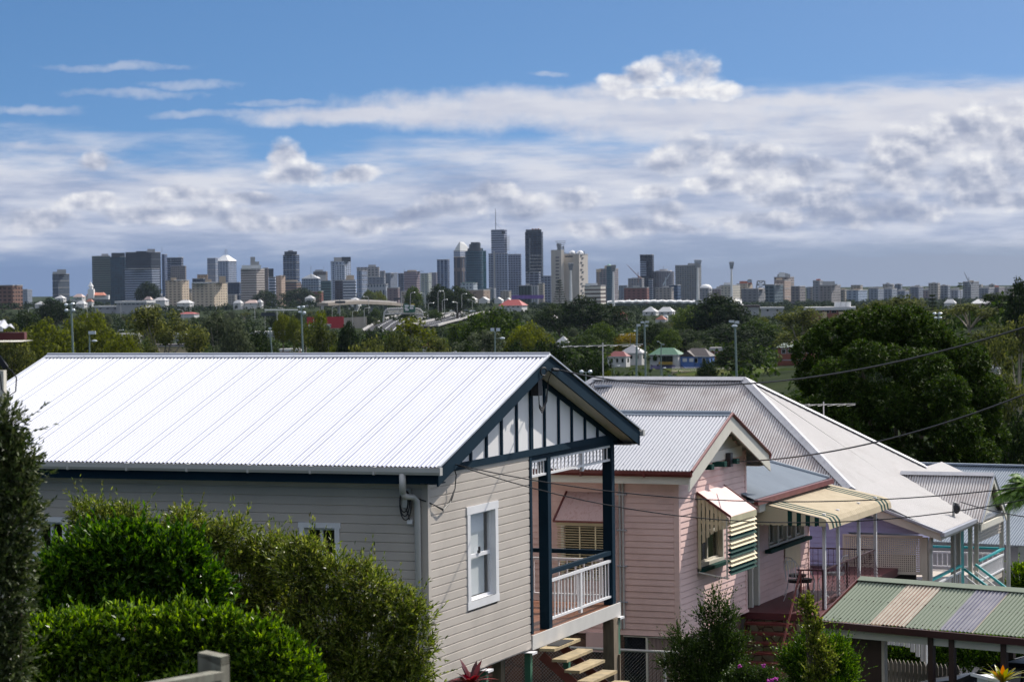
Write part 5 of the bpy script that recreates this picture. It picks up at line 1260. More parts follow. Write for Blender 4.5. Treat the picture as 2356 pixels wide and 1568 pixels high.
T('low_block','tan upper storeys peeping out behind the salmon apartments',A,1692,1780,1784,318,390,6800,fc('#b59678','#6a5a50',3.6,.4,6,.5),tops=[],cat='office block')
T('low_block','dark low office with a round emblem behind the salmon apartments',A,1650,1745,1760,352,400,6200,fc('#333c4a','#141c28',3.8,.8,6,.8),cat='office block')
r,E,dl,dr,L1,L2,b,tp=T(n_,'pale grey tower with a white pyramid roof and lattice mast',A,1850,1960,2030,203,400,6900,fc('#9aa2b3','#414f68',3.8,.6,5.5,.72),masts=[],th=.38)
cx=V((E.x,E.y,tp))+dl*L1/2+dr*L2/2
mb=MB(); p=[V((E.x,E.y,tp+1.2))-(dl+dr)*1.5,V((E.x,E.y,tp+1.2))+dl*(L1+1.5)-dr*1.5,V((E.x,E.y,tp+1.2))+dl*(L1+1.5)+dr*(L2+1.5),V((E.x,E.y,tp+1.2))+dr*(L2+1.5)-dl*1.5]; k_=zat(*A(1932,150),6900)
q=[cx+(w-cx)*.22 for w in p]; q=[V((w.x,w.y,k_)) for w in q]
mb.add(p+q,[(0,1,5,4),(1,2,6,5),(2,3,7,6),(3,0,4,7),(4,5,6,7)]); mb.build('pyramid_roof',m_far_white,r)
mb=MB(); zt_=zat(*A(1932,98),6900)
for s in (0,1,2,3): a=q[s]; mb.tube([a,V((cx.x+(a.x-cx.x)*.3,cx.y+(a.y-cx.y)*.3,zt_))],.35,4)
for k in range(4): z=k_+(zt_-k_)*k/4; mb.tube([V((q[0].x,q[0].y,z)).lerp(V((cx.x,cx.y,z)),k*.15),V((q[2].x,q[2].y,z)).lerp(V((cx.x,cx.y,z)),k*.15)],.3,4)
mb.build('mast',m_mast,r)
T(ap,'scaffold wrapped grey tower joined to the left of the white pyramid tower',A,1780,1850,1872,178,370,6850,fc('#8d95a6','#4c596e',3.0,.5,3.2,.7),cat='apartment tower',bands=7)
T('low_block','dark glass podium in front of the white pyramid tower',A,1955,2050,2065,385,545,6300,fc('#39475c','#1a2436',3.6,.7,5,.9),cat='office block',bands=1)
r,E,dl,dr,L1,L2,b,tp=T(n_,'white hotel slab with brown window stripes and a stepped rooftop stack',A,2066,2200,2270,268,545,5200,fc('#b9b2ac','#6b5f5c',3.3,.5,60,1.0),tops=[(2075,2240,235,m_far_white),(2150,2190,165,m_conc),(2180,2225,205,m_conc)],cat='hotel tower',th=.38)
T(n_,'narrow mauve brown block tucked right of the striped hotel',A,2260,2300,2304,262,480,5300,fc('#77706f','#4a464c',3.4,.5,4,.5),cat='office block')
T('low_block','round cornered white banded office beside the mauve brown block',B_,165,215,225,340,490,5400,fc('#a9b0bf','#26344c',4,.5,60,1.0),tops=[(118,205,265,m_far_dark)],cat='office block')
T('low_block','salmon stepped apartment block right of the banded office',B_,225,270,305,330,500,5300,fc('#b79f8d','#6d5f5a',3.2,.4,4,.5),tops=[(250,300,322,m_far_tan)],cat='apartment block')
T('low_block','tan and brown low office with a flat cream top before the notched blue tower',B_,305,400,440,380,500,5200,fc('#8c7568','#3c3a40',3.6,.5,50,1.0),tops=[(308,410,362,m_far_tan)],cat='office block')
T(ap,'tall dark blue apartment tower with notched crown and balcony lines',B_,288,398,428,150,375,6000,fc('#6d7b93','#131d2c',3.3,.6,6,.85),tops=[(300,408,118,m_far_dark),(330,375,108,m_conc)],bands=6,th=.5)
r,E,dl,dr,L1,L2,b,tp=T('office_block','silver blue office with a white pyramid roof and thin red tipped crane mast',B_,445,590,608,352,480,5400,fc('#8d9bac','#415063',3.6,.6,4,.8),masts=[(523,238)],cat='office block',th=.4,bands=3)
ap_=zat(*B_(513,310),5400); mb=MB(); c4=[V((E.x,E.y,tp+1.2)),V((E.x,E.y,tp+1.2))+dl*L1,V((E.x,E.y,tp+1.2))+dl*L1+dr*L2,V((E.x,E.y,tp+1.2))+dr*L2]; cc=(c4[0]+c4[2])/2; cc.z=ap_; mb.add(c4+[cc],[(0,1,4),(1,2,4),(2,3,4),(3,0,4)]); mb.build('pyramid_roof',m_far_white,r)
T('office_block','dark brown block behind the silver pyramid roofed office',B_,545,655,668,292,380,6500,fc('#6f6661','#45434a',3.6,.4,5,.5),tops=[(560,628,275)],masts=[(632,250)],cat='office block')
T('office_block','green glass office with terraces right of the silver pyramid roofed one',B_,608,690,698,370,490,5500,fc('#4b6a6c','#1c3438',3.8,.7,50,1.0),tops=[(580,655,320,m_conc)],cat='office block')
T('brick_block','low red brick flats under the silver pyramid roofed office',B_,456,610,630,462,520,4600,fc('#7c4a40','#3a2c2c',3.2,.4,5,.4),cat='apartment block')
T(ap,'paired white and black apartment tower, its crown stepped with a dark glass cap',B_,695,800,868,205,485,5900,fc('#a9b3c6','#24344c',3.3,.55,6,.55),tops=[(722,855,168,m_conc),(790,868,165,m_far_dark)],th=.38)
T(ap,'white gridded slab clipped to the front of the paired white and black tower',B_,735,815,830,238,370,5850,fc('#b9c0cf','#3b4960',3.2,.6,4.2,.6),cat='apartment tower')
T('office_block','white banded office with dark wing right below the paired tower',B_,800,905,912,365,505,5400,fc('#c3c9d3','#2b3950',4,.5,60,1.0),tops=[(825,895,322,m_far_tan),(845,875,318,m_far_white)],cat='office block',th=.3)
T('office_block','dark glass wing attached to the white banded office',B_,728,795,800,368,495,5420,fc('#2c3a52','#141f30',3.6,.8,5,.9),cat='office block')
T('hotel_block','wide cream office with square window rows and a gold roof sign',B_,918,1108,1114,255,340,6200,fc('#a7a3a3','#3a4150',4,.5,6,.6),tops=[(1018,1084,232,m_conc)],cat='office block',th=.2,mtop=m_conc)
T(ap,'slender white balconied tower in front of the cream office',B_,918,960,1008,285,520,5700,fc('#8b97ad','#22304a',3.2,.55,5,.6),bands=7,th=.38)
T('office_block','flat mid grey block between cream office and mauve tower',B_,1008,1150,1165,338,480,5800,fc('#7d818c','#4b5464',3.8,.4,6,.6),cat='office block')
T('office_block','white striped vertical fin office standing low in the middle distance',B_,1005,1165,1184,402,510,5300,fc('#9da3ad','#3c4658',30,.85,4.5,.5),cat='office block')
T('office_block','small office carrying a red topped sign behind the mid grey block',B_,1115,1155,1162,290,340,6600,fc('#8b8b93','#4e5664',3.6,.4,5,.5),tops=[(1118,1160,284,m_far_red)],cat='office block')
T('office_block','grey stepped rooftops crowding right of the red topped sign',B_,1150,1205,1268,305,480,6700,fc('#767d8b','#454f60',3.6,.5,4,.6),tops=[(1205,1235,325),(1160,1200,318)],masts=[(1216,308)],cat='office block')
T('brick_block','mauve brown low block at the foot of the stepped rooftops',B_,1175,1268,1285,432,510,5200,fc('#79696c','#4a4550',3.4,.4,6,.4),cat='office block')
T(n_,'dusty pink office tower with a white striped right side',B_,1322,1430,1460,292,440,6100,fc('#96858a','#5b5664',3.7,.45,50,1.0),tops=[(1350,1430,278,m_far_tan),(1440,1492,288,m_far_dark)],masts=[(1322,268),(1465,280)],th=.38)
T(n_,'navy sliver tower left of the dusty pink office',B_,1272,1318,1322,308,470,6300,fc('#5c6678','#26324a',3.7,.7,5,.8))
T(ap,'pale green white apartment slab right of the dusty pink office',B_,1462,1530,1560,308,475,5700,fc('#a3a8a0','#5a6670',3.1,.5,5,.5),cat='apartment block',bands=3,th=.38)
T('office_block','grey pink wide block behind the pale apartment slab',B_,1540,1600,1608,302,400,6800,fc('#89858e','#54586a',3.6,.4,5,.5),tops=[(1545,1580,298)],masts=[(1590,290)],cat='office block')
T(n_,'white capped tower with glossy blue glass front left of the pointed roof tower',B_,1606,1700,1714,190,460,6000,fc('#8a93a8','#243a58',3.5,.85,6,.7),th=.3,tops=[(1610,1704,188,m_conc)])
r,E,dl,dr,L1,L2,b,tp=T(n_,'white office tower with a sloping pointed top',C_,345,420,520,600,690,6900,fc('#a4a9b8','#56627a',3.8,.45,50,1.0),th=.38)
zz=zat(*C_(430,492),6900); a=V((E.x,E.y,tp)); mb=MB()
m1=a+dl*L1; m2=a+dr*L2; m3=a+dl*L1+dr*L2; t1=a+V((0,0,zz-tp)); t2=t1+dl*L1*.12
t3=m2+V((0,0,(zz-tp)*.42)); 
mb.add([a,m1,m3,m2,t1,t2,a+dl*L1*.1+dr*L2*.5+V((0,0,zz-tp)),t3],[(0,1,5,4),(0,4,7,3),(4,5,6),(1,2,6,5),(2,3,7,6),(4,6,7)]); mb.build('pointed_roof',m_far_white,r)
T(n_,'brown and black striped tower in front of the pointed white tower',C_,344,440,478,672,1000,6500,fc('#5f5553','#242834',60,.9,9,.62),tops=[(385,475,668,m_far_dark)],th=.4,mtop=m_far_tan)
# round teal tower
def round_tower(name,label,zf,x0,x1,yt,D,m,tiers=(),cat='office tower'):
    xc=(zf(x0,0)[0]+zf(x1,0)[0])/2; rr=(zf(x1,0)[0]-zf(x0,0)[0])/2/FPX*D; zb=gz(0,D)-4; c=V((tanx(xc)*(D+rr),D+rr,zb)); root=thing(name,label,cat,c)
    top=zat(xc,zf(0,yt)[1],D+rr); mb=MB(); mb.cone(c,rr,rr,top-zb,28); mb.build('tower_body',m,root)
    for (a,b,y,mm) in tiers:
        xx=(zf(a,0)[0]+zf(b,0)[0])/2; r2=(zf(b,0)[0]-zf(a,0)[0])/2/FPX*D; t2=zat(xx,zf(0,y)[1],D+rr); mb=MB(); mb.cone(V((tanx(xx)*(D+rr),D+rr,top)),r2,r2*.97,t2-top,24); mb.build('crown_tier',mm,root)
    return root,c,rr,top
m_tealg=fc('#24495a','#173240',3.8,.55,60,1.0)
m_teal2=fc('#1f6468','#164a50',3.8,.8,5,.95)
round_tower(n_,'curved teal glass tower with a dark stepped drum crown',C_,478,690,600,6000,m_tealg,tiers=[(505,680,568,m_far_dark),(525,662,520,m_far_dark),(545,655,497,m_far_dark)])
T(n_,'bright teal side wing rising behind the curved glass tower',C_,600,640,726,600,1050,6080,m_teal2,tops=[(560,690,565,m_teal2),(600,662,505,m_teal2)],th=.9)
T('civic_block','white colonnaded low building with green copper roof below the teal tower',C_,420,570,620,980,1060,4800,fc('#aab3bb','#56606e',3.8,.5,4.5,.5),tops=[(440,600,968,mat('far verdigris copper',(.16,.33,.30)))],cat='civic building')
T('brick_block','long flat tan building low in front of the teal tower',C_,490,690,768,1062,1140,4200,fc('#9a8676','#5c524e',4,.3,12,.3),cat='office block')
r,E,dl,dr,L1,L2,b,tp=T(n_,'tallest gridded grey tower with a needle antenna on its roof',C_,755,980,982,632,1100,6300,fc('#8f97ac','#222e44',3.8,.5,4.6,.72),th=.3)
r2=cb_box(r,'upper_shaft',fc('#9da1b2','#4c5468',3.8,.5,50,1.0),C_(788,0)[0],C_(940,0)[0],C_(974,0)[0],C_(0,345)[1],None,6310,.5,tp)
cb_box(r,'corner_fin',m_conc,C_(812,0)[0],C_(832,0)[0],C_(834,0)[0],C_(0,600)[1],C_(0,1095)[1],6294,.5)
zt_=r2[6]; p=at(*C_(833,345),6330); mb=MB(); zz=zat(*C_(833,98),6330); mb.tube([V((p.x,p.y,zt_)),V((p.x,p.y,zt_+(zz-zt_)*.5)),V((p.x,p.y,zz))],1.1,6,r2=.5)
for k in range(4): mb.tube([V((p.x-3,p.y,zt_+15+k*9)),V((p.x+3,p.y,zt_+15+k*9))],.3,4)
mb.tube([V((p.x,p.y,zt_+(zz-zt_)*.3)),at(*C_(895,343),6330)],.3,4); mb.build('antenna_needle',m_mast,r)
cb_box(r,'roof_recess',m_far_dark,C_(912,0)[0],C_(952,0)[0],C_(952,0)[0],C_(0,362)[1],C_(0,400)[1],6298,.5,dep=3)
for k in range(9):
    z=zat(*C_(975,430+k*20),6310); q=at(*C_(976,430+k*20),6318); mb=MB(); mb.cb(V((q.x+1.5,q.y,z)),6,12,1.2); mb.build('balcony',m_conc,r)
T(n_,'lower gridded grey twin attached right of the needle tower',C_,984,1135,1140,640,1110,6350,fc('#8b93a8','#202b40',3.8,.5,4.4,.74),tops=[(1076,1132,655,m_far_dark)],masts=[(998,612),(1065,610)],th=.3)
T(n_,'black glass tower under construction with rust red formwork on its crown',C_,1187,1380,1398,380,960,6100,fc('#333f52','#101824',3.6,.85,7,.9),tops=[(1196,1380,345,m_far_dark)],th=.3,bands=0,mtop=m_far_dark)
rr_=[o for o in bpy.data.objects if o.get('label','').startswith('black glass tower')][0]
for x in (1268,1302,1336):
    q=at(*C_(x,340),6125); z=zat(*C_(x,372),6125); mb=MB(); mb.cb(V((q.x,q.y,z)),5,5,q.z-z+1); mb.build('formwork',m_far_red,rr_)
for k,y in enumerate((652,692,732,770,810,850)):
    a=at(*C_(1238,y),6085); b_=at(*C_(1378,y),6085); mb=MB(); mb.bar(a,b_,1,1.4); mb.build('floor_line',m_conc,rr_)
for x in (1235,1378): a=at(*C_(x,450),6084); b_=at(*C_(x,880),6084); mb=MB(); mb.tube([a,b_],.7,4); mb.build('hoist_rail',m_mast,rr_)
T(n_,'black tower with white dotted edges and a dark peaked crown below the construction tower',C_,1192,1345,1366,850,1100,5600,fc('#7d8496','#181d2a',3.8,.55,7,.86),tops=[(1215,1330,830,m_far_dark),(1240,1300,815,m_far_dark)],th=.3)
T('office_block','dark green slatted low block right of the tower feet',C_,1106,1250,1256,1008,1112,4600,fc('#2c3a38','#1c2828',60,.9,4,.6),tops=[(1190,1235,985,m_conc)],cat='office block')
T('office_block','small white louvred block beside the dark green slatted block',C_,1258,1330,1338,1012,1112,4500,fc('#a4a6ac','#646a74',60,.9,3,.5),cat='office block')
T('office_block','navy topped gridded office squeezed between black and concrete towers',C_,1368,1486,1492,895,1135,5800,fc('#7d8496','#2c3648',4,.5,5,.66),tops=[(1370,1490,893,m_far_dark)],cat='office block')
r,E,dl,dr,L1,L2,b,tp=T('concrete_exchange','large blank cream concrete building crowned with dishes and an antenna cluster',C_,1600,1820,1924,640,1150,4300,mat('far board marked concrete',(.50,.455,.41),var=.10,scale=.06,stretch=(3,3,.4)),cat='telephone exchange',th=.38)
cb_box(r,'stair_tower',mat('far board marked concrete',(.50,.455,.41)),C_(1490,0)[0],C_(1608,0)[0],C_(1642,0)[0],C_(0,585)[1],None,4290,.6,b)
for k in range(11):
    y=668+k*40.5; a=at(*C_(1538,y),4284); c=at(*C_(1580,y+14),4284); mb=MB(); mb.box(V((a.x,a.y,c.z)),V((c.x-a.x,1.2,0)),V((0,1.5,0)),UP*(a.z-c.z)); mb.build('window',m_far_dark,r)
for k in range(13):
    y=660+k*41-(k%2)*12; p0=V((E.x,E.y,0))+dr*(L2*(.30 if k%2 else .15)); mb=MB(); z=zat(*C_(1880,y),4310); mb.box(V((p0.x,p0.y,z))+V((.3,-.5,0)),dr*L2*.18,V((1,-1,0)).normalized()*.6,UP*2.2); mb.build('window',m_far_dark,r)
cb_box(r,'upper_window',m_far_dark,C_(1655,0)[0],C_(1745,0)[0],C_(1745,0)[0],C_(0,655)[1],C_(0,672)[1],4292,.5,dep=2)
for x in (1735,1828): p=at(*C_(x,625),4330); mb=MB(); mb.ball(V((p.x,p.y,p.z-3)),6.5,6.5,7.5,12,8); mb.build('radome',m_far_white,r)
mb=MB()
rc=random.Random(4)
for k in range(30):
    x=rc.uniform(1560,1640); y=rc.uniform(505,560); a=at(*C_(x,y),4300); mb.tube([a,V((a.x+rc.uniform(-.6,.6),a.y,a.z-rc.uniform(5,14)))],.45,4); mb.tube([a-V((2,0,2)),a+V((rc.uniform(0,3),0,-2))],.35,4)
p=at(*C_(1598,590),4300); p2=at(*C_(1598,515),4300); mb.tube([p,p2],1.2,5)
for k in range(5): mb.tube([p+UP*(3+k*3)-V((5+k,0,0)),p+UP*(3+k*3)+V((5+k,0,0))],.5,4)
mb.build('antenna_cluster',m_mast,r)
mb=MB()
for k in range(16):
    x=1650+k*15; a=at(*C_(x,rc.uniform(600,632)),4320); mb.tube([a,V((a.x,a.y,tp))],.7,4)
mb.build('roof_aerials',m_mast,r); 
T('office_block','white terraced office with brown window bands right of the concrete exchange',C_,1880,2070,2130,1010,1170,4100,fc('#d4cec4','#5f5048',4.2,.45,60,1.0),tops=[(1890,2035,978,m_far_white)],cat='office block',th=.38)
r,E,dl,dr,L1,L2,b,tp=T(ap,'turquoise and salmon apartment tower with a small green dome',D_,425,540,588,268,495,5800,fc('#8d8487','#54626c',3.1,.5,5,.55),tops=[(470,560,240,m_far_tan),(398,440,295,m_far_tan)],bands=3,th=.38)
p=at(*D_(506,238),5815); mb=MB(); mb.ball(V((p.x,p.y,p.z-3)),6,6,6,14,6,True); mb.build('dome',mat('far verdigris copper',(.16,.33,.30)),r); cb_box(r,'glass_bay',fc('#4d6b78','#274452',3.1,.6,6,.9),D_(488,0)[0],D_(540,0)[0],D_(545,0)[0],D_(0,245)[1],None,5785,.4,b)
T(ap,'low tan wing at the left foot of the green domed apartment tower',D_,398,425,430,295,480,5900,fc('#94867f','#5c5a62',3.1,.5,5,.5),cat='apartment block')
T('office_block','far blue grey low block left of the red brick row',D_,592,660,668,412,490,6300,fc('#7b8391','#4b566a',3.4,.5,5,.6),cat='office block')
T('brick_block','long red brick row beneath the black cantilevered tower',D_,635,830,850,430,490,4700,fc('#7a4d46','#463438',3.4,.4,6,.5),tops=[(710,770,410)],cat='office block')
T(ap,'grey drum topped apartment block under the luffing crane',D_,670,790,808,352,425,5600,fc('#8e8a8c','#4c566a',3.2,.5,4,.6),tops=[(700,790,342)],cat='apartment block',bands=2)
T(ap,'black tower with white ribbed flank and a cantilevered top',D_,775,880,893,148,450,5900,fc('#2c3547','#121927',3.6,.8,9,.9),tops=[(768,893,146,m_far_dark)],th=.35)
cb_box([o for o in bpy.data.objects if o.get('label','').startswith('black tower with white ribbed')][0],'ribbed_flank',fc('#8d96a8','#2a3346',3.4,.5,60,1.0),D_(775,0)[0],D_(828,0)[0],D_(828,0)[0],D_(0,205)[1],D_(0,330)[1],5895,.3,dep=1.5)
T(ap,'banded dark apartment block at the right foot of the black cantilevered tower',D_,845,880,885,358,480,5700,fc('#7f8797','#2c3648',3.2,.5,60,1.0),cat='apartment block')
round_tower(ap,'rounded brown grey apartment tower with a ring crown and spike',D_,885,1068,290,5900,fc('#7c7a80','#464d5c',3.1,.5,3.6,.7),tiers=[(900,1050,282,m_conc),(940,1010,270,m_conc),(972,976,245,m_mast)],cat='apartment tower')
T(ap,'tan terraced apartments with peach roofs in front of the ring crowned tower',D_,905,1040,1060,430,520,4900,fc('#9d9590','#5c5c64',3.2,.5,5,.5),tops=[(965,1020,415,m_conc),(940,1060,445,m_conc)],cat='apartment block')
T('office_block','blue glass office with white end wall beside the terraced apartments',D_,1020,1095,1122,408,495,5200,fc('#415a7a','#20324c',4,.8,5,.9),cat='office block')
T(ap,'broad beige framed grey apartment slab behind the tall floodlight mast',D_,1075,1260,1298,238,480,5700,fc('#84837f','#46505f',3.1,.55,3.8,.66),tops=[(1183,1275,218,m_conc)],th=.38)
T(ap,'short curved white roofed apartment block right of the beige framed slab',D_,1285,1360,1390,435,500,4900,fc('#8c8c90','#4e5a68',3.2,.5,4,.6),cat='apartment block')
r=[o for o in bpy.data.objects if o.get('label','').startswith('short curved white')][0]
mb=MB(); p=at(*D_(1335,435),4915); mb.ball(V((p.x,p.y,p.z-1)),12,10,9,18,6,True); mb.build('curved_roof',m_far_white,r)
T(ap,'white stepped apartments with punched windows beside the lone floodlight mast',D_,1468,1560,1630,410,500,4700,fc('#b9b3a6','#6c6e72',3.2,.45,4.5,.45),tops=[(1490,1560,385,m_far_white)],cat='apartment block',th=.38)
T(ap,'white apartments with orange hipped roofs left of the lattice bridge towers',D_,1600,1690,1735,398,440,4900,fc('#b8a692','#7a6b60',3.2,.45,5,.45),tops=[(1625,1690,372,m_far_red),(1690,1730,385,m_far_red)],cat='apartment block',th=.38)
T('office_block','grey and tan low blocks beneath the lattice bridge towers',D_,1640,1785,1840,440,500,4600,fc('#77787c','#4c525c',3.4,.4,6,.5),tops=[(1785,1840,445,m_far_tan)],cat='office block')
T('office_block','dark framed glass office in front of the tiered tan apartments',D_,1845,1925,1998,405,540,4300,fc('#5d6a72','#26363e',3.6,.7,6,.8),tops=[(1845,1990,402,m_far_dark)],cat='office block',th=.38)
T(ap,'tiered tan apartment building with two white rounded penthouse levels',D_,1922,2040,2093,340,450,5200,fc('#94867e','#45454e',3.1,.5,5,.6),tops=[(1950,2060,312,m_conc),(1962,2015,298,m_far_white),(1980,2040,305,m_conc)],bands=4,th=.38)
T(ap,'pinkish stepped lower block in front of the tiered tan apartments',D_,1924,2010,2064,368,450,5000,fc('#a08c80','#6d635f',3.1,.45,5,.5),tops=[(1940,1992,345,m_far_tan)],cat='apartment block',bands=2)
T(ap,'brown square apartment block with lit right side past the tiered tan building',D_,2065,2140,2190,420,550,4500,fc('#7b7472','#4b4e58',3.2,.5,4.5,.6),cat='apartment block',th=.38)
T(ap,'orange roofed apartment tower with long gridded wing',E2,542,600,628,372,500,4700,fc('#8b8c92','#4c5560',3.1,.5,5,.6),tops=[(570,608,355,m_far_red)],cat='apartment tower',th=.38)
T(ap,'long tan gridded apartment wing right of the orange roofed tower',E2,600,700,780,412,545,4600,fc('#85807f','#52545c',3.1,.5,4.4,.5),tops=[(625,730,375,m_conc),(690,750,398,m_conc)],cat='apartment block',th=.38)
T('office_block','small block with a copper dome right of the long tan wing',E2,780,815,830,452,550,4900,fc('#8b8378','#50545a',3.2,.5,5,.5),tops=[(788,826,438,m_far_tan)],cat='office block')
T(ap,'white and blue grey apartments with a low copper dome',E2,830,930,1010,455,550,4700,fc('#8b99ad','#4a5a72',3.2,.5,6,.5),tops=[(895,940,440,m_far_tan)],cat='apartment block',th=.38)
for k,(a,s,b_,y,lab) in enumerate([(1020,1100,1150,428,'long low grey apartment range, first of the two matching ones'),(1150,1220,1265,430,'long low grey apartment range, second of the two matching ones'),(1265,1330,1370,448,'low blue grey range where the row dips before the tall tree'),(1380,1450,1490,415,'dark grey low rise with a flat top right of the dip in the row'),(1445,1540,1600,440,'brown low rise with a small rooftop box over the gum trees'),(1590,1680,1720,430,'tan topped low rise left of the white walled one'),(1715,1790,1830,440,'white walled low rise just left of the small crane building'),(1968,2050,2110,425,'far low apartments right of the small crane building'),(2085,2140,2190,418,'orange roofed low house row at the right end of the skyline')]):
    T('low_rise',lab,E2,a,s,b_,y+12,540,5000+k*60,fc(['#7f8795','#828a97','#747e90','#6b7280','#85797a','#8c857f','#8b919f','#7d7f88','#7b7478'][k],'#4a5464',3.1,.5,4.5,.55),tops=[(a+10,a+60,y),(s-30,s+10,y-8)] if k not in (8,) else [(a+20,s,y-6,m_far_red)],cat='low rise',th=.38)
T(ap,'unfinished grey block with formwork on top carrying the small crane',E2,1832,1900,1970,382,500,5100,fc('#77797f','#4c525e',3.1,.5,4,.7),tops=[(1880,1925,368,m_far_tan)],cat='apartment block',th=.38)
# --- bridge towers
br=thing('lattice_bridge','pair of grey lattice steel bridge towers rising over the low blocks','bridge',at(*D_(1770,440),5600)+UP*-30)
for (xa,xb,y0,y1) in ((1690,1730,360,440),(1770,1846,370,440)):
    mb=MB(); p=[at(*D_(xa+8,y0),5600),at(*D_(xb-8,y0),5600),at(*D_(xa-8,y1+30),5600),at(*D_(xb+8,y1+30),5600)]
    mb.tube([p[0],p[2]],1.6,4); mb.tube([p[1],p[3]],1.6,4); mb.tube([p[0],p[1]],1.4,4)
    for k in range(3):
        a=p[0].lerp(p[2],k/3);b=p[1].lerp(p[3],k/3);c=p[0].lerp(p[2],(k+1)/3);d=p[1].lerp(p[3],(k+1)/3); mb.tube([a,d],.8,4); mb.tube([b,c],.8,4); mb.tube([c,d],.9,4)
    mb.build('bridge_tower',m_mast,br)
mb=MB(); mb.bar(at(*D_(1600,446),5600),at(*D_(1930,446),5600),6,2.5); mb.build('bridge_deck',m_mast,br)
# --- cranes
def crane(label,base,pivot,tip,D,zf,m=None):
    a=at(*zf(*base),D);b=at(*zf(*pivot),D);c=at(*zf(*tip),D); r=thing('tower_crane',label,'crane',a,'tower cranes above the skyline'); m=m or m_mast
    mb=MB(); mb.tube([V((b.x,b.y,a.z-10)),b],1.0,4); mb.build('mast',m,r)
    mb=MB(); d=(c-b); s=UP.cross(d.normalized()).normalized(); n=int(d.length/4)
    up=V((-d.z,0,d.x)).normalized()*1.6
    mb.tube([b,c],.35,4); mb.tube([b+up,c],.35,4)
    for k in range(n): p=b+d*k/n; q=b+d*(k+1)/n; mb.tube([p,(b+up).lerp(c,(k+1)/n)],.22,3); mb.tube([q,(b+up).lerp(c,(k+1)/n)],.22,3)
    mb.build('jib',m,r); mb=MB(); mb.tube([b-d.normalized()*10,b],1.4,4); mb.tube([b,b+UP*8],.6,4); mb.build('counterweight',m,r)
crane('luffing crane leaning left over the drum topped apartments',(748,345),(755,325),(657,230),5500,D_,mat('far red steel',(.20,.10,.09)))
crane('pale luffing crane leaning right across the ring crowned tower',(988,410),(990,372),(1038,292),5200,D_,mat('far pale steel',(.45,.50,.56)))
crane('small luffing crane on the unfinished block near the right end',(1885,385),(1882,375),(1840,293),5050,E2)
# --- church
ch=thing('white_church','small white church with square tower and red brown roof at the western end','church',at(*A(800,520),4300)+UP*-3)
def fbox(root,name,m,zf,x0,x1,y0,y1,D,dep=12):
    a=at(*zf(x0,y1),D);b=at(*zf(x1,y0),D); mb=MB(); mb.box(a,V((b.x-a.x,0,0)),V((0,dep,0)),UP*(b.z-a.z)); return mb.build(name,m,root),a,b
fbox(ch,'tower',m_far_white,A,752,802,440,520,4300); fbox(ch,'belfry',m_far_white,A,764,790,418,440,4303,8)
mb=MB(); p=at(*A(777,418),4306); mb.cone(p,5,2.5,4,8); mb.cone(p+UP*4,2.6,.3,4,8); mb.tube([p+UP*8,p+UP*12],.3,4); mb.build('spire',m_far_white,ch)
fbox(ch,'nave',m_far_white,A,740,930,492,530,4310); 
mb=MB(); a=at(*A(738,494),4305); b_=at(*A(905,494),4305); c=at(*A(760,470),4315); d=at(*A(880,470),4315); mb.prism([a,b_,d,c],V((0,14,0))); mb.build('roof',m_far_red,ch)
# --- hoarding
o,a,b_=fbox(None,'purple_hoarding',mat('purple hoarding',(.17,.09,.33),var=.3,scale=.15,stretch=(1,1,.1)),C_,1020,1400,1117,1165,3900,2)
tag(o,'long purple construction hoarding at the foot of the tall towers','hoarding'); 
# --- stadium
sd_=thing('stadium','white scalloped stadium roof with small masts spread along the tree tops','stadium',at(*D_(900,565),3500)+UP*-12)
N_=34; mb=MB(); vs=[];fs=[]
for i in range(N_*4+1):
    x=490+(1312-490)*i/(N_*4); sc=abs(math.sin(math.pi*i/12))*7
    a=at(*D_(x,553-sc-6*math.sin(math.pi*i/(N_*4))),3500); bq=at(*D_(x,545-sc*.6-8*math.sin(math.pi*i/(N_*4))),3560); vs+=[a,bq,V((a.x,a.y,a.z-2.2))]
for i in range(N_*4): fs+=[(3*i,3*i+3,3*i+4,3*i+1),(3*i+2,3*i+5,3*i+3,3*i)]
mb.add(vs,fs); mb.build('roof',m_far_white,sd_)
fbox(sd_,'stand_wall',mat('far blue grey stand',(.30,.36,.42)),D_,500,1310,560,580,3512,20)
for k in range(14):
    x=560+k*55; a=at(*D_(x,552),3502); b_=at(*D_(x+10,527),3506); c=at(*D_(x+34,550),3502); mb=MB(); mb.tube([a,b_,c],.45,4); mb.build('roof_mast',m_far_white,sd_)
mb=MB()
for k in range(6): a=at(*D_(1560+k*12,552-k*2),3450); b_=at(*D_(1605+k*7,515+k*3),3480); c=at(*D_(1640,572),3450); mb.tube([a,b_,c],.5,4)
mb.build('end_truss',m_far_white,sd_)
def floodmast(zf,x,yt,yl,yb,D,w,label,heads=None):
    p=at(*zf(x,yb),D); t=at(*zf(x,yl),D); r=thing('floodlight_mast',label,'floodlight mast',V((p.x,p.y,p.z-8)),'stadium floodlight masts')
    mb=MB(); mb.tube([V((p.x,p.y,p.z-8)),V((t.x,t.y,t.z))],2.1,10,r2=1.1); mb.build('mast',m_far_white,r)
    a=at(*zf(x-w,yt),D); b_=at(*zf(x+w*1.1,yt),D); mb=MB()
    for k in range(5): q=a.lerp(b_,k/4); q2=at(*zf(x-w*.6+w*1.2*k/4,yl),D); mb.tube([q,q2],.4,4)
    for k in range(4): aa=a.lerp(at(*zf(x-w*.6,yl),D),k/4); bb=b_.lerp(at(*zf(x+w*.6,yl),D),k/4); mb.tube([aa,bb],.8,4); mb.box(aa-UP*.6,(bb-aa),V((0,1,0)),UP*1.5)
    mb.build('lamp_rack',m_mast,r)
floodmast(D_,178,222,280,500,3350,20,'white floodlight mast standing against the cream concrete exchange')
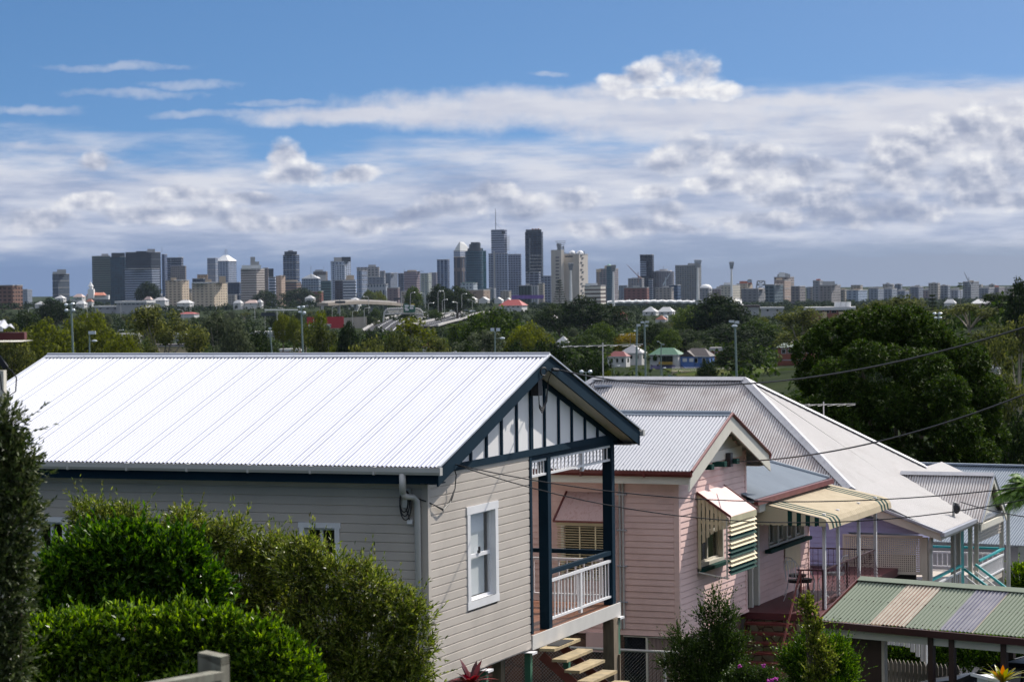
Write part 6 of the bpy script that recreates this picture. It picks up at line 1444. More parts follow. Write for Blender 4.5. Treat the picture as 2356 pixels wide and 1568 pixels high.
floodmast(D_,542,238,292,540,3300,20,'white floodlight mast before the green domed apartment tower')
floodmast(D_,1266,196,258,535,3300,28,'thickest white floodlight mast before the beige framed slab')
floodmast(D_,1555,212,268,535,3350,18,'lone white floodlight mast against open sky')

# --- nameless low blocks between and behind the named ones
rf_=random.Random(21)
idn=lambda a,b: (a,b)
for k in range(46):
    if k<24: x=rf_.uniform(1635,2330); y=rf_.uniform(662,676)-SL*(x-CX)
    else: x=rf_.uniform(640,1250) if k%3 else rf_.uniform(300,640); y=rf_.uniform(650,678)-SL*(x-CX)
    w=rf_.uniform(14,30); d=rf_.uniform(5200,6900) if k>=24 else rf_.uniform(5100,6200)
    wc_,gc_=rf_.choice([('#8c8f98','#4a5464'),('#9a9690','#5c5a5c'),('#7a8290','#3a4658'),('#a39a8e','#66605c'),('#86797a','#4c4850')])
    T('low_rise','plain low city block, one of many filling the skyline between the towers',idn,x-w/2,x+w*.3,x+w/2,y,700,d,fc(wc_,gc_,3.3,.5,4.5,.6),tops=[(x-w*.2,x+w*.1,y-rf_.uniform(1.5,4))],cat='low rise',group='plain low blocks filling the skyline')

# ================================================================ middle distance
EXCL=[]   # (x0,x1,y0,y1,D) picture areas that stay free of nearer trees
def keep(x0,x1,y0,y1,D): EXCL.append((x0,x1,y0,y1,D))
RC={'white':mat('white painted roof',(.60,.59,.585),var=.04),'grey':mat('mid grey roof',(.42,.41,.42),var=.08,scale=.5),'red':mat('red tin roof',(.33,.045,.04),var=.1,scale=.5),'maroon':mat('dull red tin roof',(.20,.04,.04),var=.1,scale=.5),'green':mat('green tin roof',(.055,.15,.09),var=.1,scale=.5),'pgreen':mat('pale green roof',(.28,.33,.28),var=.1,scale=.5),'teal':mat('teal tin roof',(.10,.20,.18),var=.1),'brown':mat('dark brown tile roof',(.075,.06,.06),var=.15,scale=1),'terra':mat('terracotta tile roof',(.40,.15,.10),var=.12,scale=1),'pink':mat('pinkish roof',(.50,.36,.32),var=.1)}
WC={'white':mat('white house wall',(.62,.61,.60),var=.06,scale=.5),'cream':mat('cream house wall',(.66,.52,.30),var=.06,scale=.4),'blue':mat('blue house wall',(.10,.19,.46),var=.06,scale=.5),'brick':mat('red brick wall',(.26,.085,.055),var=.15,scale=2),'grey':mat('grey house wall',(.40,.40,.41),var=.06),'pink':mat('soft pink wall',(.42,.27,.30),var=.06),'lav':mat('lavender wall',(.28,.24,.42),var=.06)}
m_pw=mat('white window trim',(.7,.7,.7),var=.02)
def house(name,label,x0,x1,yr,ye,yb,D,roof,wall,kind='hip',yaw=.35,nwin=3,cat='house',clearance=True,extra=0,group=None):
    yh=651-SL*((x0+x1)/2-CX); g0=3600
    if yb and D<3300:
        for Dt in range(450,4300,10):
            if 20-gz(at(x0,700,Dt).x,Dt)<=(yb-yh)/FPX*Dt: g0=Dt; break
        D=max(D*.9,min(g0,4200))
    if clearance: keep(x0-1,x1+1,yr,ye+(yb-ye)*(1 if D<1000 else .6),D)
    a=at(x0,ye,D); b=at(x1,ye,D); zr_=zat((x0+x1)/2,yr,D); ze=a.z; c=(a+b)/2; Wd=(b.x-a.x)
    zb=min(zat((x0+x1)/2,yb,D),gz(c.x,D)) if yb else gz(c.x,D)
    zb=gz(c.x,D)-1
    # plan rectangle: long side w, depth d, yawed so a little of the right end shows
    cy,sy=math.cos(yaw),math.sin(yaw); w=Wd/(cy+.7*sy); d=w*.7
    c=V((c.x,D+d/2,zb)); root=thing(name,label,cat,c,group,rz=-yaw)
    ex=V((cy,-sy,0)); ey=V((sy,cy,0)); o=.06*w
    def P(i,j,z): return V((c.x,c.y,z))+ex*i*w/2+ey*j*d/2
    mb=MB(); mb.box(P(-1+.08,-1+.1,zb),ex*w*.92,ey*d*.9,UP*(ze-zb)); mb.build('wall',WC[wall],root)
    e=[P(-1,-1,ze),P(1,-1,ze),P(1,1,ze),P(-1,1,ze)]; mb=MB()
    if kind=='hip': r=[P(-.45,0,zr_),P(.45,0,zr_)]
    elif kind=='pyr': r=[P(-.04,0,zr_),P(.04,0,zr_)]
    elif kind=='gable': r=[P(-1,0,zr_),P(1,0,zr_)]
    if kind=='flat': mb.prism(e,UP*max(.5,zr_-ze))
    elif kind=='shed': mb.add(e+[P(1,1,zr_),P(-1,1,zr_)],[(0,1,4,5),(1,2,4),(0,5,3),(0,3,2,1)])
    elif kind=='fgable':
        mb.add(e+[P(0,-1,zr_),P(0,1,zr_)],[(0,4,5,3),(1,2,5,4),(0,1,4),(2,3,5),(0,3,2,1)])
    else: mb.add(e+r,[(0,1,5,4),(2,3,4,5),(1,2,5),(3,0,4),(0,3,2,1)])
    mb.build('roof',RC[roof],root)
    mb=MB(); mb.bar(P(-1,-1.02,ze-.06),P(1,-1.02,ze-.06),.12,.18); mb.build('gutter',m_pw,root)
    if nwin:
        hw=ze-zb; zt=ze-min(.6,hw*.2); 
        for k in range(nwin):
            i=-.8+1.6*(k+.5)/nwin; p=P(i-.06,-.91,zt-1.5); mb=MB(); mb.box(p-ex*.15-UP*.12,ex*(w*.08+.5),-ey*.06,UP*1.65); q=mb.build('window_frame',m_pw,root)
            mb=MB(); mb.box(p-ey*.07,ex*(w*.08+.2),-ey*.04,UP*1.4); mb.build('pane',m_gdark,q)
        p=P(.925,-.3,zt-1.5); mb=MB(); mb.box(p,ey*1.6,ex*.06,UP*1.4); mb.build('window',m_gdark,root)
    return root,P,ex,ey,w,d,ze,zb,zr_
HS=house
HS('suburban_house','grey white pyramid roofed house behind the twin green light poles',1424,1491,793,812,840,820,'grey','white','pyr')
HS('suburban_house','white house with dull red roof beside the TV antenna mast',1396,1453,808,820,846,780,'maroon','white','hip')
r,P,ex,ey,w,d,ze,zb,_=HS('suburban_house','green hip roofed white house with ochre balcony',1492,1579,800,816,850,800,'green','white','hip',nwin=0)
mb=MB(); mb.box(P(-.25,-1.0,zb+2.6),ex*w*.42,-ey*1.4,UP*.9); mb.build('balcony',mat('ochre panel',(.40,.26,.05)),r); mb=MB(); mb.box(P(-.25,-.93,zb+3.5),ex*w*.42,-ey*.1,UP*(ze-zb-4)); mb.build('window',m_gdark,r); mb=MB(); mb.box(P(-.7,-.93,zb+3.8),ex*1.4,-ey*.1,UP*1.3); mb.build('window',m_gdark,r); mb=MB(); mb.box(P(-.86,-.93,zb),ex*w*.8,-ey*.05,UP*2.3); mb.build('base_wall',WC['lav'],r)
r,P,ex,ey,w,d,ze,zb,_=HS('suburban_house','blue house with dark brown roof and front gable',1566,1650,801,820,848,795,'brown','blue','hip',nwin=3)
mb=MB(); mb.add([P(-1.0,-1.25,ze),P(.0,-1.25,ze),P(-.5,-1.25,ze+2.0),P(-1.0,-.2,ze),P(0,-.2,ze),P(-.5,-.2,ze+2.0)],[(0,2,5,3),(1,4,5,2),(0,1,2)]); mb.build('porch_roof',RC['brown'],r); mb=MB(); mb.box(P(-.95,-1.2,zb),ex*w*.45,ey*2,UP*(ze-zb)); mb.build('porch_wall',WC['blue'],r)
for i in (-.8,-.35): mb=MB(); mb.box(P(i,-1.21,ze-1.8),ex*1.5,-ey*.08,UP*1.2); mb.build('window_frame',m_pw,r)
mb=MB(); mb.prism([P(-.9,-1.25,zb+2.2),P(-.3,-1.9,zb),P(-.3,-1.9,zb+.3),P(-.9,-1.25,zb+2.5)],ey*1.2); mb.build('stairs',WC['blue'],r)
HS('brick_hall','low red brick hall with flat grey roof behind the blue house',1632,1688,799,806,828,860,'grey','brick','flat',nwin=2,yaw=.2,cat='hall')
r,P,ex,ey,w,d,ze,zb,_=HS('school_building','two storey red brick school block with pale green roof behind gum trunks',1786,1885,782,799,842,880,'pgreen','brick','hip',yaw=.15,nwin=5,cat='school building')
mb=MB(); mb.box(P(-.7,-1.25,zb+2.8),ex*w*.7,-ey*1.5,UP*.25); mb.build('awning',m_bluer,r)
HS('suburban_house','low red roofed house half hidden in the trees below the stadium',1410,1446,716,727,736,1500,'red','pink','hip',nwin=1)
HS('suburban_house','white pyramid roofed house above the red one, left of three',1477,1518,705,717,726,1650,'white','white','pyr',nwin=2)
HS('suburban_house','white hip roofed house above the red one, middle of three',1512,1556,706,717,724,1680,'white','white','hip',nwin=2)
HS('suburban_house','faded white roofed cottage above the red one, right of three',1524,1538,724,729,738,1500,'white','grey','hip',nwin=0)
HS('suburban_house','rusty red pyramid roofed cottage beside the faded white one',1507,1537,725,735,742,1420,'terra','white','pyr',nwin=1)
HS('suburban_house','teal pyramid roofed cottage tucked under dark fig trees',1340,1364,728,741,748,1300,'teal','grey','pyr',nwin=0)
HS('suburban_house','small pale roofed cottage left of the teal one',1262,1290,725,737,744,1350,'white','grey','fgable',nwin=0)
HS('suburban_house','white pyramid roofed house just over the navy gable',1277,1316,773,788,800,900,'white','white','pyr',nwin=1)
HS('suburban_house','bright red roofed house touching the white pyramid one over the navy gable',1300,1327,772,784,796,940,'red','white','hip',nwin=1)
HS('shed','long white roofed shed glimpsed behind the yellow flowering tree',1426,1489,769,774,784,1050,'white','white','flat',nwin=0,yaw=.1,cat='shed')
r,*_=HS('suburban_house','large white house with broad red hip roof right of the motorway',1146,1216,689,703,716,2000,'red','white','hip',nwin=4)
for k,(a,b,y,lab) in enumerate([(1070,1100,684,'white sawtooth roof nearest the motorway trees'),(1100,1128,685,'white roofed house second along from the motorway trees'),(1136,1160,686,'white rounded roof left of the red hip roofed house'),(1160,1180,687,'white roofed cottage touching the purple hoarding')]):
    HS('suburban_house',lab,a,b,y-2,y+5,y+10,2500+k*30,'white','white','fgable',nwin=0)
HS('suburban_house','big green tin roofed house with a skylight beyond the ridge of the grey house',1090,1208,774,806,830,600,'green','white','hip',nwin=0,yaw=.1)
HS('suburban_house','white pyramid roof poking over the ridge of the grey house',1029,1094,799,818,840,560,'white','white','pyr',nwin=0)
HS('suburban_house','small dull red roofed white house beside the tall gum',971,1007,787,798,815,620,'maroon','white','hip',nwin=1)
HS('yellow_building','long cream yellow building wall seen between gum trunks',340,460,792,796,822,560,'brown','cream','flat',nwin=0,yaw=.05,cat='building')
HS('shed','white roofed shed among the gums above the cream yellow building, left one',266,322,767,775,790,800,'white','grey','flat',nwin=0,yaw=.1,cat='shed')
HS('shed','white roofed shed among the gums above the cream yellow building, right one',392,432,766,775,790,820,'white','grey','flat',nwin=0,yaw=.1,cat='shed')
HS('shed','long low white roof left of the leaning gum',575,664,762,768,780,900,'white','grey','flat',nwin=0,yaw=.05,cat='shed')
HS('shed','short low white roof under the motorway sign',640,692,802,808,820,640,'white','brick','flat',nwin=0,yaw=.1,cat='shed')
r,P,ex,ey,w,d,ze,zb,_=HS('apartment_block','modern grey and white apartment building with flat white roofs among the left trees',262,352,692,697,722,1750,'white','grey','flat',nwin=6,yaw=.25,cat='apartment block')
HS('apartment_block','low white flat roofed wing left of the modern grey apartment building',214,285,703,707,720,1740,'white','grey','flat',nwin=3,yaw=.15,cat='apartment block')
HS('suburban_house','flat red roof among gums left of the motorway',408,458,718,722,731,1500,'red','white','hip',nwin=0)
for (a,b,y,rf,kd,lab) in [(78,106,693,'white','pyr','white pyramid roof low among trees, leftmost on the far rise'),(104,128,683,'green','pyr','green pyramid roof on the far rise'),(124,152,679,'white','pyr','bright white pyramid roof beside the green one on the far rise'),(160,196,680,'green','hip','wide green roof left of the church'),(166,196,676,'pink','hip','pinkish roofed house behind the wide green roof'),(172,200,692,'white','hip','white roofed cottage below the church'),(196,216,687,'terra','hip','terracotta house below the church tower'),(330,352,682,'pink','hip','pinkish roofed house right of the church'),(350,388,684,'grey','hip','two storey grey roofed house before the salmon apartments'),(405,446,690,'white','hip','white roofed terrace at the foot of the salmon apartments'),(535,560,690,'white','hip','white roofed house at the foot of the striped hotel'),(588,606,688,'white','pyr','white cottage roof among palms'),(700,726,679,'white','pyr','white pyramid roof under the brick flats'),(800,832,684,'white','pyr','white tent shaped roof beside the viaduct'),(560,600,690,'pink','hip','pale pink roofed house near the overhead sign'),(1560,1600,716,'white','hip','white roofed house right of the stadium tree'),(1690,1712,694,'white','pyr','white tent roof by the dark low sheds')]:
    HS('suburban_house',lab,a,b,y,y+7,y+14,3000,rf,'white',kd,nwin=1)
r,P,ex,ey,w,d,ze,zb,_=HS('commercial_building','orange brick commercial building with tan wall panels and rooftop air units',1850,1978,706,713,745,1250,'white','brick','flat',nwin=6,yaw=.12,cat='commercial building')
for k in range(3): p=P(.3+k*.2,-.5,ze+1.5); mb=MB(); mb.cone(p,2.2,2.2,4,12); mb.build('roof_unit',m_far_white,r)
for i in (-.35,.35,.62): mb=MB(); mb.box(P(i,-.925,ze-6),ex*w*.12,-ey*.3,UP*4.5); mb.build('tan_panel',WC['cream'],r)
mb=MB(); mb.box(P(.72,-.95,ze-2.2),ex*w*.13,-ey*.3,UP*2); mb.build('blue_sign',mat('blue sign',(.03,.08,.40)),r)
HS('commercial_building','low white roofed showroom with yellow lit panel left of the orange brick building',1749,1808,706,710,732,1260,'white','grey','flat',nwin=2,yaw=.1,cat='commercial building')
HS('commercial_building','dark low flat shed at the right end of the stadium',1690,1752,702,708,726,1350,'brown','grey','flat',nwin=0,yaw=.1,cat='commercial building')
HS('suburban_house','white curved roof seen between gums on the right hand rise',2172,2204,688,697,708,1000,'white','white','hip',nwin=0)
HS('suburban_house','broad white and coral roof between gums on the right hand rise',2234,2292,688,698,708,1020,'white','pink','hip',nwin=0)
HS('suburban_house','small white roof low behind the big dark tree',2271,2306,838,848,870,300,'white','white','hip',nwin=0)
# --- sports field, embankment and footbridge
m_lawn=mat('mown playing field grass',(.17,.27,.03),rough=.95,spec=.03,var=.25,scale=.15)
def gpatch(name,pts,z_,m,lift=.0,label=None,kind='structure'):
    mb=MB(); ps=[atz(px,py,z_) for px,py in pts]; mb.prism(ps,UP*.3); o=mb.build(name,m,None); 
    if kind: o['kind']=kind
    return o
gpatch('playing_field',[(1715,878),(1700,862),(1900,862),(2000,885),(2000,930),(1760,930)],-9.9,m_lawn)
mb=MB(); p=[atz(1560,866,-9.7),atz(1860,866,-9.7)]; p2=[V((p[0].x-4,p[0].y+9,-7.6)),V((p[1].x+4,p[1].y+9,-7.6))]
mb.prism([p[0],p[1],p2[1],p2[0]],UP*.2); o=mb.build('embankment',mat('grassy bank',(.06,.085,.02),rough=.95,spec=.03,var=.35,scale=.2,dirt=(.12,.08,.05),dirt_amt=.8,dirt_scale=.08)); o['kind']='structure'
keep(1540,1830,848,900,800)
fb_=thing('footbridge','low cream concrete bridge over an underpass beside the playing field','bridge',at(1690,870,800))
a=at(1546,853,800);b=at(1835,855,800); mb=MB(); mb.box(V((a.x,a.y,a.z-1.2)),b-a,V((0,5,0)),UP*1.2); mb.build('deck',mat('cream concrete',(.50,.42,.28),var=.12),fb_)
for x in (1600,1628,1664,1700,1722,1760): q=at(x,858,801); mb=MB(); mb.cb(V((q.x,q.y+1,q.z-5)),.9,3,5); mb.build('pier',mat('cream concrete',(.50,.42,.28)),fb_)
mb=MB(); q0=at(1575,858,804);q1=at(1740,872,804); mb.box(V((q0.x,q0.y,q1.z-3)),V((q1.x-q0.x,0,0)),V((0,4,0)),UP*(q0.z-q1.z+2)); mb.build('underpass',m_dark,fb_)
mb=MB()
for k in range(60):
    q=a.lerp(b,k/59); mb.tube([q,q+UP*1.1],.05,3)
for h in (.4,.8,1.1): mb.tube([a+UP*h,b+UP*h],.05,3)
mb.build('bridge_rail',m_gutter,fb_)
for (x0,x1) in ((1538,1570),(1738,1775)): 
    q0=at(x0,862,798);q1=at(x1,876,798); mb=MB(); mb.prism([V((q0.x,q0.y,q0.z)),V((q1.x,q1.y,q0.z-1.5)),V((q1.x,q1.y,q1.z-2)),V((q0.x,q0.y,q1.z-2))],V((0,1,0))); mb.build('wing_wall',mat('blue green mural',(.03,.14,.20),var=.5,scale=.2),fb_)
# --- motorway
m_asph=mat('grey asphalt',(.055,.055,.062),rough=.95,spec=.05,var=.08,scale=.05)
m_conb=mat('pale concrete barrier',(.48,.46,.44),var=.08,scale=.3)
def ribbon(name,pts,z_,hw,m,kind='structure',thick=.3,parent=None):
    ps=[atz(px,py,z_) for px,py in pts]; ps=[p.copy() for p in ps]
    # smooth with catmull
    out=[]
    for i in range(len(ps)-1):
        p0=ps[max(i-1,0)];p1=ps[i];p2=ps[i+1];p3=ps[min(i+2,len(ps)-1)]
        for k in range(8):
            t=k/8; out.append(.5*((2*p1)+(p2-p0)*t+(2*p0-5*p1+4*p2-p3)*t*t+(3*p1-p0-3*p2+p3)*t**3))
    out.append(ps[-1]); mb=MB(); vs=[];fs=[]
    for i,p in enumerate(out):
        d=(out[min(i+1,len(out)-1)]-out[max(i-1,0)]).normalized(); s=d.cross(UP).normalized()
        vs+=[p-s*hw,p+s*hw,p+s*hw-UP*thick,p-s*hw-UP*thick]
    for i in range(len(out)-1):
        for c in range(4): fs.append((i*4+c,i*4+(c+1)%4,i*4+4+(c+1)%4,i*4+4+c))
    mb.add(vs,fs); o=mb.build(name,m,parent)
    if kind: o['kind']=kind
    return o,out
path=[zB(*q) for q in ((1225,790),(1250,735),(1330,690),(1480,665),(1640,668),(1760,672),(1900,650),(1990,640))]
path=[zB(*q) for q in ((1180,800),(1262,730),(1360,683),(1500,660),(1640,662),(1800,655),(1960,640))]
o,cl=ribbon('motorway',path,-11.5,17,m_asph)
path2=[zB(*q) for q in ((1480,760),(1600,728),(1720,700),(1790,672),(1850,655),(1930,642))]
o,cl2=ribbon('motorway',path2,-10.5,11,m_asph)
for (off,cc,nm) in ((-17,cl,'concrete_barrier'),(17,cl,'concrete_barrier'),(-11,cl2,'concrete_barrier'),(11,cl2,'concrete_barrier')):
    mb=MB()
    for i in range(len(cc)-1):
        d=(cc[i+1]-cc[i]).normalized(); s=d.cross(UP).normalized(); a=cc[i]+s*off; b=cc[i+1]+s*off; mb.box(a-s*.3,(b-a)*1.01,s*.6,UP*1.6)
    o=mb.build(nm,m_conb); tag(o,{(-17,0):'pale barrier along the inner edge of the main motorway curve',(17,0):'pale barrier along the outer edge of the main motorway curve',(-11,1):'pale barrier along the far edge of the exit ramp',(11,1):'pale barrier along the near edge of the exit ramp'}[(off,0 if cc is cl else 1)],'barrier')
for cc,offs,zz in ((cl,(-10,-3.3,3.3,10),-11.5),(cl2,(-4,4),-10.5)):
    for k,off in enumerate(offs):
        mb=MB()
        for i in range(0,len(cc)-1):
            d=(cc[i+1]-cc[i]).normalized(); s=d.cross(UP).normalized(); a=cc[i]+s*off+UP*.02; b=cc[i].lerp(cc[i+1],.6)+s*off+UP*.02; mb.add([a-s*.35,b-s*.35,b+s*.35,a+s*.35],[(0,1,2,3)])
        o=mb.build('lane_marking',m_pw); o['kind']='structure'
keep(1205/1*0+880,1100,706,748,2100)
# cars on it
def mk_car(col):
    r=thing('car','car','car',V((0,0,0)),'cars on the distant motorway')
    mb=MB(); m=mat('far car paint '+str(col),col,rough=.3,var=.02)
    pr=[(-2.2,.3),(-2.2,.85),(-1.9,.95),(-1.2,1.0),(-.7,1.45),(.7,1.48),(1.3,1.0),(2.1,.85),(2.2,.3)]
    mb.prism([V((x,-.85,z)) for x,z in pr],V((0,1.7,0))); mb.build('body',m,r)
    mb=MB(); mb.prism([V((-1.1,-.87,1.0)),V((-.65,-.87,1.38)),V((.65,-.87,1.40)),V((1.15,-.87,1.0))],V((0,1.74,0))); mb.build('windows',m_gdark,r)
    for x in (-1.4,1.4):
        for y in (-.86,.70): mb=MB(); mb.tube([V((x,y,.32)),V((x,y+.16,.32))],.32,10); mb.build('wheel',m_black,r)
    return r
protos=[mk_car((.7,.7,.7)),mk_car((.04,.04,.05)),mk_car((.25,.27,.3))]
cs_=[(0,(1500,655),'white car in the middle lane of the motorway curve'),(1,(1580,648),'black car near the head of the motorway curve'),(2,(1595,662),'silver grey car behind the black car'),(1,(1562,678),'dark car nearest the inner barrier'),(0,(1735,636),'light car at the start of the exit ramp'),(2,(1845,630),'grey car far along the motorway'),(0,(1905,637),'white car last along the motorway'),(0,(1812,652),'white car on the exit ramp'),(2,(1530,708),'pale car low on the motorway behind the tree top')]
used=set()
for i,(k,q,lab) in enumerate(cs_):
    p=atz(*zB(*q),-11.3); o=protos[k] if k not in used else copy_tree(protos[k]); used.add(k); o.location=p; o.rotation_euler=(0,0,.9-.2*i*.3); o.scale=(1.5,1.5,1.5); o['label']=lab
# viaduct
vd=thing('viaduct','long beige motorway viaduct curving past the towers','viaduct',at(*zB(940,600),2700)-UP*8)
vp=[zB(*q) for q in ((620,572),(760,562),(900,556),(1040,560),(1160,566),(1260,575))]
ps=[at(px,py,2700+i*30) for i,(px,py) in enumerate(vp)]
mb=MB()
for i in range(len(ps)-1): mb.bar(ps[i],ps[i+1],14,3.2)
mb.build('deck',mat('beige concrete beam',(.34,.29,.24),var=.08),vd)
mb=MB()
for i in range(len(ps)-1): mb.bar(ps[i]+UP*2.6-V((0,7,0)),ps[i+1]+UP*2.6-V((0,7,0)),.3,1.8)
mb.build('parapet',m_conb,vd)
for i in range(len(ps)): mb=MB(); mb.cb(ps[i]-UP*20,3,2,18.4); mb.build('pier',m_conc,vd)
keep(745,915,694,706,2700)
# noise wall and lower road
o=MB().box(at(*zB(690,790),1900),V(at(*zB(1000,775),1900))-V(at(*zB(690,790),1900)),V((0,.6,0)),UP*8.5).build('noise_wall',mat('beige noise wall',(.42,.37,.31),var=.2,scale=.12,stretch=(1,1,.2))); tag(o,'beige patterned noise wall beside the lower motorway lanes','wall'); keep(760,845,742,757,1900)
bus=thing('red_banner','red billboard half hidden behind the leaning gum','billboard',at(*zB(530,775),1800)); mb=MB(); mb.box(at(*zB(488,778),1800),V((26,0,0)),V((0,.5,0)),UP*8); mb.build('panel',mat('red panel',(.45,.03,.04)),bus); mb=MB(); mb.box(at(*zB(500,766),1799.4),V((16,0,0)),V((0,.2,0)),UP*2); mb.build('white_stripe',m_pw,bus)
# gantries and signs
gt=thing('sign_gantry','grey truss gantry with green direction sign over the motorway','sign gantry',at(*zB(1310,700),2000)-UP*4)
g=[zB(*q) for q in ((1142,720),(1150,640),(1175,612),(1240,608),(1400,605),(1455,612),(1478,640),(1480,670))]
mb=MB(); q=[at(px,py,2000) for px,py in g]; mb.tube(q,.6,5); q2=[V((p.x,p.y,p.z-4)) for p in q[2:6]]; mb.tube([q[1]-UP*1.5]+q2+[q[6]-UP*1.5],.5,5)
for i in range(24):
    t=i/23; a=q[2].lerp(q[5],t); mb.tube([a,a-UP*4+V((2.4,0,0))],.25,3); mb.tube([a,a-UP*4-V((2.4,0,0))],.25,3)
mb.build('truss',m_gutter,gt)
m_sg=mat('motorway sign green',(.015,.12,.07),rough=.5,var=.05)
a=at(*zB(1315,640),1998); b=at(*zB(1415,580),1998); mb=MB(); mb.box(a,V((b.x-a.x,0,0)),V((0,.5,0)),UP*(b.z-a.z)); sg=mb.build('sign_board',m_sg,gt)
mb=MB()
for (x0,x1,y) in ((1325,1360,592),(1370,1405,592),(1325,1350,612),(1368,1400,612),(1330,1360,626)): p=at(*zB(x0,y),1997.3);p1=at(*zB(x1,y),1997.3); mb.box(p,V((p1.x-p.x,0,0)),V((0,.1,0)),UP*1.4)
mb.build('sign_lettering',m_pw,sg)
for (x0,x1) in ((1318,1350),(1380,1412)): a=at(*zB(x0,580),1999); b=at(*zB(x1,566),1999); mb=MB(); mb.box(a,V((b.x-a.x,0,0)),V((0,.5,0)),UP*(b.z-a.z)); mb.build('sign_top',mat('sign yellow',(.45,.35,.03)) if x0==1380 else m_sg,gt)
keep(880,975,695,724,2000)
def vms(label,x0,x1,y0,y1,zf,D,postx=None,armx=None,army=None):
    a=at(*zf(x0,y1),D);b=at(*zf(x1,y0),D); r=thing('message_sign',label,'electronic sign',V((a.x,a.y,a.z-4))); mb=MB(); mb.box(a,V((b.x-a.x,0,0)),V((0,1,0)),UP*(b.z-a.z)); mb.build('sign_box',m_far_dark,r)
    if postx: 
        p=at(*zf(postx,y1+130),D+1); t=at(*zf(postx,y0-8),D+1); mb=MB(); mb.tube([p,t],.4,6); mb.build('post',m_gutter,r)
    if armx: mb=MB(); mb.tube([at(*zf(armx[0],army),D+1),at(*zf(armx[1],army),D+1)],.4,5); mb.build('arm',m_far_white,r)
    x,y=zf((x0+x1)/2,(y0+y1)/2); keep(zf(x0,0)[0],zf(x1,0)[0],zf(0,y0)[1],zf(0,y1)[1],D)
vms('black electronic message sign hung from a white arm beside the pair of lamps',95,218,640,672,zB,1400,postx=232,armx=(125,410),army=620)
vms('small black message sign over the viaduct start',728,816,542,562,zB,2500,postx=770)
vms('small black message sign on a pole above the motorway trees',1230,1292,515,532,zB,2300,postx=1298)
# lamps
m_pole=mat('grey green light pole',(.22,.28,.26),rough=.5,var=.1); m_lamp=mat('pale lamp head',(.72,.76,.80),rough=.2,var=.02,metal=.3)
def pole(label,x,yt,yb,D,r,heads,xb=None,group='light poles standing up out of the trees'):
    xb=xb or x; b=at(xb,yb,D);t=at(x,yt,D); zb=min(b.z,gz(b.x,D)); rt=thing('light_pole',label,'light pole',V((b.x,b.y,zb)),group)
    mb=MB(); mb.tube([V((b.x+(b.x-t.x)*.3,b.y,zb)),b,t],r,10,r2=r*.7); mb.build('pole',m_pole,rt)
    for (hx,hy,w,h,kind) in heads:
        c=at(hx,hy,D); W=w/FPX*D; Hh=h/FPX*D; mb=MB()
        if kind=='disc': mb.ball(c,W/2,W/2,Hh/2,12,8); mb.build('lamp_head',m_lamp,rt,smooth=True)
        elif kind=='box': mb.cb(c-UP*Hh/2,W,W*.6,Hh); mb.build('lamp_head',m_lamp,rt)
        else: mb.ball(c,W/2,W*.25,Hh/2,10,6); mb.build('lamp_head',m_lamp,rt,smooth=True)
        mb=MB(); mb.tube([V((t.x,t.y,min(c.z,t.z))),c],r*.4,5); mb.build('lamp_arm',m_pole,rt)
    keep(x-1.5,x+1.5,yt,yb,D); return rt
pole('tall grey pole with four round floodlights behind the left end of the white roof',163.5,697,830,420,.22,[(152,701,9,7,'disc'),(167,699,10,6,'disc'),(153,714,9,8,'disc'),(169,714,9,9,'disc')],xb=169)
pole('short street lamp with one white head right of the four light pole',206,772,830,330,.12,[(217,784,13,5,'arm'),(212,765,16,7,'box')])
pole('grey pole with four tilted floodlights beside the message sign arm',693,703,830,430,.20,[(688,707,9,6,'disc'),(698,706,7,6,'disc'),(690,718,9,6,'disc'),(700,720,8,9,'disc')],xb=697.5)
pole('thin weathered lamp post left of the message sign poles',621,755,830,380,.13,[(621,755,6,4,'box')],xb=627)
pole('pole with two square lamps near the green tin roof',1139,765,815,360,.13,[(1133,758,9,7,'box'),(1146,758,9,7,'box'),(1156,778,12,6,'arm')])
pole('low pole with two round lamps beside the zinc roof ridge',1348,856,884,140,.05,[(1338,855,10,9,'disc'),(1358,855,10,9,'disc')])
pole('green pole with boxed lamps, left of the twin pair before the green roofed house',1465.5,750,872,450,.24,[(1469,748,9,5,'box'),(1461,761,6,4,'disc')],xb=1464)
pole('green pole with boxed lamps, right of the twin pair before the green roofed house',1483,742,872,460,.22,[(1478,741,8,4,'box'),(1489,740,8,4,'box'),(1488,749,7,4,'box')],xb=1485.5)
pole('tall green pole with two wide floodlights above the footbridge',1691,742,872,470,.26,[(1683,739,12,5,'box'),(1696,741,9,6,'box'),(1690,750,14,8,'disc')],xb=1695)
pole('timber power pole carrying short arms before the green roofed house',1521,790,845,700,.2,[(1514,785,5,2,'box'),(1526,792,5,2,'box')])
pole('small lamp post on the footbridge',1727,830,856,860,.12,[(1730,831,10,3,'arm')])
pole('small lamp post beside the underpass',1524,846,872,600,.1,[(1529,846,8,3,'arm')])
pole('thin dark mast rising behind the pale house roofs',1413,838,872,600,.09,[(1422,841,8,2,'arm')])
pole('twin floodlights among the gums right of the big dark tree',2160,722,790,420,.15,[(2150,721,9,6,'disc'),(2163,721,9,6,'disc'),(2153,731,9,5,'disc'),(2163,731,9,5,'disc')])
def slamp(p0,h,side,D):
    b=V((0,0,0)); rt=thing('street_lamp','curved arm street lamp along the distant motorway','street lamp',p0,'curved arm street lamps along the motorway')
    mb=MB(); mb.tube([p0,p0+UP*h*.9,p0+UP*h*.97+V((side*.6,0,0)),p0+UP*h+V((side*2.6,0,0))],.16,5); mb.build('pole',m_gutter,rt)
    mb=MB(); mb.ball(p0+UP*h+V((side*3,0,0)),.7,.35,.2,6,4); mb.build('lamp_head',m_lamp,rt); return rt
lamps=[(1000,503,80,'B'),(0,0,0,'')]
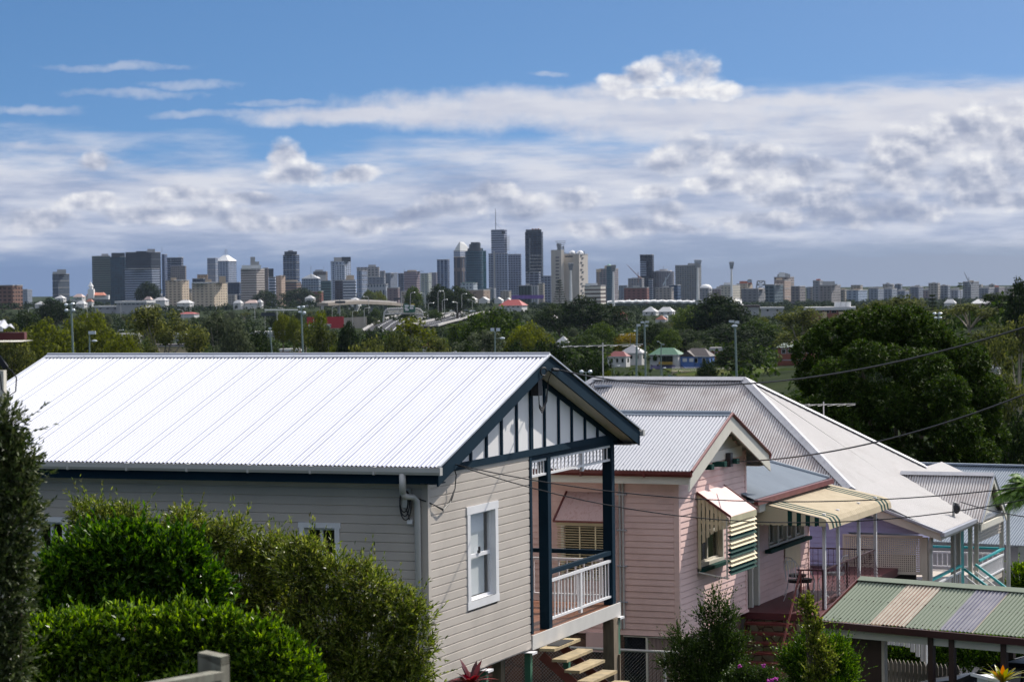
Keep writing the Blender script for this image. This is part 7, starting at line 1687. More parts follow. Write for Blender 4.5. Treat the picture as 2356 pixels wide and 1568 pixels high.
LP=[(zB,1018,505,650),(zB,980,600,730),(zB,880,625,790),(zB,1502,475,600),(zB,1528,560,620),(zB,1612,455,640),(zB,1667,455,650),(zB,1648,530,640),(zB,1815,480,600),(zB,1776,550,640),(zB,705,590,730),(zB,1375,470,600),(zB,1905,530,620),(zB,130,625,800),(zB,42,590,700),(zB,287,600,760),(zB,545,690,790),(zC,1525,1270,1360),(zC,380,1200,1310),(zC,1375,1310,1420),(zA,245,605,680),(zA,748,605,720),(zA,1035,550,680),(zA,1165,610,720),(zA,1570,615,760),(zA,1855,560,640),(zA,2272,620,800),(zA,2183,600,700),(zA,1012,790,880)]
for i,(zf,x,yt,yb) in enumerate(LP):
    D=1500+(i*37)%500; t=at(*zf(x,yt),D); b=at(*zf(x,yb),D); slamp(V((b.x,D,b.z)),t.z-b.z,1 if i%3 else -1,D)
    # poles visible to their base
    X,Y0=zf(x,yt); keep(X-1,X+1,Y0,zf(x,yb)[1]-4,D)

# ================================================================ vegetation
RS=np.random.RandomState(11)
def unit(a): return a/np.maximum(np.linalg.norm(a,axis=1,keepdims=True),1e-9)
def leaves_mesh(base,dirn,nrm,length,width,fold=.25,droop=0.0):
    """one folded diamond per leaf, two triangles as one quad: returns verts, quads"""
    n=len(base); side=unit(np.cross(dirn,nrm)); up=unit(np.cross(side,dirn))
    L_=length.reshape(-1,1); W=width.reshape(-1,1)
    tip=base+dirn*L_+np.array([0,0,-1.])*(droop*L_); mid=base+dirn*L_*.45
    v=np.empty((n,4,3)); v[:,0]=base; v[:,1]=mid+side*W*.5+up*W*fold; v[:,2]=tip; v[:,3]=mid-side*W*.5+up*W*fold
    q=np.arange(n*4).reshape(n,4); return v.reshape(-1,3),q
def lobe_points(lobes,n,front=None,inner=.72,rs=RS,zmin=None):
    """points in the outer shell of a union of ellipsoids; returns points and outward normals"""
    lobes=np.array([[*l[0],*l[1]] for l in lobes],float); w=(lobes[:,3]*lobes[:,4]+lobes[:,4]*lobes[:,5]+lobes[:,3]*lobes[:,5]); w/=w.sum()
    out=[];nr=[];tot=0
    while tot<n:
        m=n*2; i=rs.choice(len(lobes),m,p=w); d=unit(rs.normal(size=(m,3))); r=rs.uniform(inner**2,1.06**2,size=(m,1))**.5
        p=lobes[i,:3]+d*r*lobes[i,3:6]; keep_=np.ones(m,bool)
        for l in lobes:
            q=((p-l[:3])/l[3:6]); keep_&=(q*q).sum(1)>(inner*.93)**2
        if front is not None: keep_&=(d[:,1]<.25)|(rs.rand(m)<front)
        if zmin is not None: keep_&=p[:,2]>zmin
        p=p[keep_]; out.append(p); nr.append(unit(d[keep_]/lobes[i[keep_],3:6])); tot+=len(p)
    return np.concatenate(out)[:n],np.concatenate(nr)[:n]
def sprigs(p,nr,nl,slen,llen,lwid,up=.5,spread=.9,rs=RS,jit=.35,fold=.25,droop=0):
    n=len(p); d=unit(nr+np.array([0,0,up])+rs.normal(scale=jit,size=(n,3)))
    a=unit(np.cross(d,rs.normal(size=(n,3)))); b=np.cross(d,a)
    B_=[];D=[];Nn=[];Ls=[]
    for k in range(nl):
        t=(k+.5)/nl; ang=k*2.4+rs.rand(n)*.6; r=(np.cos(ang)[:,None]*a+np.sin(ang)[:,None]*b)
        sp=spread*(1-.55*t); ld=unit(d*math.cos(sp)+r*math.sin(sp)+rs.normal(scale=.12,size=(n,3))); B_.append(p+d*slen*t*rs.uniform(.8,1.2,size=(n,1))); D.append(ld)
        Nn.append(unit(d*math.sin(sp)-r*math.cos(sp)+rs.normal(scale=.25,size=(n,3)))); Ls.append(llen*rs.uniform(.65,1.15,n))
    base=np.concatenate(B_);dd=np.concatenate(D);nn=np.concatenate(Nn);L_=np.concatenate(Ls)
    return leaves_mesh(base,dd,nn,L_,L_*lwid,fold,droop)
def merge(*vq):
    vs=[];qs=[];o=0
    for v,q in vq: vs.append(v);qs.append(q+o);o+=len(v)
    return np.concatenate(vs),np.concatenate(qs)
def pl(px,py,r,Y,dz=1.0,dy=1.0):
    c=at(px,py,Y); R_=r/FPX*Y; return (tuple(c),(R_,R_*dy,R_*dz))
m_bark=mat('grey brown bark',(.10,.075,.055),rough=.9,var=.3,scale=9,stretch=(3,3,.6))
m_gumbark=mat('pale gum bark',(.30,.26,.21),rough=.8,var=.3,scale=1.5,stretch=(2,2,.4))
def stems(root,base,tips,m=m_bark,r=.02,name='stem',rs=rnd):
    mb=MB()
    for t in tips:
        b=V(base)+V((rs.uniform(-.15,.15),rs.uniform(-.1,.1),0)); t=V(t); m1=b.lerp(t,.35)+V((rs.uniform(-.08,.08),0,.05)); m2=b.lerp(t,.7)+V((rs.uniform(-.08,.08),0,.06))
        mb.tube([b,m1,m2,t],r,5,r2=r*.3)
    return mb.build(name,m,root)
def shrink(lobes,k=.66,dz=-.10):
    return [((c[0],c[1],c[2]+dz),(r[0]*k,r[1]*k,r[2]*k)) for c,r in lobes]
def shrub(name,label,lobes,n,nl,slen,llen,lwid,m,front=.25,inner=.7,up=.5,spread=.9,cat='shrub',group=None,flowers=0,stemn=14,zmin=None,jit=.35,fold=.25,rough_n=4):
    c=np.mean([l[0] for l in lobes],axis=0); zb=gz(c[0],c[1])-.1
    root=thing(name,label,cat,V((c[0],c[1],zb)),group)
    sat=[]
    for (lc,lr) in lobes:
        for _ in range(rough_n):
            d=V((rnd.gauss(0,1),rnd.gauss(-.5,.7),rnd.gauss(.35,.8))).normalized(); k=rnd.uniform(.22,.42); sat.append(((lc[0]+d.x*lr[0]*.88,lc[1]+d.y*lr[1]*.88,lc[2]+d.z*lr[2]*.88),(lr[0]*k,lr[1]*k,lr[2]*k)))
    p,nr=lobe_points(list(lobes)+sat,n,front,inner,zmin=zmin); v,q=sprigs(p,nr,nl,slen,llen,lwid,up,spread,jit=jit,fold=fold)
    if slen>.09 and inner<.72:
        p2,n2=lobe_points(list(lobes)+sat,int(n*.05)+1,front,.97); n2=unit(n2+np.array([0,0,.6])); v,q=merge((v,q),sprigs(p2,n2,int(nl*1.6),slen*2.3,llen*.9,lwid,up,spread*.8,jit=jit,fold=fold))
    v=v-np.array([c[0],c[1],zb]); npmesh('foliage',v,q,m,root)
    tips=[tuple(V(l[0])+V((rnd.uniform(-.5,.5)*l[1][0],rnd.uniform(-.5,.5)*l[1][1],rnd.uniform(-.3,.6)*l[1][2]))) for l in lobes for _ in range(max(1,stemn//len(lobes)))]
    mb=MB()
    for t in tips:
        t=V(t); b=V((c[0]+(t.x-c[0])*.55+rnd.uniform(-.1,.1),c[1]+rnd.uniform(-.1,.2),zb)); mb.tube([b,b.lerp(t,.4)+V((rnd.uniform(-.06,.06),0,0)),b.lerp(t,.75)+V((rnd.uniform(-.06,.06),0,.03)),t],.016,5,r2=.006)
    mb.build('stem',m_bark,root)
    if flowers:
        fp,fn=lobe_points(lobes,flowers,.0,.98); mf=mat('white camellia petals',(.80,.76,.70),var=.1,scale=30); mo=mat('browned petals',(.50,.27,.12),var=.2,scale=30)
        for i in range(flowers):
            rr=rnd.uniform(.012,.024)*(1.6 if i<3 else 1); mb=MB(); q=V(fp[i])+V(fn[i])*.06
            for k in range(5):
                a=k*1.256; d=V((math.cos(a),-.35,math.sin(a))); mb.ball(q+d*rr*.6,rr*.7,rr*.5,rr*.7,6,4)
            mb.build('flower',mf if i%3 else mo,root,smooth=True)
    return root
m_l_olive=leafmat('olive shrub leaves',['#263210','#425318','#617224','#959f48','#544e2a'],rough=.40,trans=.34)
m_l_bright=leafmat('glossy camellia leaves',['#17300a','#29480f','#4a6c1c','#78962e'],rough=.36,trans=.35)
m_l_hedge=leafmat('hedge leaves',['#1c330a','#344f10','#60801f','#90a838'],rough=.40,trans=.38)
m_l_dark=leafmat('grey green edge leaves',['#1a2a10','#33461c','#4c5c2c','#5c6444','#2a3a14'],rough=.45,trans=.15)
m_l_conif=leafmat('feathery shrub leaves',['#1a2c0e','#2e4618','#4c6422'],rough=.5,trans=.2)
m_l_red=leafmat('burgundy strap leaves',['#3a0d12','#6a1a20','#8c3a34'],rough=.35,trans=.25)
m_l_yel=leafmat('yellow green strap leaves',['#4a5a10','#86881a','#a86a20'],rough=.35,trans=.3)
# --- foreground left
Y=34.5
shrub('garden_shrub','tall olive green shrub with sparse twigs under the left side windows',shrink([pl(x,y,r,Y) for x,y,r in ((215,1185,60),(190,1315,50),(260,1215,70),(330,1235,70),(240,1300,80),(340,1330,80),(175,1290,30),(300,1180,42))]),2300,11,.17,.075,.30,m_l_olive,stemn=70,inner=.5,jit=.55)
shrub('garden_shrub','middle olive shrub of the row below the grey side wall',shrink([pl(x,y,r,Y-.6) for x,y,r in ((430,1200,58),(470,1260,80),(540,1230,62),(560,1320,95),(420,1300,80),(620,1270,72),(500,1380,90),(640,1380,90))]),2700,11,.17,.075,.30,m_l_olive,stemn=80,inner=.5,jit=.55)
shrub('garden_shrub','rounded olive shrub reaching the grey house corner and its downpipe',shrink([pl(x,y,r,Y-1.2) for x,y,r in ((700,1290,75),(770,1320,78),(840,1350,82),(900,1400,78),(940,1470,72),(930,1560,80),(850,1480,110),(740,1420,110),(790,1560,120),(660,1480,100),(960,1410,38),(690,1262,40))]),3900,11,.17,.078,.31,m_l_olive,stemn=110,inner=.5,jit=.55)
Y=31
shrub('camellia_bush','glossy deep green bush in front of the olive shrubs',shrink([pl(x,y,r,Y) for x,y,r in ((150,1330,75),(230,1290,80),(310,1280,78),(390,1300,80),(450,1350,70),(180,1400,95),(300,1390,110),(410,1420,90),(290,1250,40),(430,1270,36),(125,1400,44))],.8,-.05),4200,10,.13,.10,.40,m_l_bright,up=.8,spread=.75)
Y=27
shrub('flowering_hedge','bright green clipped hedge dotted with white flowers along the bottom',shrink([pl(x,y,r,Y,dz=.9) for x,y,r in ((80,1490,85),(190,1480,85),(300,1475,85),(410,1460,70),(500,1470,78),(590,1500,85),(650,1545,80),(690,1590,62),(120,1580,110),(280,1590,120),(450,1590,120),(590,1620,110),(30,1500,60),(0,1490,50))],.86,-.03),7200,9,.10,.085,.45,m_l_hedge,up=.9,spread=.75,flowers=34,cat='hedge')
Y=19
shrub('edge_tree','grey green tree rising up the left edge of the view, partly out of focus',shrink([pl(x,y,r,Y) for x,y,r in ((-10,985,42),(5,1060,52),(-10,1120,70),(20,1200,62),(-20,1290,75),(0,1370,60),(-15,1450,55),(0,1530,50),(-20,1600,60),(50,1080,26))],.8,0),2600,9,.15,.06,.36,m_l_dark,cat='tree')
# --- strap leaved plants
def strap(name,label,c,n,L_,W,m,cat='plant',group=None,up=.9):
    root=thing(name,label,cat,V((c.x,c.y,gz(c.x,c.y))),group); mb=MB()
    for k in range(n):
        a=k*2.4; el=up*rnd.uniform(.5,1.3); d=V((math.cos(a)*math.cos(el),math.sin(a)*math.cos(el),math.sin(el))); s=d.cross(UP).normalized(); l=L_*rnd.uniform(.7,1.1); p0=c; pts=[]
        for j in range(6):
            t=j/5; p=p0+d*l*t+UP*(-.45*l*t*t*math.cos(el)); w=W*math.sin(math.pi*min(1,.12+t*.88))*.5+.001; pts+= [p-s*w,p+UP*(-.2*w),p+s*w]
        fs=[]
        for j in range(5):
            for q in range(2): i=j*3+q; fs.append((i,i+1,i+4,i+3))
        mb.add(pts,fs)
    mb.build('foliage',m,root); mb=MB(); mb.tube([V((c.x,c.y,gz(c.x,c.y)-.2)),c],.03,6); mb.build('stem',m_bark,root); return root
strap('cordyline','burgundy leaved cordyline at the foot of the grey gable wall',at(1085,1572,39.5),26,.52,.09,m_l_red)
strap('cordyline','yellow green cordyline with orange tips beside the letterbox',at(2306,1570,37.4),22,.50,.07,m_l_yel)
# --- right garden
def plume_shrub(name,label,pts,Y,n,m,ll=.05,cat='shrub',w=.35,slen=.2,inner=.3):
    return shrub(name,label,[pl(x,y,r,Y,dz=dz) for x,y,r,dz in pts],n,11,slen,ll,w,m,up=1.1,spread=.7,cat=cat,inner=inner,stemn=24,jit=.5,rough_n=1)
plume_shrub('conifer_shrub','loose upright feathery shrub in front of the pink house corner',[(1640,1392,9,3.6),(1655,1425,15,2.6),(1622,1420,10,2.2),(1680,1430,12,2.2),(1640,1475,32,1.3),(1670,1510,38,1.2),(1615,1545,42,1),(1575,1500,24,1.2),(1560,1470,9,2.6),(1540,1530,18,1),(1690,1550,30,1.1),(1650,1590,60,1),(1710,1478,14,.6),(1575,1560,30,1)],46,3400,m_l_conif,ll=.055,w=.42)
plume_shrub('garden_shrub','rounded bright green bush at the foot of the striped carport roof',[(1890,1510,34,1.1),(1930,1540,30,1.1),(1850,1530,36,1.1),(1900,1590,60,1),(1815,1520,14,1.4),(1850,1475,8,2.2),(1925,1495,14,1.3)],44,3800,m_l_bright,ll=.055,w=.4,inner=.55)
plume_shrub('rose_bush','thin leggy rose bush with sparse round leaves before the bright bush',[(1855,1395,8,3),(1870,1440,12,2.5),(1880,1490,14,2.6),(1900,1530,16,1.6),(1875,1560,18,1)],41,420,m_l_olive,ll=.05,w=.7,slen=.12)
fl=thing('flowering_plant','leafy plant with magenta flower heads by the maroon stairs','plant',at(1740,1568,43)-UP*1); 
lob=[pl(x,y,r,43) for x,y,r in ((1745,1560,22),(1775,1575,26),(1715,1575,22),(1700,1545,12),(1690,1560,18))]
p,nr=lobe_points(lob,700,.3,.4); v,q=sprigs(p,nr,8,.12,.05,.5,.8,.9); npmesh('foliage',v-np.array(fl.location),q,m_l_conif,fl)
mm=leafmat('magenta petals',['#a02890','#c84ab8'],rough=.5,trans=.3)
for (x,y) in ((1702,1532),(1757,1531),(1776,1563),(1769,1567),(1786,1562)):
    c=at(x,y,42.6); mb=MB()
    for k in range(9): mb.ball(c+V((rnd.uniform(-.03,.03),rnd.uniform(-.03,.03),rnd.uniform(-.02,.03))),.018,.018,.014,5,3)
    mb.build('flower',mm,fl)
plume_shrub('garden_hedge','dense dark hedge behind the dark carport posts',[(1990,1500,30,.8),(2060,1500,42,.8),(2140,1505,42,.8),(2220,1500,42,.8),(2300,1505,45,.8),(2380,1505,45,.8)],54,4200,m_l_bright,ll=.07,w=.5,inner=.6,cat='hedge')
plume_shrub('garden_shrub','pale green bush past the verandah of the lilac house',[(2350,1335,26,1),(2375,1360,36,1)],76,900,m_l_hedge,ll=.1,w=.4,inner=.5)
shrub('garden_tree','dark leafy tree behind the verandah of the lilac house',[pl(x,y,r,92) for x,y,r in ((2360,1230,55),(2345,1290,40),(2400,1200,60),(2350,1200,30))],2400,9,.4,.16,.45,m_l_bright,cat='tree',stemn=8)
# palm
def palm(label,c,h,fl_,n=26,group=None,root=None,m=None):
    r=thing('palm_tree',label,'palm',V((c.x,c.y,c.z-h)),group); m=m or m_l_conif
    mb=MB(); mb.tube([V((c.x,c.y,c.z-h)),c],.035*h**.5+.03,8,r2=.08); mb.build('trunk',m_gumbark,r)
    V_=[];Q=[];o=0
    for k in range(n):
        a=k*2.4; el=rnd.uniform(-.1,1.25); d=np.array([math.cos(a)*math.cos(el),math.sin(a)*math.cos(el),math.sin(el)])
        l=fl_*rnd.uniform(.8,1.1); ts=np.linspace(.12,1,26); P_=np.array([c.x,c.y,c.z])+d*l*ts[:,None]+np.array([0,0,-1.])*(.55*l*ts[:,None]**2)
        tg=unit(np.gradient(P_,axis=0)); s=unit(np.cross(tg,np.array([[0,0,1.]]*26)))
        for sg in (-1,1):
            dd=unit(s*sg+tg*.7+np.array([0,0,-.35])); L_=fl_*.34*np.sin(np.pi*np.clip(ts*.9+.08,0,1)); v,q=leaves_mesh(P_,dd,np.cross(tg,s),L_+.02,(L_+.02)*.10,.1,.15); V_.append(v);Q.append(q+o);o+=len(v)
    npmesh('frond',np.concatenate(V_)-np.array(r.location),np.concatenate(Q),m,r); return r
palm('feathery palm crown leaning in at the right edge above the lilac house',at(2366,1125,68),4.5,1.05,60,m=leafmat('bright palm fronds',['#3d5c1c','#5d8030','#86a24a'],trans=.3))
# --- the big dark tree
Y=118
cl=[]
rs2=random.Random(5)
outl=[(1860,800),(1905,765),(1960,745),(2020,735),(2085,730),(2120,760),(2160,765),(2195,800),(2230,820),(2245,870),(2275,900),(2280,960),(2290,1010),(2270,1060),(2220,1080),(1880,880),(1850,860),(1850,940),(1865,1000),(1890,960),(1920,860),(1990,820),(2060,830),(2120,850),(2180,900),(1960,920),(2040,930),(2110,950),(2190,980),(1930,1000),(2010,1020),(2090,1040),(2170,1060),(2240,1050),(1980,1090),(2060,1110),(2140,1120)]
for i,(x,y) in enumerate(outl):
    r=rs2.uniform(40,62); edge=i<19; dy=0 if edge else -rs2.uniform(2.5,4.5)
    if edge:
        cx_,cy_=2070,960; d=math.hypot(x-cx_,y-cy_); x+= (cx_-x)/d*26; y+=(cy_-y)/d*20
    cl.append(pl(x,y,r,Y+dy,dz=.72))
bt=thing('mango_tree','huge dark domed tree with glossy leaf rosettes beside the zinc roof','tree',V((at(2070,960,Y).x,Y+1,gz(25,Y))))
p,nr=lobe_points(cl,17000,.3,.72,rs=np.random.RandomState(3)); v,q=sprigs(p,nr,9,.14,.19,.34,.5,1.15,jit=.35,droop=.12)
m_l_mango=leafmat('glossy dark rosette leaves',['#14240c','#1f3411','#2e4716','#48601f','#2e3418'],rough=.6,trans=.2,spec=.12)
npmesh('crown',v-np.array(bt.location),q,m_l_mango,bt)
mb=MB(); b0=V(bt.location); f0=b0+UP*3; mb.tube([b0,f0],.55,10,r2=.42)
for l in cl[::2]: t=V(l[0]); mb.tube([f0,f0.lerp(t,.45)+UP*.6,t],.22,6,r2=.05)
mb.build('trunk',m_bark,bt)
# ---------------------------------------------------------------- tree kinds of the valley (12 m tall, copied)
def crown_cards(clumps,per,size,rs,aspect=.8,flat=.0):
    pts=[];n=[]
    for (c,r) in clumps:
        r=np.array(r); k=int(per*(r[0]*r[1]+r[1]*r[2]+r[0]*r[2])/3); d=unit(rs.normal(size=(k,3))); rad=rs.uniform(.55,1.05,size=(k,1)); pts.append(np.array(c)+d*r*rad); n.append(d)
    p=np.concatenate(pts);nn=unit(np.concatenate(n)+rs.normal(scale=.55,size=p.shape)+np.array([0,0,.3])); d=unit(np.cross(nn,rs.normal(size=p.shape))); L_=size*rs.uniform(.6,1.3,len(p))
    return leaves_mesh(p-d*(L_[:,None]*.5),d,nn,L_,L_*aspect,.15)
def tree_proto(kind,seed):
    rs=np.random.RandomState(seed); rr=random.Random(seed); mb=MB(); cls=[]
    if kind=='gum':
        f=V((0,0,3.2)); mb.tube([V((0,0,-1)),V((.2,0,1.5)),f],.32,7,r2=.22)
        for k in range(7):
            a=k*2.4+rr.uniform(-.4,.4); h=rr.uniform(5.5,11); rad=rr.uniform(.8,3.6)*(1.1-.06*abs(h-7)); t=V((math.cos(a)*rad,math.sin(a)*rad,h)); m1=f.lerp(t,.5)+V((0,0,.5)); mb.tube([f-UP*rr.uniform(0,.8),m1,t],.15,5,r2=.05)
            for j in range(4): c=t+V((rr.uniform(-1.2,1.2),rr.uniform(-1.2,1.2),rr.uniform(-1.6,1.0))); s=rr.uniform(.75,1.35); cls.append((tuple(c),(s,s,s*.8)))
        per,size,asp=115,.42,.5
    elif kind=='gumtall':
        f=V((.3,0,6)); mb.tube([V((0,0,-1)),V((-.1,0,3)),f,V((.2,0,10))],.26,7,r2=.10)
        for k in range(17):
            a=k*2.4; h=rr.uniform(3.8,11.6); rad=rr.uniform(.3,1.9)*(1.15-abs(h-7.5)/7); c=V((math.cos(a)*rad,math.sin(a)*rad,h)); s=rr.uniform(.65,1.15); cls.append((tuple(c),(s,s,s*.9))); mb.tube([V((.1,0,h-1.2)),c],.06,4)
        per,size,asp=125,.40,.5
    elif kind in('broad','dark','dome'):
        W={'broad':4.6,'dark':5.2,'dome':5.6}[kind]; H={'broad':11,'dark':11.5,'dome':9.5}[kind]; f=V((0,0,2.6)); mb.tube([V((0,0,-1)),f],.45,7,r2=.35)
        for k in range(30 if kind!='dome' else 34):
            a=k*2.4; t=(k+.5)/30; el=math.asin(max(-1,min(1,1-1.25*t))); rad=W*math.cos(el)*rr.uniform(.68,.95); h=H*.55+(H*.42)*math.sin(el)*rr.uniform(.85,1.05); s=rr.uniform(1.1,1.9); c=V((math.cos(a)*rad,math.sin(a)*rad,h)); cls.append((tuple(c),(s,s,s*.72)))
            if k%4==0: mb.tube([f,c],.16,5,r2=.05)
        cls.append(((0,0,H*.55),(W*.6,W*.6,H*.3)))
        per,size,asp=80,.5,.6
    elif kind=='column':
        mb.tube([V((0,0,-1)),V((0,0,9))],.25,6,r2=.08)
        for k in range(20): h=1.8+10*k/20; s=rr.uniform(.7,1.1)*(1.25-h/14); a=k*2.4; cls.append(((math.cos(a)*s*.6,math.sin(a)*s*.6,h),(s,s,s*1.1)))
        per,size,asp=120,.4,.5
    elif kind=='pine':
        mb.tube([V((0,0,-1)),V((0,0,12))],.22,6,r2=.05)
        for k in range(11):
            h=2+.92*k; rad=2.3*(1-k/12)+.2
            for j in range(6):
                a=j*1.047+k*.4; e=V((math.cos(a)*rad,math.sin(a)*rad,h+.25)); mb.tube([V((0,0,h)),e],.05,4)
                for q in (.55,.8,1.0): c=V((0,0,h)).lerp(e,q); cls.append((tuple(c),(.32,.32,.20)))
        per,size,asp=420,.3,.35
    v,q=crown_cards(cls,per,size,rs,asp); return v,q,mb
m_t={'gum':leafmat('gum tree leaves',['#232c12','#3a4320','#525a2c','#6c7038'],rough=.75,spec=.15,trans=.35,objvar=.25),
 'gumy':leafmat('yellow green gum leaves',['#363f12','#505a1a','#6a7224'],rough=.75,spec=.15,trans=.352,objvar=.15),
 'broad':leafmat('broad tree leaves',['#18260c','#2c3f12','#43571c','#5f7026'],rough=.75,spec=.15,trans=.3,objvar=.3),
 'dark':leafmat('dark fig leaves',['#0d180a','#18260f','#263714','#34461a'],rough=.75,spec=.15,trans=.25,objvar=.25),
 'yel':leafmat('golden flowering crown',['#4a4410','#7a6a14','#9a8a1c','#3c4a14'],rough=.75,spec=.15,trans=.355),
 'grey':leafmat('grey green crown',['#2c3426','#46503a','#6a7256'],rough=.75,spec=.15,trans=.3,objvar=.2)}
PR={}
def proto(kind,mk,seed):
    key=(kind,mk,seed)
    if key in PR: return PR[key]
    v,q,mb=tree_proto(kind,seed); me=npmesh('crown',v,q,m_t[mk]); tr=mb.build('trunk',m_gumbark if kind.startswith('gum') else m_bark)
    PR[key]=(me,tr); me['_p']=1; return PR[key]
def tree(name,label,x,ytop,wpx,Y,kind,mk,seed,group=None,cat='tree',zb=None,excl=True,asp=None):
    g=at(x,700,Y); zb=gz(g.x,Y) if zb is None else zb; zt=zat(x,ytop,Y); h=max(3,zt-zb)
    me,tr=proto(kind,mk,seed); W={'gum':8.6,'gumtall':5.0,'broad':11.5,'dark':13,'dome':13.5,'column':2.6,'pine':5}[kind]
    H={'gum':12,'gumtall':12.4,'broad':11,'dark':11.6,'dome':9.8,'column':12.3,'pine':12.3}[kind]
    sz=h/H; sx=(wpx/FPX*Y)/W if wpx else sz
    if sz>2.2*sx: zb=zt-2.2*sx*H; sz=2.2*sx
    r=thing(name,label,cat,V((g.x,Y,zb)),group,rz=rnd.uniform(0,6.28)); r.scale=(sx,sx,sz)
    for o in (tr,me):
        c=o.copy(); COL.objects.link(c); c.parent=r
        if '_p' in c: del c['_p']
    if excl is not None and excl: PLACED.append((x-wpx/2 if wpx else x-20,x+(wpx/2 if wpx else 20),ytop,Y))
    return r
PLACED=[]
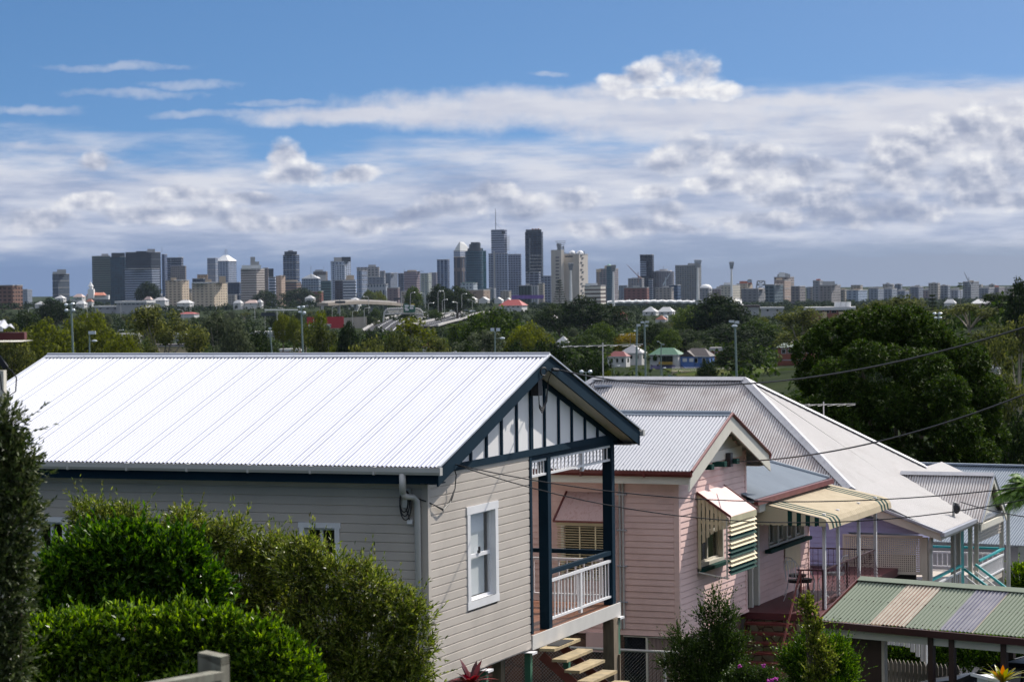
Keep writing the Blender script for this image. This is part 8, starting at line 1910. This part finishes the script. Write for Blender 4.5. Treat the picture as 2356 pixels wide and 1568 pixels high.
TL=[ # x,ytop,width,Y,kind,leaf,label
(95,742,170,640,'dome','gumy','broad yellow green domed tree left of the four light pole'),
(205,722,150,700,'dome','gumy','yellow green spreading tree right behind the four light pole'),
(25,760,120,560,'broad','gum','dark olive tree below the red fascia at the left edge'),
(60,718,110,1100,'dark','dark','dark crown on the left behind the yellow green dome'),
(120,688,90,1700,'dark','dark','very dark round tree beside the white cottages on the far rise'),
(280,770,110,560,'dome','gumy','flat topped light green tree in front of the low white shed'),
(367,695,150,620,'gum','gum','tallest gum rising before the modern grey apartment building'),
(440,742,110,600,'gum','gum','gum with pale trunk beside the cream yellow wall'),
(320,760,90,580,'gum','gum','smaller gum left of the cream yellow wall'),
(500,710,120,680,'gum','grey','silvery she oak with drooping grey crown left of the message sign'),
(540,745,90,640,'broad','grey','grey green tree right of the silvery she oak'),
(590,760,110,700,'dark','dark','dark dense tree under the white gantry arm'),
(735,690,80,560,'gumtall','gumy','tall narrow yellow green gum immediately right of the floodlight pole'),
(745,740,90,540,'gum','gum','open branched gum with leaning red brown limbs'),
(700,735,60,600,'gumtall','gum','thin gum between floodlight pole and the leaning gum'),
(650,722,50,900,'dome','gumy','small round light tree beneath the black message sign'),
(675,730,45,880,'dome','gumy','small round light tree left of the floodlight pole'),
(850,782,130,520,'dome','gum','brownish rounded tree in front of the noise wall'),
(945,708,110,600,'gumtall','gumy','yellow green gum standing alone before the motorway curve'),
(915,765,130,570,'dome','gum','spreading olive tree at the foot of the lone yellow green gum'),
(985,770,110,560,'gum','gum','olive gum right of the lone yellow green gum'),
(800,745,60,760,'broad','dark','small dark tree before the noise wall'),
(1060,745,70,900,'broad','broad','light green palms and trees below the motorway barrier'),
(1135,712,190,760,'dome','broad','wide domed green tree right of the motorway curve'),
(1105,755,120,640,'gum','grey','bare twiggy grey tree at the left foot of the wide dome'),
(1215,745,130,720,'dome','gumy','lighter green tree to the right of the wide dome'),
(1010,657,70,2300,'dark','dark','dark tree group on the motorway hill, left crown'),
(1052,660,90,2250,'dark','dark','dark tree group on the motorway hill, right crown'),
(952,662,50,2600,'broad','broad','small tree on the skyline beside the overhead sign post'),
(1285,700,120,1350,'dark','dark','dark fig left of three under the cream concrete building'),
(1345,684,130,1300,'dark','dark','largest dark fig of three under the cream concrete building'),
(1395,700,110,1320,'dark','dark','dark fig right of three under the cream concrete building'),
(1288,640,28,3900,'pine','dark','Norfolk pine silhouetted on the cream concrete building'),
(1345,772,110,1000,'broad','broad','bright green tree over the red and white cottages'),
(1380,745,90,1010,'broad','broad','mid green tree left of the yellow flowering tree'),
(1453,764,90,1010,'dome','yel','golden yellow flowering tree above the pyramid roofed house'),
(1505,748,90,1000,'dark','dark','dark tree behind the green roofed house'),
(1600,786,50,960,'dome','grey','pale grey green tree above the blue house'),
(1575,760,160,1020,'dark','dark','long dark tree mass behind the blue house, left part'),
(1680,745,150,1040,'dark','dark','long dark tree mass behind the brick hall, right part'),
(1655,682,150,1150,'broad','dark','big spreading tree against the stadium roof end'),
(1600,705,110,1200,'broad','broad','lower shoulder of green left of the big spreading tree'),
(1745,740,130,1050,'broad','broad','round green tree left of the school building'),
(1700,790,130,700,'dark','dark','dark tree in front of the brick hall'),
(1762,775,80,1000,'dark','dark','dark tree directly left of the school building'),
(1840,702,150,760,'gum','gum','tall gum standing over the school roof'),
(1910,722,120,800,'gum','gum','gum in front of the orange brick commercial building'),
(1365,815,110,420,'dark','dark','dark tree directly behind the zinc roof ridge'),
(1290,800,150,430,'dark','dark','big dark tree right of the navy gable'),
(1250,790,110,470,'broad','dark','dark tree just behind the navy gable tip'),
(1625,832,60,640,'broad','dark','dark rounded shrub in front of the blue house'),
(1395,857,40,300,'broad','gumy','little yellow green tree by the two round lamps'),
(2010,688,130,820,'gum','gum','gum left of centre on the right hand rise'),
(2090,676,150,780,'gum','gum','highest gum crown above the big dark tree'),
(2160,705,110,700,'gumtall','gum','gum with twin floodlights in front'),
(2145,672,40,1300,'pine','dark','dark conifer on the right hand skyline'),
(2230,695,140,640,'gum','gum','gum before the broad coral roof'),
(2300,672,120,680,'gum','dark','dark gum on the skyline at the right'),
(2350,650,90,560,'broad','dark','darkest tallest tree at the right edge'),
(2270,735,150,430,'gum','gum','tall gum forest tree right behind the big dark tree'),
(2340,720,130,400,'gum','gum','tall gum forest tree at the right edge'),
(2320,850,140,260,'gum','gum','olive tree at the right edge below the tall gums'),
(2250,900,120,240,'broad','dark','dark tree touching the right side of the big dark tree'),
(2345,960,120,170,'broad','dark','dark tree above the palm crown'),
(1960,745,110,420,'broad','dark','dark tree behind the top left of the big dark tree'),
(1080,783,50,560,'gum','dark','dark palm like tree right of the white pyramid roof'),
(1180,795,120,500,'dark','dark','dark tree in front of the big green tin roof'),
(1240,820,60,420,'broad','gumy','bright bush over the ridge end of the grey house'),
(690,664,100,4200,'dark','dark','dark tree between salmon apartments and striped hotel'),
(610,668,60,4200,'dark','dark','tall dark gum before the striped hotel'),
(850,668,40,3800,'dome','gumy','light green round tree before the viaduct, left'),
(870,670,40,3820,'dome','gumy','light green round tree before the viaduct, right'),
(340,650,70,4000,'dark','dark','dark tree under the broad black slab'),
]
rr=random.Random(3)
for i,(x,yt,w,Yt,k,mk,lab) in enumerate(TL):
    w*=1.12
    tree('pine_tree' if k=='pine' else ('gum_tree' if k.startswith('gum') else 'tree'),lab,x,yt,w,Yt,k,mk,1+i%2)
# filler trees
def blocked(x0,x1,yt,Yt,ymid):
    for (a,b,c,d,D) in EXCL:
        if Yt<D and x1>a and x0<b and yt<d and ymid>c: return True
    return False
cnt=0; tries=0
kinds=[('gum','gum'),('broad','broad'),('dark','dark'),('dome','broad'),('broad','grey'),('gum','gum'),('dark','dark'),('dome','gumy'),('column','dark')]
lab_={'gum':'olive gum tree among the mixed trees of the valley','broad':'mid green tree among the mixed trees of the valley','dark':'dark green tree among the mixed trees of the valley','gumy':'yellow green tree among the mixed trees of the valley','grey':'grey green tree among the mixed trees of the valley'}
while cnt<205 and tries<9000:
    tries+=1
    Yt=rr.choice([rr.uniform(480,900),rr.uniform(800,1500),rr.uniform(1200,2600),rr.uniform(1200,2600)])
    x=rr.uniform(-60,2400); h=rr.uniform(7.5,14)*(1 if Yt<1500 else .9); kd,mk=rr.choice(kinds)
    g=at(x,700,Yt); zb=gz(g.x,Yt); zt=zb+h; yt=proj(V((g.x,Yt,zt)))[1]; yb=proj(V((g.x,Yt,zb)))[1]
    w=h*rr.uniform(.75,1.15)/Yt*FPX
    if kd=='column': w=h*.3/Yt*FPX
    if yt>825 and x<1250: continue
    if yt<706-SL*(x-CX): continue
    if blocked(x-w/2,x+w/2,yt,Yt,yb): continue
    if any(abs(Yt-q[3])<12 and abs((q[0]+q[1])/2-x)<w*.4 for q in PLACED): continue
    tree('gum_tree' if kd=='gum' else 'tree',lab_[mk],x,yt,w,Yt,kd,mk,1+cnt%2,group='mixed trees filling the valley ('+mk+')'); cnt+=1
print('filler trees',cnt,'tries',tries)
for me,tr in PR.values():
    bpy.data.objects.remove(me); bpy.data.objects.remove(tr)
# low palms in the valley
for (x,y,D_2,lab) in ((1040,752,900,'palm with drooping fronds below the motorway barrier, left'),(1068,758,880,'palm with drooping fronds below the motorway barrier, right'),(1450,762,1000,'palm behind the golden tree'),(735,672,2600,'palm against the brick flats'),(2210,655,1500,'small palm on the right hand skyline')):
    c=at(x,y,D_2); palm(lab,c,max(4,c.z-gz(c.x,D_2)),3.6,16,m=m_t['broad'])
# --- woodland too far to count
def woodland(name,label,Y0,Y1,n,hmin,hmax,card,m,rs,seedx=0,clear=True):
    P_=[];S=[]
    k=0
    while k<n:
        Yt=rs.uniform(Y0,Y1); x=rs.uniform(-80,2440); g=at(x,700,Yt); z=gz(g.x,Yt); h=rs.uniform(hmin,hmax)
        yt=proj(V((g.x,Yt,z+h)))[1]
        if clear and blocked(x-4,x+4,yt,Yt,yt+12): k+=.2; continue
        P_.append((g.x,Yt,z+h*.6)); S.append((h*rs.uniform(.4,.8),h*.5)); k+=1
    P_=np.array(P_);S=np.array(S); per=26; rs3=np.random.RandomState(5+int(Y0)); N2=len(P_)
    d=unit(rs3.normal(size=(N2*per,3))); rad=rs3.uniform(.6,1.05,size=(N2*per,1)); c=np.repeat(P_,per,0); s=np.repeat(S,per,0); p=c+d*rad*np.stack([s[:,0],s[:,0],s[:,1]],1)
    nn=unit(d+rs3.normal(scale=.4,size=d.shape)+np.array([0,0,.4])); dr=unit(np.cross(nn,rs3.normal(size=d.shape))); L_=card*rs3.uniform(.7,1.4,len(p)); v,q=leaves_mesh(p-dr*(L_[:,None]*.5),dr,nn,L_,L_*.8,.1)
    o=npmesh(name,v,q,m); tag(o,label,'woodland',kind='stuff'); return o
rsw=random.Random(9)
woodland('valley_undergrowth','leafy undergrowth and low trees covering the valley floor',420,1400,2600,3,8,1.3,leafmat('valley undergrowth leaves',['#16220c','#24350f','#3a4e1a','#4b5a22'],rough=.8,trans=.2,spec=.1),rsw)
woodland('distant_woodland','distant tree cover between the suburbs',1400,3400,3000,3,6.5,1.6,leafmat('distant woodland leaves',['#16210f','#243216','#35441e'],rough=.8,trans=.2,spec=.1),rsw)
woodland('far_woodland','far tree belt at the feet of the towers',3300,5000,3200,4,8,2.6,leafmat('far woodland leaves',['#18221a','#263324','#35442c'],rough=.8,trans=.2,spec=.1),rsw)
woodland('hill_undergrowth','dark bushes on the slope behind the zinc roofed house',90,330,900,2,5,.5,leafmat('slope bush leaves',['#12200a','#1e300e','#324416'],rough=.8,trans=.2,spec=.1),rsw,clear=False)
# --- air
def haze():
    m=bpy.data.materials.new('haze air'); m.use_nodes=True; nt=m.node_tree; nt.nodes.clear()
    v=N(nt,'ShaderNodeVolumePrincipled'); v.inputs['Color'].default_value=(.55,.68,.92,1); v.inputs['Density'].default_value=HAZE; v.inputs['Anisotropy'].default_value=.1
    o=N(nt,'ShaderNodeOutputMaterial'); nt.links.new(v.outputs[0],o.inputs['Volume'])
    h=MB().box(V((-4200,-90,-33)),V((8400,0,0)),V((0,8600,0)),UP*320).build('haze',m); h['kind']='stuff'
if HAZE>0: haze()

# ================================================================ ground
def m_ground():
    m,nt,b=newmat('ground cover'); tc=N(nt,'ShaderNodeNewGeometry').outputs['Position']
    def nz(s,d=6,r=.6):
        n=N(nt,'ShaderNodeTexNoise'); n.inputs['Scale'].default_value=s; n.inputs['Detail'].default_value=d; n.inputs['Roughness'].default_value=r; nt.links.new(tc,n.inputs['Vector']); return n.outputs['Fac']
    c=mixc(nt,Mth(nt,'MULTIPLY_ADD',nz(.03),4,-1.5,clamp=True),(.014,.022,.008),(.032,.042,.014))
    c=mixc(nt,Mth(nt,'MULTIPLY_ADD',nz(.9,4),3,-1.2,clamp=True),c,(.018,.028,.010))
    nt.links.new(c,b.inputs['Base Color']); b.inputs['Roughness'].default_value=.95; b.inputs['Specular IOR Level'].default_value=.03; return m
def terrain():
    ys=[-60,-30,0,10,20,30,40,50,60,75,90,110,135,160,200,250,300,350]+list(range(400,1000,25))+list(range(1000,2400,60))+[2500,2800,3200,3700,4300,5000,6000,7000,8500,10000,13000,16000]
    xs0=[i/40 for i in range(-40,41)]
    vs=[];n=len(xs0)
    for y in ys:
        wdt=max(120,abs(y)*.42+60)
        for t in xs0: x=t*wdt; vs.append((x,y,gz(x,y)))
    fs=[(j*n+i,j*n+i+1,(j+1)*n+i+1,(j+1)*n+i) for j in range(len(ys)-1) for i in range(n-1)]
    return MB().add(vs,fs).build('ground',m_ground(),None,'structure',smooth=True)
terrain()
